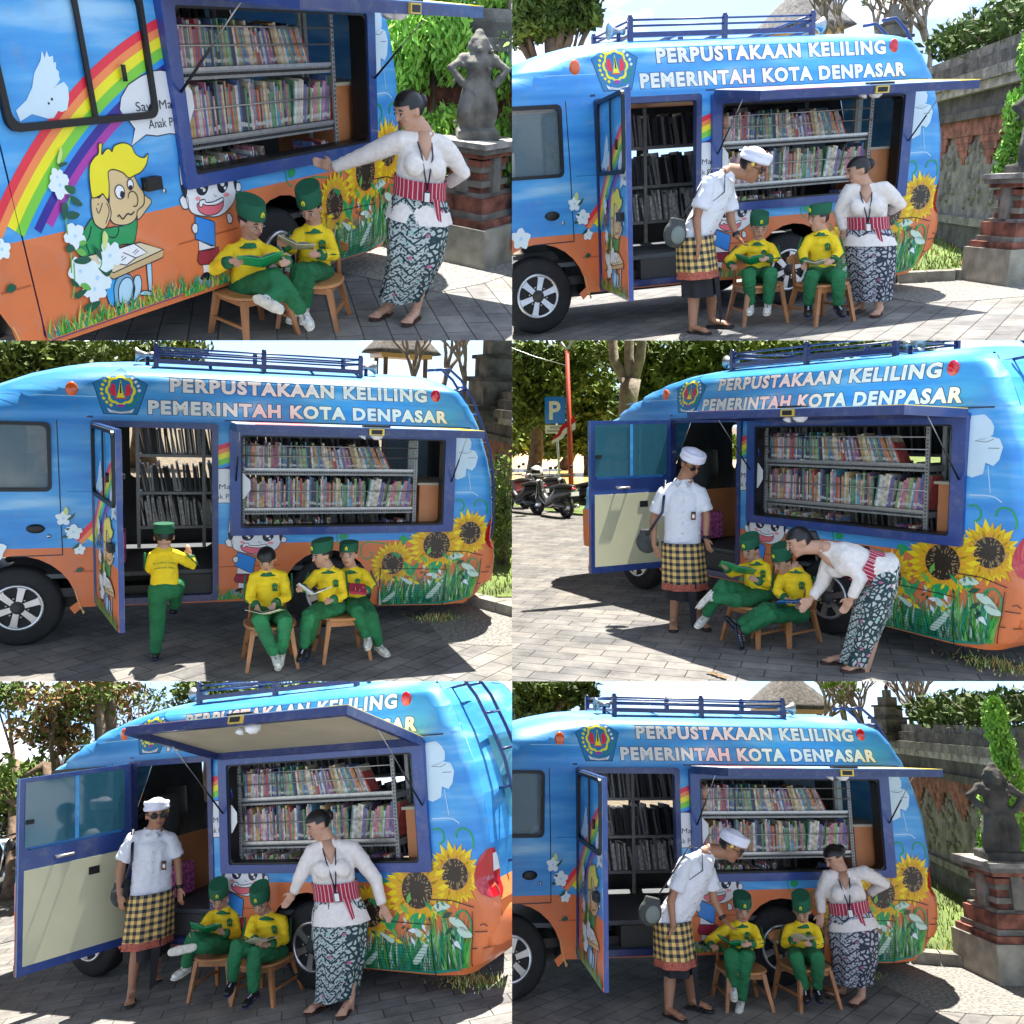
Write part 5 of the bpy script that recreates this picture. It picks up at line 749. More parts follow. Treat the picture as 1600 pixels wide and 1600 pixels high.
def make_van(label, door, flapD, flapdz, loc=(0, 0, 0)):
    van = thing('library_van', label, 'van', loc, 'views of the library van')
    body = part('body_shell', copymb(SKIN), van); part('mural', copymb(ART_BODY), body or van, 'painted mural of rainbow, children and sunflowers with white lettering')
    part('far_wall', copymb(FARSKIN), van)
    g = MB(); g.box((4.08, VW-.05, 1.36), (4.64, VW-.045, 2.02), 'glass_sky'); part('far_window', g, van)
    # roof skin
    rb = MB(); xs = [-.8, -.72, -.5, -.3, -.1, .14, .4, .69, .95, 1.25, 1.6, 2.2, 3, 3.6, 4.1, 4.2, 4.3, 4.42, 4.51]; n = 14; vs = []
    for x in xs:
        h = lerpt(ROOF, x); y0 = surf(x, h)
        for k in range(n+1): t = k/n; vs.append(V((x, y0+(VW-2*y0)*t, h+.05*sin(pi*t)*(1 if x > 0 else .4))))
    rb.add(vs, [(i*(n+1)+k, (i+1)*(n+1)+k, (i+1)*(n+1)+k+1, i*(n+1)+k+1) for i in range(len(xs)-1) for k in range(n)], 'paint_blue', True); part('roof', rb, van)
    # tail: glass, red and white lamps, bumper, ladder
    rb = MB(); zs = [.2, .27, .42, .6, .76, .9, 1.2, 1.6, 1.85, 2.12, 2.35, 2.49, 2.56]; vs = []; n = 10
    for z in zs:
        y0 = surf(lerpt(TAIL, z), z)
        for k in range(n+1): t = k/n; vs.append(V((lerpt(TAIL, z)+.04*sin(pi*t), y0+(VW-2*y0)*t, z)))
    for i in range(len(zs)-1): rb.add(vs[i*(n+1):(i+2)*(n+1)], [(k, k+1, n+2+k, n+1+k) for k in range(n)], 'paint_orange' if zs[i+1] < .95 else 'paint_blue', True)
    tail = part('tail_panel', rb, van)
    g = MB(); g.add([(lerpt(TAIL, z)+.062, y, z) for z in (1.35, 1.7, 2.05) for y in (.45, 1.35)], [(0, 1, 3, 2), (2, 3, 5, 4)], 'glass_tint'); part('rear_window', g, tail or van)
    for s_ in (0, 1):
        lm = MB(); Q = [(.79, .99, -.0), (.88, 1.11, 0), (.98, 1.165, 0), (1.02, 1.18, 0)]
        pts = []; zz = [.795, .83, .9, .98, 1.06, 1.12, 1.165]; wd = [.03, .08, .10, .10, .08, .05, .01]
        def yy(x, z): return surf(x, z) if not s_ else VW-surf(x, z)
        for z, w_ in zip(zz, wd):
            xr = lerpt(TAIL, z)
            row = [(xr-w_*k/3, z) for k in (3, 2, 1)]
            for x, z_ in row: pts.append(V((x, yy(x, z_)+(.012 if s_ else -.012), z_)))
            yr = surf(xr, z); pts.append(V((xr+.012, (yr+.0) if not s_ else VW-yr, z))); q_ = .10*w_/.10; pts.append(V((xr+.02+.02*q_, (yr+q_) if not s_ else VW-yr-q_, z)))
        lm.add(pts, [(i*5+k, i*5+k+1, (i+1)*5+k+1, (i+1)*5+k) for i in range(6) for k in range(4)], 'lens_red', True)
        for i in (3, 4): lm.m[-24+i*4+3] = lm.mi('lens_white')
        part('tail_lamp', lm, van)
    bp = MB(); bp.tube([(4.84, .06, .56), (4.92, .13, .56), (4.955, .28, .56), (4.975, .9, .56), (4.955, 1.5, .56), (4.90, 1.68, .56)], .15, 'paint_orange', 14, side=(0, 0, 1), asp=.28); part('bumper', bp, van)
    ld = MB()
    for y in (.42, .72):
        ld.tube([(4.30, y, 2.72), (4.46, y, 2.74), (4.60, y, 2.63), (4.76, y, 2.40), (4.88, y, 2.12), (4.98, y, 1.85), (5.04, y, 1.5), (5.06, y, 1.0), (5.02, y, .8)], .016, 'navy', 8)
        for z in (2.5, 1.6, 1.0): x = lerpt(TAIL, z); ld.tube([(x+.02, y, z), (x+.15 if z < 2 else x+.17, y, z+.02)], .012, 'navy', 6)
    for x, z in ((4.66, 2.55), (4.83, 2.25), (4.96, 1.93), (5.03, 1.62), (5.055, 1.3), (5.05, 1.0)): ld.tube([(x, .42, z), (x, .72, z)], .013, 'navy', 6)
    part('ladder', ld, van)
    # roof rack with two horn speakers
    rk = MB()
    for y in (.42, 1.38):
        rk.box((1.50, y-.02, 2.635), (3.48, y+.02, 2.68), 'navy')
        for z, r in ((2.735, .010), (2.785, .010)): rk.tube([(1.5, y, z), (3.48, y, z)], r, 'navy', 6)
        for x in (1.5, 2.5, 3.48): rk.box((x-.022, y-.022, 2.58), (x+.022, y+.022, 2.805), 'navy'); rk.ell((x, y, 2.81), [(.024, 0, 0), (0, .024, 0), (0, 0, .024)], 'navy', 8, 6)
    for x in (1.5, 2.0, 2.5, 3.0, 3.48): rk.box((x-.015, .44, 2.64), (x+.015, 1.36, 2.67), 'navy')
    for z in (2.735, 2.785):
        for x in (1.5, 3.48): rk.tube([(x, .42, z), (x, 1.38, z)], .011, 'navy', 6)
    part('roof_rack', rk, van)
    for x, d in ((1.42, -1), (3.56, 1)):
        h = MB(); h.lathe((x, .52, 2.71), (d, 0, .0), [(.02, -.07), (.035, -.06), (.035, -.02), (.02, -.01), (.03, .03), (.05, .07), (.075, .10), (.07, .105), (.045, .07), (.015, .02)], 'beige' if 0 else 'galv', 20); h.tube([(x, .52, 2.60), (x, .52, 2.70)], .02, 'navy', 6); part('horn_speaker', h, van)
    for x, z, m in ((.80, 2.36, 'lens_amber'), (4.215, 2.44, 'lens_red')): mk = MB(); mk.ell((x, surf(x, z)-.004, z), [(.052, 0, 0), (0, .025, 0), (0, 0, .068)], m, 14, 8); part('marker_lamp', mk, van)
    # lines between panels, cab door handle, rain gutter
    ln = MB()
    def strip(P, w, m, y=-.004):
        for (a, b), (c_, d) in zip(P, P[1:]):
            l = sqrt((c_-a)**2+(d-b)**2); px, pz = -(d-b)/l*w/2, (c_-a)/l*w/2
            ln.add([(a+px, surf(a, b)+y, b+pz), (a-px, surf(a, b)+y, b-pz), (c_-px, surf(c_, d)+y, d-pz), (c_+px, surf(c_, d)+y, d+pz)], [(0, 1, 2, 3)], m)
    strip([(.68, 2.085), (.69, 1.5), (.70, .86)], .009, 'ink'); strip([(.70, .86), (.3, .855)], .009, 'ink')
    strip([(-.3, 2.12), (.97, 2.12)], .02, 'navyline', -.01); strip([(2.1, 2.12), (3, 2.12), (4.0, 2.12), (4.4, 2.12), (4.6, 2.12)], .012, 'navyline', -.008)
    part('panel_line', ln, van)
    ln = MB(); strip([(.78, .70), (.96, .70)], .012, 'crease_shade', -.0006); strip([(2.045, .70), (2.62, .70)], .012, 'crease_shade', -.0006); strip([(.75, 1.44), (.95, 1.44)], .008, 'crease_shade_blue', -.0006); strip([(-.2, 2.28), (.5, 2.3), (1.0, 2.30)], .008, 'crease_highlight', -.0006); part('painted_crease', ln, van)  # creases as flat strips, their shade and highlight painted on
    hd = MB(); hd.ell((.49, -.008, 1.105), [(.075, 0, 0), (0, .018, 0), (0, 0, .042)], 'black', 16, 8); hd.lathe((.595, -.006, 1.035), (0, 1, 0), [(.016, -.006), (.016, 0)], 'chrome', 12); part('cab_door_handle', hd, van)
    cw = MB(); frame_rect(cw, (CABW[0]-.03, CABW[1]-.03, CABW[2]+.03, CABW[3]+.03), CABW, -.006, .03, 'black'); part('window_seal', cw, van)
    cw = MB(); cw.box((CABW[0]-.02, .035, CABW[1]-.02), (CABW[2]+.02, .04, CABW[3]+.02), 'glass_clear'); part('cab_window', cw, van)
    # door opening frame, book hatch frame
    fr = MB(); y_ = -.012 if door else .03; frame_rect(fr, (.95, .385, 2.04, 2.09), (1.0, .43, 1.985, 2.035), y_, .06, 'navy', .03)
    fr.box((.96, .0 if door else .02, .365), (2.03, .10, .425), 'navy'); part('door_frame', fr, van)
    fr = MB(); frame_rect(fr, (2.145, 1.01, 4.42, 2.085), (2.245, 1.085, 4.305, 1.99), -.035, .10, 'navy2', .025); part('hatch_frame', fr, van)
    fr = MB(); frame_rect(fr, (2.24, 1.08, 4.31, 1.995), (2.262, 1.10, 4.29, 1.975), -.02, .12, 'black', .05); part('hatch_seal', fr, van)
    # wheels, arches, underside
    for x in (.32, 3.10): wheel(van, x, .16); wheel(van, x, VW-.16)
    ua = MB(); ua.box((-.3, .12, .44), (4.7, VW-.12, .52), 'black'); ua.box((-.2, .28, .3), (4.4, .5, .44), 'black'); ua.box((-.2, 1.3, .3), (4.4, 1.5, .44), 'black')
    for x in (.32, 3.1):
        A = arc(x, .375, .5, -5, 185, 12); ua.add([V((a, y, b)) for y in (.015, .55) for a, b in A], [(k, k+1, 14+k, 13+k) for k in range(12)], 'black')
    ua.tube([(3.1, .2, .37), (3.1, 1.6, .37)], .06, 'black', 8); part('underbody', ua, van)
    # interior: floor, step, ceiling, bulkhead, seats, desk
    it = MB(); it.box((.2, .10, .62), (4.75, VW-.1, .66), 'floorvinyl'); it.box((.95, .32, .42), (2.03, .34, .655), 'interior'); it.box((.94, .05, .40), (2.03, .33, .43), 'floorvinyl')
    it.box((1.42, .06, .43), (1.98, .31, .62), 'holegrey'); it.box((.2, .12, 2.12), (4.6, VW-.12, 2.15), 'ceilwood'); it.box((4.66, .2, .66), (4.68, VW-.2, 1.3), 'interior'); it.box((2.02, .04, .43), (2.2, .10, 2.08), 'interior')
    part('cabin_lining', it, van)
    se = MB()
    for y in (.25, 1.05):
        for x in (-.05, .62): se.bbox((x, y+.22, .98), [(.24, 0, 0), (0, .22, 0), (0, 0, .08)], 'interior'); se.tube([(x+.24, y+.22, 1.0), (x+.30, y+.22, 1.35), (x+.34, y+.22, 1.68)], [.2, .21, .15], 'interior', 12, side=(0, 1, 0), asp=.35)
    part('seat', se, van)
    if CUR in (2, 3, 6, 4, 5):
        sw = MB(); c0 = V((-.25, 1.25, 1.3)); sw.tube([c0+V((0, .17*cos(a), 0))+V((.08, 0, .15))*sin(a) for a in [k*pi/8 for k in range(17)]], .014, 'black', 6, caps=False); sw.box((-.65, .2, 1.0), (-.4, 1.6, 1.28), 'interior'); part('dashboard', sw, van)
    dk = MB(); dk.box((4.09, .16, .7), (4.48, .72, 1.49), 'deskwood'); dk.box((4.06, .14, 1.49), (4.5, .76, 1.515), 'beige'); part('desk', dk, van)
    mpn_ = MB(); mpn_.box((4.03, .40, 1.4), (4.13, .42, 2.1), 'mint'); part('partition', mpn_, van)
    # book racks
    rk = MB()
    for z in (1.245, 1.64, .98): rk.box((2.27, .12, z-.05), (4.03, .36, z), 'shelfgrey')
    for z in (1.66, 1.262):
        rk.box((2.27, .108, z-.022), (4.03, .12, z), 'steelbar')
        for k in range(70): rk.box((2.29+k*.025, .1185-.0125, z-.05), (2.303+k*.025, .1185, z-.035), 'holegrey')
    for z in (1.78, 1.885, 1.43): rk.tube([(2.26, .10, z), (4.04, .10, z)], .006, 'steelbar', 6)
    for x in (2.275, 4.02):
        rk.box((x-.018, .10, .70), (x+.018, .118, 2.08), 'shelfgrey'); rk.box((x-.018, .34, .70), (x+.018, .36, 2.08), 'shelfgrey')
        for k in range(40): rk.box((x-.006, .096, .8+k*.03), (x+.006, .1, .812+k*.03), 'holegrey')
    part('front_book_rack', rk, van)
    rk = MB()
    for z in (1.70, 1.30, .93): rk.box((1.30, 1.12, z-.03), (3.95, 1.36, z), 'shelfgrey')
    for x in (1.30, 1.95, 2.7, 3.93): rk.box((x-.018, 1.10, .7), (x+.018, 1.12, 2.08), 'shelfgrey')
    part('rear_book_rack', rk, van)
    bx = MB(); bx.box((1.02, .35, .70), (1.20, .6, 1.0), 'pink'); bx.box((.98, .5, .66), (1.0, 1.1, 1.25), 'deskwood'); part('flower_box', bx, van)
    # the side door, swung on its front edge
    a = radians(door); hx = .975
    def dr(v):
        x, y = v.x-hx, v.y; return V((hx+x*cos(a)+y*sin(a), -x*sin(a)+y*cos(a)-(.02 if door else 0), v.z))
    dm = MB(); dm.box((.985, .0, .385), (2.015, .045, 1.43), 'navy2'); dm.box((.985, 0, 1.43), (1.06, .045, 2.07), 'navy2'); dm.box((1.94, 0, 1.43), (2.015, .045, 2.07), 'navy2'); dm.box((1.06, 0, 2.0), (1.94, .045, 2.07), 'navy2')
    dd = part('side_door', dm.xf(dr), van)
    if dd:
        sk = MB(); sk.box((.978, -.003, .925), (2.02, -.0005, 2.072), 'paint_blue'); sk.box((.978, -.003, .392), (2.02, -.0005, .925), 'paint_orange'); part('outer_skin', sk.xf(dr), dd)
        part('mural', copymb(ART_DOOR, lambda v: dr(V((v.x, v.y-surf(v.x, v.z)-.0035, v.z)))), dd)
        w = MB(); frame_rect(w, (1.02, 1.425, 2.045-.03, 2.06), (1.055, 1.46, 1.985, 2.03), -.03, .0, 'black', .06); w.box((1.545, -.028, 1.45), (1.575, -.016, 2.04), 'black')
        part('window_frame', w.xf(dr), dd)
        w = MB(); w.box((1.05, .05, 1.46), (1.97, .056, 2.03), 'glass_tint'); part('door_window', w.xf(dr), dd)
        w = MB(); w.box((1.495, .057, 1.46), (1.53, .062, 2.03), 'paint_blue'); part('window_bar', w.xf(dr), dd)
        w = MB(); w.box((1.05, .046, .46), (1.97, .054, 1.26), 'cream'); w.box((1.3, .054, 1.1), (1.4, .06, 1.17), 'black'); part('inner_trim', w.xf(dr), dd)
        w = MB(); w.tube([(1.55, .05, 1.33), (1.55, .085, 1.33), (1.7, .085, 1.33), (1.7, .05, 1.33)], .014, 'steelbar', 8); w.box((1.90, .05, 1.66), (1.96, .08, 1.70), 'black'); part('inner_handle', w.xf(dr), dd)
        w = MB(); w.bbox((1.875, -.03, 1.085), [(.06, 0, 0), (0, .022, 0), (0, 0, .036)], 'black'); w.ell((1.875, -.03, 1.085), [(.068, 0, 0), (0, .024, 0), (0, 0, .042)], 'black', 16, 8); w.lathe((1.97, -.02, 1.03), (0, 1, 0), [(.014, -.006), (.014, 0)], 'chrome', 10); part('outer_handle', w.xf(dr), dd)
        w = MB(); w.tube([(1.80, -.03, 1.62), (1.80, -.03, 1.70)], .014, 'black', 6); part('window_catch', w.xf(dr), dd)
    # the hatch lifted as an awning
    f0 = V((0, -.04, 2.075)); f1 = V((0, -flapD, 2.075+flapdz)); dv = f1-f0; ln_ = dv.length; dn = dv.normalized(); up = V((1, 0, 0)).cross(dn); up = up if up.z > 0 else -up
    def P_(x, t, h): return V((x, 0, 0))+f0+dn*ln_*t+up*h
    fm = MB()
    def slab(x0, x1, t0, t1, h0, h1, m): fm.add([P_(x, t, h) for h in (h0, h1) for t in (t0, t1) for x in (x0, x1)], [(0,2,3,1),(4,5,7,6),(0,1,5,4),(2,6,7,3),(0,4,6,2),(1,3,7,5)], m)
    slab(2.15, 4.43, 0, 1, .028, .036, 'navy2')
    for x0, x1, t0, t1 in ((2.15, 4.43, .955, 1), (2.15, 4.43, 0, .05), (2.15, 2.2, .05, .955), (4.38, 4.43, .05, .955)): slab(x0, x1, t0, t1, -.035, .028, 'navy')
    fl = part('hatch_door', fm, van)
    if fl:
        fm = MB(); slab(2.2, 4.38, .05, .955, .02, .028, 'beige'); part('hatch_lining', fm, fl)
        fm = MB()
        for i, (x0, x1, m) in enumerate(((2.15, 2.3, 'white'), (2.3, 2.85, 'hatch_red'), (2.85, 3.2, 'leafw'), (3.2, 3.9, 'paleb'), (3.9, 4.2, 'leafw'), (4.2, 4.43, 'sunp'))): slab(x0, x1, .0, 1, .036, .041, m)
        slab(3.25, 3.5, .9, 1.0, .041, .06, 'black'); part('outer_skin', fm, fl)
        fm = MB(); slab(3.30, 3.44, .99, 1.02, -.03, .03, 'gold'); slab(3.32, 3.42, 1.02, 1.025, -.02, .02, 'black'); part('hatch_latch', fm, fl)
        fm = MB(); c_ = P_(3.40, .86, -.0); fm.tube([c_, c_-V((0, 0, .05)), c_-V((0, 0, .075))], [.07, .06, .03], 'lens_white', 12); fm.tube([c_+V((-.12, 0, -.02)), c_+V((-.14, 0, -.06))], [.02, .04], 'lens_white', 8); part('hatch_lamp', fm, fl)
    for x in (2.20, 4.38):
        st = MB(); a_, b_ = P_(x, .55, -.03), V((x, -.04, 1.55)); mid = a_.lerp(b_, .5); st.tube([a_, mid], .004, 'steelbar', 6); st.tube([mid, b_], .008, 'black', 6); part('gas_strut', st, van)
    return van
# ------------------------------------------------------------------ books on the racks
def book_rows(seed):
    r = random.Random(seed); rows = []
    # (rack, shelf z, x from, x to, y, n, tallest, lean after)
    for tier, (z, x0, x1, h) in enumerate(((1.66, 2.30, 3.76, .27), (1.262, 2.30, 3.99, .315), (.99, 2.30, 3.2, .17), (.99, 3.72, 3.98, .15))):
        x = x0; i = 0
        while x < x1:
            w = r.uniform(.011, .024) if r.random() < .85 else r.uniform(.025, .04); hh = h*r.uniform(.72, 1); d = r.uniform(.14, .18)
            lean = 0
            if tier == 0: lean = min(.45, max(0, (x-2.7)*.42))*r.uniform(.85, 1.1)
            if tier == 1 and x > 3.5: lean = -.16
            if tier >= 2: lean = r.choice((0, .3, .5))
            rows.append((min(tier, 2), x, z, w, hh, d, lean, r.randrange(len(BOOKC)) if tier < 2 or 1 else 9)); x += w/cos(lean)+.0015; i += 1
    return rows
def bookmb(mb, bk, y=.135):
    t, x, z, w, h, d, lean, c = bk
    R = Matrix.Rotation(lean, 3, 'Y') if lean else None; cc = (x+w, 0, z)
    mb.box((x, y, z+.001), (x+w, y+d, z+h), 'book%d' % c, R and Matrix.Rotation(-lean, 3, 'Y'), cc)
    if int(x*1371) % 5 < 3: mb.box((x+.001, y-.0012, z+h*.10), (x+w-.001, y, z+h*.19), 'tagwhite', R and Matrix.Rotation(-lean, 3, 'Y'), cc)
    if int(x*977) % 3 == 0: mb.box((x+w*.25, y-.0012, z+h*.4), (x+w*.75, y, z+h*.9), 'book%d' % ((c*5+1) % 14), R and Matrix.Rotation(-lean, 3, 'Y'), cc)
ORD = lambda n: '%d%s' % (n, 'th' if 10 <= n % 100 <= 20 else {1: 'st', 2: 'nd', 3: 'rd'}.get(n % 10, 'th'))
BUDGET = [300]
def books(where, individual, xmin=2.2):
    rows = book_rows(11); tn = ('top', 'middle', 'bottom'); cnt = [0, 0, 0]; rest = MB()
    for bk in rows:
        cnt[bk[0]] += 1
        if individual and BUDGET[0] > 0 and bk[0] < individual:
            mb = MB(); bookmb(mb, bk)
            if solo('book', mb, '%s book, %s from left on the %s rack shelf, %s' % (BOOKN[bk[7]], ORD(cnt[bk[0]]), tn[bk[0]], where), 'book', (bk[1], .135, bk[2]), 'books on the van racks'): BUDGET[0] -= 1
        else: bookmb(rest, bk)
    solo('shelved_books', rest, 'tightly packed coloured books behind rails in the van, %s' % where, 'books', (3, .135, 1.26), kind='stuff')
    r = random.Random(5); mb = MB()
    for z in (1.705, 1.305, .935):
        x = 1.34
        while x < 3.9:
            w = r.uniform(.012, .03); h = r.uniform(.25, .33); lean = r.choice((.08, .12, .2)); R = Matrix.Rotation(-lean, 3, 'Y')
            mb.box((x, 1.13, z), (x+w, 1.33, z+h), r.choice(('black', 'book9', 'shelfgrey', 'interior') if z > 1.2 else ('shelfgrey', 'book10', 'interior', 'book1')), R, (x+w, 0, z)); x += w/cos(lean)+.004
    solo('dark_binders', mb, 'rows of dark binders on the far rack, %s' % where, 'binders', (2, 1.13, 1.3), kind='stuff')
# ------------------------------------------------------------------ people
JN = ['HT','CH','NK','SA','EA','WA','FA','SB','EB','WB','FB','PE','KA','AA','TA','KB','AB','TB']
def hand(mb, w, f, nrm, L_, m='skin'):
    w, f = V(w), V(f); d = (f-w); d = d.normalized() if d.length > .01 else V((0, 0, -1)); n = V(nrm)-d*V(nrm).dot(d); n = n.normalized() if n.length > .1 else d.orthogonal().normalized(); s = d.cross(n)
    pl = L_*.5; c = w+d*pl*.55
    mb.ell(c, [d*pl*.62, s*L_*.23, n*L_*.10], m, 10, 8)
    for i, (o, l) in enumerate(((-.17, .42), (-.06, .5), (.06, .48), (.16, .38))):
        a = w+d*pl*.85+s*o*L_; b = a+d*l*L_*.5+n*.02*L_; e = b+d*l*L_*.42-n*.16*L_; mb.tube([a, b, e], [L_*.055, L_*.05, L_*.04], m, 6, round_=True)
    a = w+d*pl*.3-s*L_*.2; b = a-s*L_*.13+d*L_*.17; e = b+d*L_*.17-n*.03*L_; mb.tube([a, b, e], [L_*.065, L_*.055, L_*.045], m, 6, round_=True)
def loft(mb, rings, m, n=28, fold=0, nf=9, ph=0, gap=None, closed_bottom=False):
    """cloth round the body: rings of (centre, side vector with half width, front vector with half depth)"""
    vs = []; uv = []; R0 = 0; dist = 0; pc = None
    for k, (c, a, b) in enumerate(rings):
        if pc is not None: dist += (c-pc).length
        pc = c; fo = fold*(k/(len(rings)-1))
        for i in range(n+1):
            t = 2*pi*i/n; q = 1+fo*sin(nf*t+ph)+fo*.5*sin(3*t+1.3*ph); vs.append(c+(a*cos(t)+b*sin(t))*q); uv.append((i/n*2*pi*rings[len(rings)//2][1].length*.85, dist))
    fs = [(k*(n+1)+i, k*(n+1)+i+1, (k+1)*(n+1)+i+1, (k+1)*(n+1)+i) for k in range(len(rings)-1) for i in range(n)]
    mb.add(vs, fs, m, True, uv); return mb
def head_axes(f): return frame(f)
def build_head(b, c, r_, f, u, h, m):
    b.ell(c+u*.10*h-f*.02*h, [r_*.36*h, f*.43*h, u*.40*h], m, 16, 12)
    b.ell(c-u*.16*h+f*.07*h, [r_*.27*h, f*.29*h, u*.33*h], m, 14, 10)
    b.ell(c-u*.40*h+f*.20*h, [r_*.13*h, f*.12*h, u*.09*h], m, 10, 8)
    for s in (-1, 1):
        b.ell(c-u*.02*h-f*.02*h+r_*s*.37*h, [r_*.035*h, f*.08*h, u*.13*h], m, 8, 8)
        b.ell(c-u*.14*h+f*.22*h+r_*s*.14*h, [r_*.12*h, f*.12*h, u*.10*h], m, 8, 8)
    b.tube([c+u*.06*h+f*.39*h, c-u*.06*h+f*.46*h, c-u*.12*h+f*.45*h], [.03*h, .045*h, .05*h], m, 8, round_=True)
    b.ell(c-u*.25*h+f*.345*h, [r_*.10*h, f*.04*h, u*.035*h], m, 8, 6)
def shoe(K, A, T, fr, L_, par, up, sole):
    K, A, T = V(K), V(A), V(T); d = (A-K).normalized(); g = (T-A); g = g-d*g.dot(d)*.75; g = g.normalized() if g.length > .02 else fr
    d2 = (d-g*d.dot(g)).normalized(); s = g.cross(d2); he = A+d*L_*.16-g*L_*.22; to = he+g*L_
    b = MB(); b.tube([he, he+g*L_*.3, he+g*L_*.65, to-g*L_*.12], [L_*.17, L_*.19, L_*.2, L_*.16], up, 12, side=s, asp=.75, round_=True)
    b.tube([A-d*L_*.12, A+d*L_*.08], [L_*.19, L_*.2], up, 10, side=s, asp=1.0)
    o = part('shoe', b, par)
    if not o: return
    q = MB(); q.tube([he+d2*L_*.13-g*L_*.02, he+g*L_*.3+d2*L_*.13, he+g*L_*.62+d2*L_*.13, to-g*L_*.08+d2*L_*.11], [L_*.18, L_*.19, L_*.215, L_*.17], sole, 12, side=s, asp=.28, round_=True); part('sole', q, o)
    q = MB()
    for k in (.38, .5, .62): q.tube([he+g*L_*k-s*L_*.19+d2*L_*.02, he+g*L_*k-d2*L_*.155, he+g*L_*k+s*L_*.19+d2*L_*.02], L_*.028, 'sock_white' if up == 'black' else 'shoe_navy', 5)
    part('laces', q, o)
def sandal(A, T, L_, par, m):
    A, T = V(A), V(T); g = V((T.x-A.x, T.y-A.y, 0)); g = g.normalized() if g.length > .01 else V((0, -1, 0)); s = V((-g.y, g.x, 0)); z0 = max(0.004, T.z-.0)
    c = V((A.x, A.y, z0))-g*L_*.2; q = MB(); out = [(0, -.10), (.15, -.14), (.5, -.15), (.8, -.19), (1, -.08), (1, .08), (.8, .19), (.5, .15), (.15, .14), (0, .10)]
    q.prism([(a*L_*1.06, b_*L_) for a, b_ in out], c, g, s, (0, 0, .018), m); o = part('sandal', q, par)
    q = MB()
    for k in (.52, .68): q.tube([c+g*L_*k-s*L_*.17+V((0, 0, .015)), c+g*L_*k+V((0, 0, .062)), c+g*L_*k+s*L_*.17+V((0, 0, .015))], L_*.045, m, 6, asp=.4)
    if o: part('strap', q, o)
def foot(b, A, T, L_, m='skin'):
    A, T = V(A), V(T); g = V((T.x-A.x, T.y-A.y, 0)); g = g.normalized() if g.length > .01 else V((0, -1, 0)); s = V((-g.y, g.x, 0)); z0 = max(0.0, T.z)
    c = V((A.x, A.y, z0+.03))-g*L_*.17
    b.tube([A, c+V((0, 0, .05))+g*.05, c+g*L_*.3+V((0, 0, .025)), c+g*L_*.72+V((0, 0, .012))], [.036, .042, .04, .036], m, 10, side=s, asp=.7, round_=True)
    for k in range(5): b.tube([c+g*L_*.72+s*(k-2)*.017+V((0, 0, .005)), c+g*L_*(.98-.03*abs(k-1.2))+s*(k-2)*.019], [.011, .010], m, 6, round_=True)
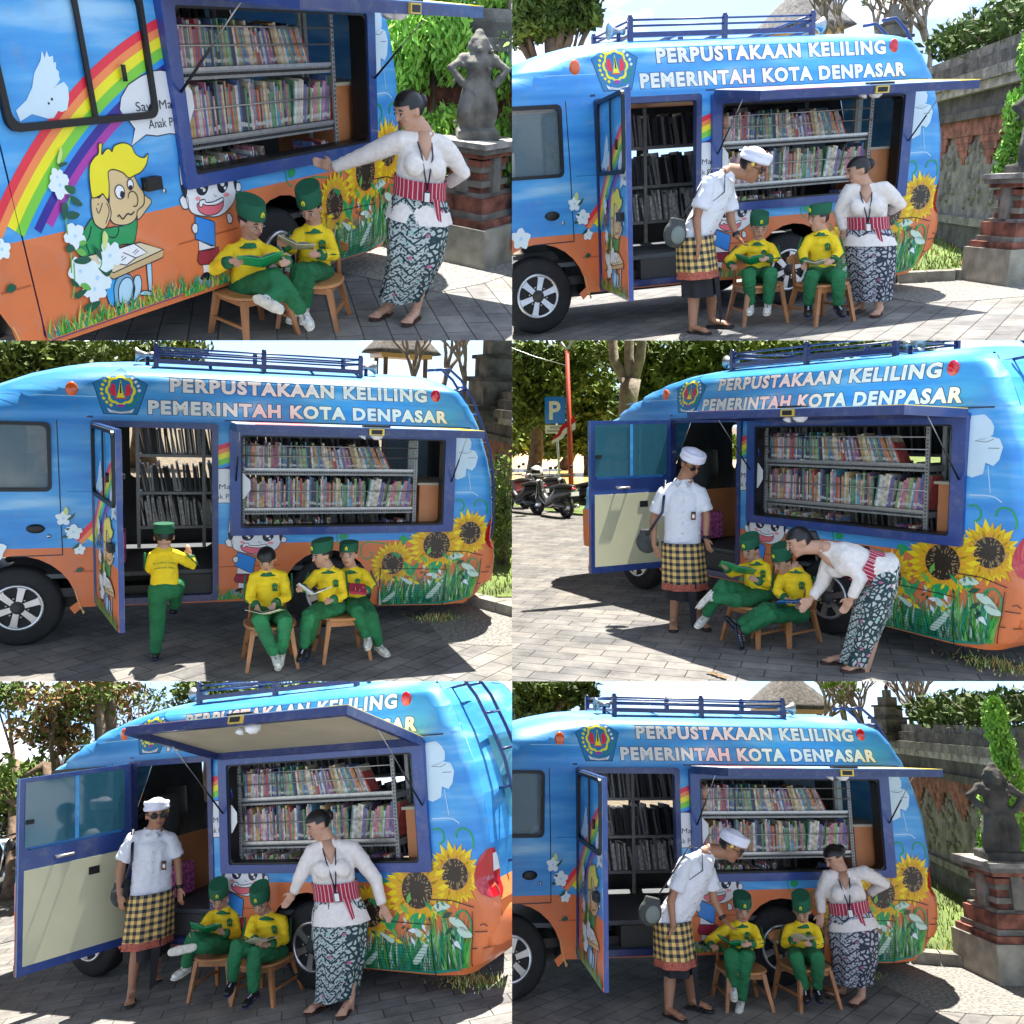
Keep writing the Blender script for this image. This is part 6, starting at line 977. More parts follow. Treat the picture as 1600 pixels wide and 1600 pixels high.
def person(kind, J, face, label, group=None, opt=None):
    opt = opt or {}; j = {k: V(v) for k, v in zip(JN, J)}; anc = V(opt.get('anc', (j['PE'].x, j['PE'].y, 0)))
    root = thing('person', label, 'person', anc, group)
    kid = kind == 'kid'; wom = kind == 'woman'; k = .72 if kid else (.95 if wom else 1.0); sk = 'skin_f' if (wom or kid) else 'skin'
    h = (.213 if kid else .242 if wom else .258)*opt.get('hs', 1); f = V(face); f.z *= opt.get('pit', .40 if kid else .62); f = f.normalized(); r_, f, u = frame(f, V((0, 0, 1))+V(opt.get('tilt', (0, 0, 0))))
    c = (j['HT']+j['CH'])/2; side = (j['SB']-j['SA']).normalized(); ta = (j['NK']-j['PE']).normalized(); fr = ta.cross(side).normalized()
    if fr.dot(V((f.x, f.y, 0))) < 0 : fr = -fr
    # body in one skin: head, neck, arms, hands, legs
    b = MB(); build_head(b, c, r_, f, u, h, sk)
    nk = j['NK']-u*0; b.tube([c-u*.25*h-f*.06*h, nk+ta*.01, nk-ta*.05*k], [h*.25, h*.25, h*.27], sk, 12, round_=True)
    b.tube([j['NK']-ta*.05*k, (j['NK']+j['PE'])/2, j['PE']], [.10*k, .11*k, .12*k], sk, 12, side=side, asp=.7, round_=True)
    for S_, E_, W_, F_ in (('SA', 'EA', 'WA', 'FA'), ('SB', 'EB', 'WB', 'FB')):
        s0 = j[S_].lerp(j['NK'], .25)-ta*.05*k; b.tube([s0, j[S_].lerp(j[E_], .35), j[E_], j[W_]], [.030*k, .044*k, .040*k, .027*k], sk, 10, round_=True)
        hand(b, j[W_], j[F_], opt.get('palm', -u*.3-fr), .125*(1.42 if not kid else 1)*.95, sk)
    feet = opt.get('feet', 'shoe' if kid else 'sandal')
    for K_, A_, T_ in (('KA', 'AA', 'TA'), ('KB', 'AB', 'TB')):
        b.tube([j['PE']-ta*.02+side*(.06*k if K_ == 'KB' else -.06*k), j[K_], j[K_].lerp(j[A_], .35), j[A_]], [.075*k, .055*k, .056*k, .034*k], sk, 10, round_=True)
        if feet == 'sandal': foot(b, j[A_], j[T_], .235*k, sk)
    body = part('body', remesh(b, .0075 if kid else .0085, sk, 3), root)
    # face
    if body and not opt.get('back'):
        e = MB()
        for s in (-1, 1):
            ec = c+u*.015*h+f*.375*h+r_*s*.155*h; dn = -u*.25*h*0
            e.ell(ec, [r_*.072*h, f*.028*h, u*.032*h], 'eyewhite', 8, 6); e.ell(ec+f*.014*h-u*.006*h, [r_*.036*h, f*.02*h, u*.031*h], 'hairblack', 8, 6)
            e.tube([ec-r_*.065*h+u*.012*h, ec+u*.034*h+f*.015*h, ec+r_*.065*h+u*.012*h], .013*h, 'hairblack', 5)
            e.tube([ec-r_*s*.07*h+u*.105*h+f*.01*h, ec+u*.125*h+f*.008*h, ec+r_*s*.085*h+u*.10*h-f*.03*h], [.018*h, .022*h, .010*h], 'hairblack', 5)
        part('eyes', e, root)
        e = MB(); e.ell(c-u*.235*h+f*.378*h, [r_*.10*h, f*.028*h, u*.02*h], 'lips', 10, 6); e.ell(c-u*.268*h+f*.374*h, [r_*.08*h, f*.028*h, u*.026*h], 'lips', 10, 6); part('mouth', e, root)
    # hair
    hm = MB(); hl = opt.get('hairline', .30)
    def keep(x, y, z): return (z > hl if y > .35 else (z > -.05 if y > 0 else z > -.62+.3*(1-abs(x)))) and not (abs(x) > .75 and z < 0 and y > -.25)
    hm.ell(c+u*.10*h-f*.02*h, [r_*.385*h, f*.455*h, u*.425*h], 'hairblack', 28, 20, keep=lambda x, y, z: keep(x, y, z)); part('hair', hm, root)
    if wom:
        hm = MB(); q = c-f*.40*h+u*.12*h
        if opt.get('pony'): hm.tube([q, q-f*.12*h-u*.05*h, q-f*.16*h-u*.5*h, q-u*.95*h+f*.05*h]+[V(x) for x in opt.get('ponyto', [])], [.12*h, .16*h, .14*h, .05*h]+[.02*h]*len(opt.get('ponyto', [])), 'hairblack', 10, round_=True)
        else: hm.ell(q-f*.05*h, [r_*.20*h, f*.17*h, u*.2*h], 'hairblack', 12, 8)
        part('hair_bun', hm, root)
    # headwear
    if kid and not opt.get('bare'):
        q = MB(); rings = []; ct = c+u*.20*h-f*.04*h; hh = opt.get('caph', .42)*h*.95
        for t, sc in ((0, 1.0), (.12, 1.03), (.97, 1.0), (1, .97), (1.0, .9), (.97, .0)):
            rings.append((ct+u*hh*t-f*.10*h*t, r_*.40*h*sc, f*.49*h*sc))
        loft(q, rings, 'cap_green', 24); q.sm = [i < len(q.sm)-48 for i in range(len(q.sm))]; cp = part('cap', q, root)
        if cp and not opt.get('back'):
            q = MB(); o = ct+f*.485*h+u*hh*.5-r_*.0; q.prism([(-.05*h, -.07*h), (.05*h, -.07*h), (.055*h, .03*h), (0, .09*h), (-.055*h, .03*h)], o-f*.03*h, r_, u, f*.05*h, 'badge_yellow'); q.prism([(-.03*h, -.05*h), (.03*h, -.05*h), (.03*h, .0), (0, .03*h), (-.03*h, 0)], o+f*.02*h, r_, u, f*.006*h, 'badge_green'); part('cap_badge', q, cp)
    if kind == 'man':
        q = MB()
        for a, rr, zz in ((0, .085, .24), (.3, .08, .36), (-.25, .08, .34), (.1, .075, .44)):
            pts = [c-f*.02*h+r_*.385*h*cos(t)+f*.455*h*sin(t)+u*(zz+a*.3*cos(t)+.05*sin(t))*h for t in [i*pi/10 for i in range(21)]]; q.tube(pts, rr*h, 'udeng', 8, caps=False, round_=False)
        q.ell(c+u*.30*h-f*.04*h, [r_*.385*h, f*.45*h, u*.32*h], 'udeng', 16, 8)
        q.tube([c+f*.42*h+u*.28*h, c+f*.40*h+u*.50*h-r_*.05*h], [.09*h, .05*h], 'udeng', 8, round_=True); q.tube([c+f*.42*h+u*.30*h, c+f*.32*h+u*.58*h+r_*.12*h], [.09*h, .03*h], 'udeng', 8, round_=True)
        part('head_cloth', remesh(q, .008, 'udeng', 2), root)
        q = MB(); q.ell(c+r_*.37*h*opt.get('ear', -1)+f*.06*h+u*.10*h, [r_*.05*h, f*.08*h, u*.08*h], 'gold', 8, 6); part('ear_flower', q, root)
        q = MB()
        for s in (-1, 1): q.ell(c+u*.02*h+f*.41*h+r_*s*.165*h, [r_*.135*h, f*.03*h, u*.10*h], 'black', 12, 8); q.tube([c+u*.04*h+f*.38*h+r_*s*.28*h, c+u*.04*h-f*.0*h+r_*s*.38*h], .012*h, 'black', 5)
        q.tube([c+u*.05*h+f*.44*h-r_*.1*h, c+u*.06*h+f*.45*h, c+u*.05*h+f*.44*h+r_*.1*h], .012*h, 'black', 5); part('sunglasses', q, root)
    # shirt
    cl = 'shirt_yellow' if kid else ('lace_white' if wom else 'cloth_white'); wd = (j['SB']-j['SA']).length/2
    q = MB(); P0, P1 = j['NK']-ta*.035*k, j['PE']; bel = opt.get('belly', .0)
    if kid: Rr, at_ = [.055, .100, .110, .114, .118], (0, .2, .45, .75, 1.02)
    elif wom: Rr, at_ = [.07, .150, .178, .168, .205], (0, .22, .42, .68, 1.05)
    else: Rr, at_ = [.075, .160, .174, .174, .186], (0, .2, .45, .75, 1.10)
    q.tube([P0.lerp(P1, t) for t in at_], Rr, cl, 20, side=side, asp=.66 if not wom else .74, round_=False)
    q.ell(P0.lerp(P1, .24)+fr*.015, [side*(wd*.86), ta*.085*k, fr*.085*k], cl, 14, 8)
    if wom:
        for s in (-1, 1): q.ell(P0.lerp(P1, .36)+fr*.10+side*s*.075, [side*.08, fr*.07, ta*.08], cl, 12, 8)
    q.tube([j['NK']+ta*.012*k, P0-ta*.03*k], [h*.275, h*.40], cl, 14, side=side, asp=.85, round_=False)
    for s_ in ('SA', 'SB'): q.tube([j['NK']-ta*.03*k, j['NK'].lerp(j[s_], .55)-ta*.035*k, j[s_].lerp(P0, .10)-ta*.035*k], [.05*k, .056*k, .058*k], cl, 12)
    for S_, E_, W_ in (('SA', 'EA', 'WA'), ('SB', 'EB', 'WB')):
        s, e, w = j[S_], j[E_], j[W_]; inn = P0.lerp(s, .55)-ta*.02
        s = s.lerp(P0, .16)-ta*.03*k
        if kind == 'man': q.tube([inn, s, s.lerp(e, .3), s.lerp(e, .72)], [.055, .066, .076, .082], cl, 14, round_=False)
        elif wom: q.tube([inn, s, s.lerp(e, .4), e, w.lerp(e, .05)], [.06, .068, .068, .056, .040], cl, 12)
        else: q.tube([inn, s, s.lerp(e, .4), e, w.lerp(e, .1)], [.040, .047, .048, .045, .036], cl, 12)
    sh = part('shirt', remesh(q, .010 if kid else .012, cl, 4, .5, .0045 if kid else .0035 if wom else .006), root)
    if sh and kid:
        q = MB(); loft(q, [(j['NK']-ta*.012+fr*.006, side*.052, fr*.054), (j['NK']-ta*.032+fr*.008, side*.068, fr*.064), (j['NK']-ta*.046+fr*.01, side*.078, fr*.072)], 'kid_green', 20); part('collar', q, sh)
        q = MB()
        for E_, W_ in (('EA', 'WA'), ('EB', 'WB')): d = (j[W_]-j[E_]).normalized(); q.tube([j[W_].lerp(j[E_], .28), j[W_].lerp(j[E_], .04)], [.043, .036], 'kid_green', 12)
        for S_, E_, W_ in (('SA', 'EA', 'WA'), ('SB', 'EB', 'WB')):
            o = (side if S_ == 'SB' else -side)*.047; q.tube([j[S_]+o*1.15, j[E_]+o, j[W_].lerp(j[E_], .25)+o*.75], .009, 'kid_green', 6)
        part('cuffs_and_piping', q, sh)
        if not opt.get('back'):
            q = MB(); o = P0.lerp(P1, .34)+fr*.083+side*.055; o2 = fr*.012
            for i, (a, b_, w_) in enumerate(((-.022, -.03, .044), (-.022, -.018, .044))): q.prism([(a, b_), (a+w_, b_), (a+w_, b_+.008), (a, b_+.008)], o, side, ta, o2, 'kid_green')
            for a in (-.022, -.007, .009): q.prism([(a, -.02), (a+.009, -.02), (a+.009, .012), (a, .012)], o, side, ta, o2, 'kid_green')
            q.prism([(-.028, .012), (.028, .012), (.018, .032), (0, .04), (-.018, .032)], o, side, ta, o2, 'kid_green'); part('chest_emblem', q, sh)
        else:
            q = MB()
            for s_, dz, w_ in (('TK DARUL HUDA', .30, .19), ('DENPASAR TIMUR', .43, .17)):
                vs, fs = text2d(s_, .01); x1 = max(v[0] for v in vs); rr = j['SB']-j['SA']; rr = V((rr.x, rr.y, 0)).normalized(); bk = -fr; sc = w_/x1
                q.add([P0.lerp(P1, dz)+rr*(v[0]*sc-w_/2)+ta*(v[1]*sc-(((v[0]*sc-w_/2)/.1)**2)*.02)+bk*(.086-((v[0]*sc-w_/2)**2)*2.4)+bk*.006 for v in vs], fs, 'kid_green')
            part('back_lettering', q, sh)
    if sh and kind == 'man':
        q = MB()
        for s in (-1, 1): q.add([j['NK']+ta*.03-fr*.05+side*s*.02, j['NK']-ta*.005+fr*.075+side*s*.012, j['NK']-ta*.055+fr*.11+side*s*.05, j['NK']-ta*.03+side*s*.105, j['NK']+ta*.012-fr*.03+side*s*.085], [(0, 1, 2, 3, 4)], cl)
        part('collar', q, sh); q = MB()
        for t in (.12, .28, .45, .62, .8): q.ell(P0.lerp(P1, t)+fr*.125, [side*.006, ta*.006, fr*.006], 'beige', 6, 4)
        part('buttons', q, sh)
        if opt.get('badge'): q = MB(); o = P0.lerp(P1, .5)+fr*.13+side*.10; q.prism([(-.022, -.04), (.022, -.04), (.022, .04), (-.022, .04)], o, side, ta, fr*.006, 'black'); q.prism([(-.015, -.028), (.015, -.028), (.015, .02), (-.015, .02)], o+fr*.006, side, ta, fr*.002, 'hem_red'); q.prism([(-.011, -.02), (.011, -.02), (.011, .01), (-.011, .01)], o+fr*.008, side, ta, fr*.002, 'eyewhite'); part('name_badge', q, root)
        q = MB(); W_, E_ = (j['WB'], j['EB']); d = (W_-E_).normalized(); q.tube([W_-d*.03, W_+d*.0], .034, 'black', 12); part('wristwatch', q, root)
    # legs and lower clothes
    if kid:
        q = MB(); q.ell(j['PE']-ta*.015, [side*.125, fr*.10, ta*.10], 'kid_green', 14, 10)
        for s, K_, A_ in ((-1, 'KA', 'AA'), (1, 'KB', 'AB')):
            a = j['PE']+side*s*.06-ta*.02; K, A_2 = j[K_], j[A_]; d = (A_2-K).normalized()
            q.tube([a, a.lerp(K, .55), K, K.lerp(A_2, .3), A_2-d*.03], [.080, .074, .064, .060, .046], 'kid_green', 14, round_=True)
        part('trousers', remesh(q, .010, 'kid_green', 3, .5, .006), root)
        for K_, A_, T_ in (('KA', 'AA', 'TA'), ('KB', 'AB', 'TB')):
            q = MB(); d = (j[A_]-j[K_]).normalized(); q.tube([j[A_]-d*.06, j[A_]+d*.02], .034, opt.get('sock', 'sock_white'), 10); part('sock', q, root)
            shoe(j[K_], j[A_], j[T_], fr, .185, root, opt.get('shoe', 'shoe_white'), opt.get('sole', 'sole'))
    else:
        hs = V((side.x, side.y, 0)).normalized(); hf = V((fr.x, fr.y, 0)).normalized() if V((fr.x, fr.y, 0)).length > .1 else hs.cross(V((0, 0, -1)))
        foot_c = (j['AA']+j['AB'])/2; kc = (j['KA']+j['KB'])/2; kw = abs((j['KB']-j['KA']).dot(hs))/2
        if wom:
            hz = opt.get('hem', .10); bot = V((foot_c.x, foot_c.y, foot_c.z+hz)); top = j['PE']+ta*.10
            rings = [(top, side*.185, fr*.14), (j['PE'], (side*.6+hs*.4).normalized()*.222, (fr*.6+hf*.4).normalized()*.17), (j['PE'].lerp(kc, .35), hs*.228, hf*.18), (j['PE'].lerp(kc, .7), hs*.215, hf*.175), (kc, hs*.198, hf*.165), (kc.lerp(bot, .4), hs*.182, hf*.155), (kc.lerp(bot, .75), hs*.172, hf*.15), (bot, hs*.168, hf*.15)]
            q = MB(); loft(q, rings, opt.get('sarong', 'songket'), 48, .10, 7, 1.0); part('sarong', q, root)
            q = MB(); w0 = P0.lerp(P1, .56); w1 = P0.lerp(P1, .82); loft(q, [(w0, side*.190, fr*.152), (w0.lerp(w1, .5), side*.188, fr*.150), (w1, side*.194, fr*.155)], 'sash', 28); sa = part('sash', q, root)
            if sa: q = MB(); o = P0.lerp(P1, .78)+fr*.155+side*.07; q.add([o-side*.02, o+side*.03, o+side*.05-ta*.15+fr*.01, o+side*.02-ta*.17+fr*.015], [(0, 1, 2, 3)], 'sash', False, [(0, 0), (.05, 0), (.05, .1), (0, .1)]); part('sash_end', q, sa)
            q = MB(); loft(q, [(P0.lerp(P1, .8), side*.176, fr*.138), (P0.lerp(P1, .97 if opt.get('bent') else 1.0), side*.222, fr*.176), (P0.lerp(P1, 1.04 if opt.get('bent') else 1.16), side*(.20 if opt.get('bent') else .243), fr*(.16 if opt.get('bent') else .194))], 'lace_white', 30, .03, 8); part('blouse_peplum', q, root)
            q = MB(); q.tube([j['NK']+fr*.02, P0.lerp(P1, .12)+fr*.075, P0.lerp(P1, .27)+fr*.125], [.058, .048, .006], sk, 12, side=side, asp=.7); part('neckline', q, root)
            if opt.get('lanyard', 1):
                q = MB(); e_ = P0.lerp(P1, .66)+fr*.17; q.tube([j['NK']+side*.06, P0.lerp(P1, .2)+side*.04+fr*.135, e_], .006, 'ink', 5); q.tube([j['NK']-side*.06, P0.lerp(P1, .2)-side*.04+fr*.135, e_], .006, 'ink', 5)
                q.bbox(e_-ta*.045, [side*.024, ta*.038, fr*.004], 'ink'); q.bbox(e_-ta*.045+fr*.005, [side*.018, ta*.03, fr*.002], 'eyewhite'); part('lanyard', q, root)
        else:
            wz = j['PE'].z+.02; bz = opt.get('plaidz', .62); gz = opt.get('blackz', .42)
            def at_(z): t = (j['PE'].z-z)/max(.1, j['PE'].z-foot_c.z); return V((j['PE'].x+(foot_c.x-j['PE'].x)*t, j['PE'].y+(foot_c.y-j['PE'].y)*t, z))
            q = MB(); loft(q, [(at_(gz+t*(wz-gz)), hs*(.185-.0*t), hf*(.145)) for t in (1, .7, .4, .2, 0)], 'kamen_black', 40, .12, 7, 2); q.add([at_(gz+.2)+hf*.16+hs*.03, at_(gz+.2)+hf*.16+hs*.12, at_(gz-.22)+hf*.17+hs*.10, at_(gz-.26)+hf*.17+hs*.05], [(0, 1, 2, 3)], 'kamen_black'); part('inner_wrap', q, root)
            q = MB(); loft(q, [(at_(bz+t*(wz-bz)), hs*(.205+.015*(1-t)), hf*(.16+.02*(1-t))) for t in (1, .75, .5, .25, 0)], 'plaid', 48, .06, 7, 1); ov = part('plaid_wrap', q, root)
            q = MB(); loft(q, [(at_(bz+.004), hs*.222, hf*.182), (at_(bz-.065), hs*.223, hf*.183)], 'hem_red', 48, .06, 7, 1)
            if ov: part('hem_band', q, ov)
        for A_, T_ in (('AA', 'TA'), ('AB', 'TB')): sandal(j[A_], j[T_], .25*k, root, 'leather_brown' if wom else 'leather')
    return root, dict(j=j, c=c, fr=fr, side=side, ta=ta, h=h, f=f, u=u, r=r_)
# ------------------------------------------------------------------ chairs, books in hand, bag
def chair(x, y, yaw, label, sc=1.0):
    t = thing('wooden_chair', label, 'chair', (x, y, 0), 'teak cafe chairs beside the van'); R = Matrix.Rotation(radians(yaw), 3, 'Z'); o = V((x, y, 0))
    def w(v): return o+R @ V((v[0]*1.06, v[1]*1.06, v[2]*sc))
    sx = MB(); prof = []; H = .44
    out = [(.21*cos(a)*(1 if abs(sin(a)) < .8 else .98), .205*sin(a)) for a in [2*pi*i/28 for i in range(28)]]
    out = [(copysign(abs(a/.21)**.75, a)*.215, copysign(abs(b/.205)**.75, b)*.205) for a, b in out]
    vs = [V((a*s_, b*s_, z)) for z, s_ in ((H-.012, .93), (H-.004, 1), (H+.012, 1), (H+.02, .96), (H+.014, .7)) for a, b in out]; n = 28
    sx.add(vs, [(i*n+k, i*n+(k+1) % n, (i+1)*n+(k+1) % n, (i+1)*n+k) for i in range(4) for k in range(n)]+[tuple(range(n))[::-1], tuple(4*n+k for k in range(n))], 'teak'); part('seat', sx.xf(w), t)
    for a in (-1, 1):
        for b in (-1, 1):
            m = MB(); top = V((a*.15, b*.145, H-.01)); bo = V((a*.205, b*.20, 0)); m.add([p_+V((i, k, 0)) for p_, s_ in ((bo, .014), (top, .02)) for k in (-s_, s_) for i in (-s_, s_)], [(0,2,3,1),(4,5,7,6),(0,1,5,4),(2,6,7,3),(0,4,6,2),(1,3,7,5)], 'teak2'); part('leg', m.xf(w), t)
    m = MB()
    for b in (-1, 1): m.bbox((0, b*.148, H-.045), [(.15, 0, 0), (0, .011, 0), (0, 0, .03)], 'teak2')
    for a in (-1, 1): m.bbox((a*.153, 0, H-.045), [(.011, 0, 0), (0, .14, 0), (0, 0, .03)], 'teak2'); m.bbox((a*.183, 0, .17), [(.009, 0, 0), (0, .175, 0), (0, 0, .014)], 'teak2')
    part('apron', m.xf(w), t)
    for a in (-1, 1):
        m = MB(); m.tube([(a*.15, .17, H-.02), (a*.14, .215, .60), (a*.135, .245, .78)], [.019, .016, .014], 'teak2', 8); part('back_post', m.xf(w), t)
    m = MB(); n = 12; vs = []
    for th in (0, .022):
        for i in range(n+1):
            q = -1+2*i/n; xx = q*.215; yy = .245-.05*q*q+.0+th; hh = .062*(1-abs(q)**3*.55)
            vs += [V((xx, yy-.008, .72-hh)), V((xx, yy+.008, .72+hh))]
    o2 = 2*(n+1); fs = []
    for i in range(n): a = 2*i; fs += [(a, a+2, a+3, a+1), (o2+a, o2+a+1, o2+a+3, o2+a+2), (a, o2+a, o2+a+2, a+2), (a+1, a+3, o2+a+3, o2+a+1)]
    fs += [(0, 1, o2+1, o2), (2*n, o2+2*n, o2+2*n+1, 2*n+1)]
    m.add(vs, fs, 'teak', False); part('backrest', m.xf(w), t)
    return t
from math import copysign
def open_book(c, ax, n, w, h, cover, label, group='open books the children hold', spread=.25, art=None):
    """c spine centre, ax along the spine-normal (left to right), n up out of the pages"""
    c, n = V(c), V(n).normalized(); ax = V(ax)-n*V(ax).dot(n); ax.normalize(); sp = n.cross(ax)
    t = thing('open_book', label, 'book', c, group)
    m = MB(); pg = MB(); ar = MB()
    for s in (-1, 1):
        d = (ax*s*cos(spread)+n*sin(spread)).normalized(); q = d.cross(sp)*s; q = q if q.dot(n) > 0 else -q
        m.add([c+sp*h/2, c-sp*h/2, c-sp*h/2+d*w, c+sp*h/2+d*w]+[v-q*.004 for v in (c+sp*h/2, c-sp*h/2, c-sp*h/2+d*w, c+sp*h/2+d*w)], [(0, 1, 2, 3), (4, 5, 6, 7), (0, 3, 7, 4), (1, 5, 6, 2), (3, 2, 6, 7)], cover)
        for k in range(6):
            a, b = k/6, (k+1)/6; z = lambda t_: .003+.013*sin(pi*min(1, t_*1.15+.1))**.6
            pg.add([c+sp*h*.47+d*w*.97*a+q*z(a), c-sp*h*.47+d*w*.97*a+q*z(a), c-sp*h*.47+d*w*.97*b+q*z(b), c+sp*h*.47+d*w*.97*b+q*z(b)], [(0, 1, 2, 3)], 'page', True)
            if k in (1, 2, 3, 4):
                for (l0, l1, mm) in (art or (((.36, .40, 'ink'), (.26, .29, 'greyb'), (.17, .2, 'greyb'), (.05, .08, 'greyb'), (-.05, -.02, 'greyb'), (-.15, -.12, 'greyb'), (-.25, -.22, 'greyb'), (-.36, -.33, 'greyb')))): ar.add([c+sp*h*l0+d*w*.97*a+q*(z(a)+.0015), c+sp*h*l1+d*w*.97*a+q*(z(a)+.0015), c+sp*h*l1+d*w*.97*b+q*(z(b)+.0015), c+sp*h*l0+d*w*.97*b+q*(z(b)+.0015)], [(0, 1, 2, 3)], mm)
    part('cover', m, t); p_ = part('pages', pg, t)
    if p_: part('print', ar, p_)
    return t
def hold_book(P, w, h, cover, label, spread=.25, up=.55, drop=.0, art=None, flip=1):
    j = P['j']; c = (j['FA']+j['FB'])/2; ax = (j['FB']-j['FA']); ax = ax.normalized(); face = (P['c']-c).normalized()
    n = (face*up+V((0, 0, 1))*(1-up)).normalized()*flip; c = c+n*.015+V((0, 0, drop))
    return open_book(c, ax, n, w, h, cover, label, spread=spread, art=art)
def bag(c, ax, up, dep, label, strap):
    c = V(c); t = thing('shoulder_bag', label, 'bag', c); m = MB(); ax, up, dep = V(ax).normalized(), V(up).normalized(), V(dep).normalized()
    m.ell(c-up*.03, [ax*.118, up*.12, dep*.055], 'bag_grey', 16, 12); m.tube([c-up*.09, c, c+up*.10], [.10, .098, .078], 'bag_grey', 14, side=ax, asp=.5, round_=False); part('pouch', remesh(m, .008, 'bag_grey', 6), t)
    m = MB(); m.ell(c-up*.04-dep*.046, [ax*.075, up*.078, dep*.016], 'bag_panel', 14, 8); part('front_pocket', m, t); m = MB(); m.tube([V(s) for s in strap], .013, 'ink', 6, asp=.4); part('strap', m, t)
# ------------------------------------------------------------------ surroundings
def leaves(n, blobs, size, mats, seed, mb=None, flat=.0, hang=0):
    """leaf-sized faces through several clumps (centre, radii)"""
    r = random.Random(seed); mb = mb or MB(); tot = sum(b[1][0]*b[1][1]+b[1][2]*b[1][0] for b in blobs); idx = [mb.mi(m) for m in mats]
    for c, R in blobs:
        c = V(c); k = max(4, int(n*(R[0]*R[1]+R[2]*R[0])/tot)); 
        for _ in range(k):
            d = V((r.gauss(0, 1), r.gauss(0, 1), r.gauss(0, 1))).normalized(); q = r.random()**.42; p = c+V((d.x*R[0], d.y*R[1], d.z*R[2]))*q*(1+.25*noise.noise(d*2+c))
            s = size*r.uniform(.5, 1.4); a = V((r.gauss(0, 1), r.gauss(0, 1), r.gauss(0, 1)-hang)).normalized(); b = a.orthogonal().normalized(); b = (Matrix.Rotation(r.uniform(0, 6.28), 3, a) @ b)
            o = len(mb.v); mb.v += [p-a*s, p+b*s*.38, p+a*s, p-b*s*.38]; mb.f.append([o, o+1, o+2, o+3])
            t = .5+.5*noise.noise(p*1.1+c); mb.m.append(idx[min(len(idx)-1, max(0, int((t*.75+r.random()*.35)*len(idx))))]); mb.sm.append(False)
    return mb
def cull(mb, p):
    M = MS[p]; pl = PL[p]; nf, nm, ns = [], [], []
    for f, m, s in zip(mb.f, mb.m, mb.sm):
        w = M @ ((mb.v[f[0]]+mb.v[f[2]])/2)
        if w.y > .3 and all(n.dot(w) > .02 for n in pl) and abs(w.x) < w.y*.75 and abs(w.z) < w.y*.75: nf.append(f); nm.append(m); ns.append(s)
    used = sorted({i for f in nf for i in f}); q = {i: k for k, i in enumerate(used)}; mb.v = [mb.v[i] for i in used]; mb.f = [[q[i] for i in f] for f in nf]; mb.m = nm; mb.sm = ns; return mb
def tree(base, h, trunk_r, blobs, label, n=5000, size=.12, mats=('leaf0', 'leaf1', 'leaf2', 'leaf3'), seed=1, bark='bark', lean=(0, 0), cat='tree', forks=3, group='trees behind the van', split=None):
    r = random.Random(seed); base = V(base); t = thing('tree', label, cat, base, group); m = MB(); top = base+V((lean[0], lean[1], h))
    P = [base.lerp(top, k/6)+V((r.uniform(-.04, .04), r.uniform(-.04, .04), 0))*h*.25*(k > 0) for k in range(7)]; m.tube(P, [trunk_r*(1.25 if k == 0 else 1-.09*k) for k in range(7)], bark, 10)
    for i, (c, R) in enumerate(blobs):
        s = P[min(6, 3+i % 4)]; mid = s.lerp(V(c), .5)+V((r.uniform(-.2, .2), r.uniform(-.2, .2), .1*h*.1)); m.tube([s, mid, V(c)], [trunk_r*.42, trunk_r*.28, trunk_r*.1], bark, 6)
        for k in range(2): e = V(c)+V((r.uniform(-1, 1)*R[0], r.uniform(-1, 1)*R[1], r.uniform(-.2, .9)*R[2]))*.8; m.tube([mid, mid.lerp(e, .6)+V((0, 0, .1)), e], [trunk_r*.18, trunk_r*.1, trunk_r*.04], bark, 5)
    part('trunk', m, t); lf = cull(leaves(n, blobs, size, mats, seed), CUR)
    if lf.f: part('crown', lf, t)
    return t
def ground(polys, name, m, z, label=None, kind='structure', grid=0):
    mb = MB(); mb.add([V((x, y, z)) for x, y in polys], [tuple(range(len(polys)))], m); o = solo(name, mb, None, None, kind=kind); return o
def blades(n, region, h, mats, seed, w=.006):
    r = random.Random(seed); mb = MB()
    for _ in range(n):
        x, y, hh = region(r); a = r.uniform(0, 6.28); d = V((cos(a), sin(a), 0)); q = h*r.uniform(.4, 1.2)*hh; l = V((r.uniform(-.6, .6), r.uniform(-.6, .6), 0))*q
        mb.add([V((x, y, 0))-d*w, V((x, y, 0))+d*w, V((x, y, q))+l], [(0, 1, 2)], r.choice(mats))
    return mb
def weeds(x, y, rad, label, seed=3):
    mb = blades(420, lambda r: (x+r.gauss(0, rad), y+r.gauss(0, rad*.6), max(.3, r.random())), .075, ('leaf2', 'leaf3', 'bud', 'straw'), seed, .006); o = solo('weeds', mb, label, 'weeds', (x, y, 0), kind='stuff')
def stepped(mb, x, y, prof, R=0, o=(0, 0)):                          # stack of square slabs: (half-size, z0, z1, mat)
    Rm = Matrix.Rotation(radians(R), 3, 'Z')
    for hs, z0, z1, m in prof: mb.bbox((x, y, (z0+z1)/2), [Rm @ V((hs, 0, 0)), Rm @ V((0, hs, 0)), (0, 0, (z1-z0)/2)], m)
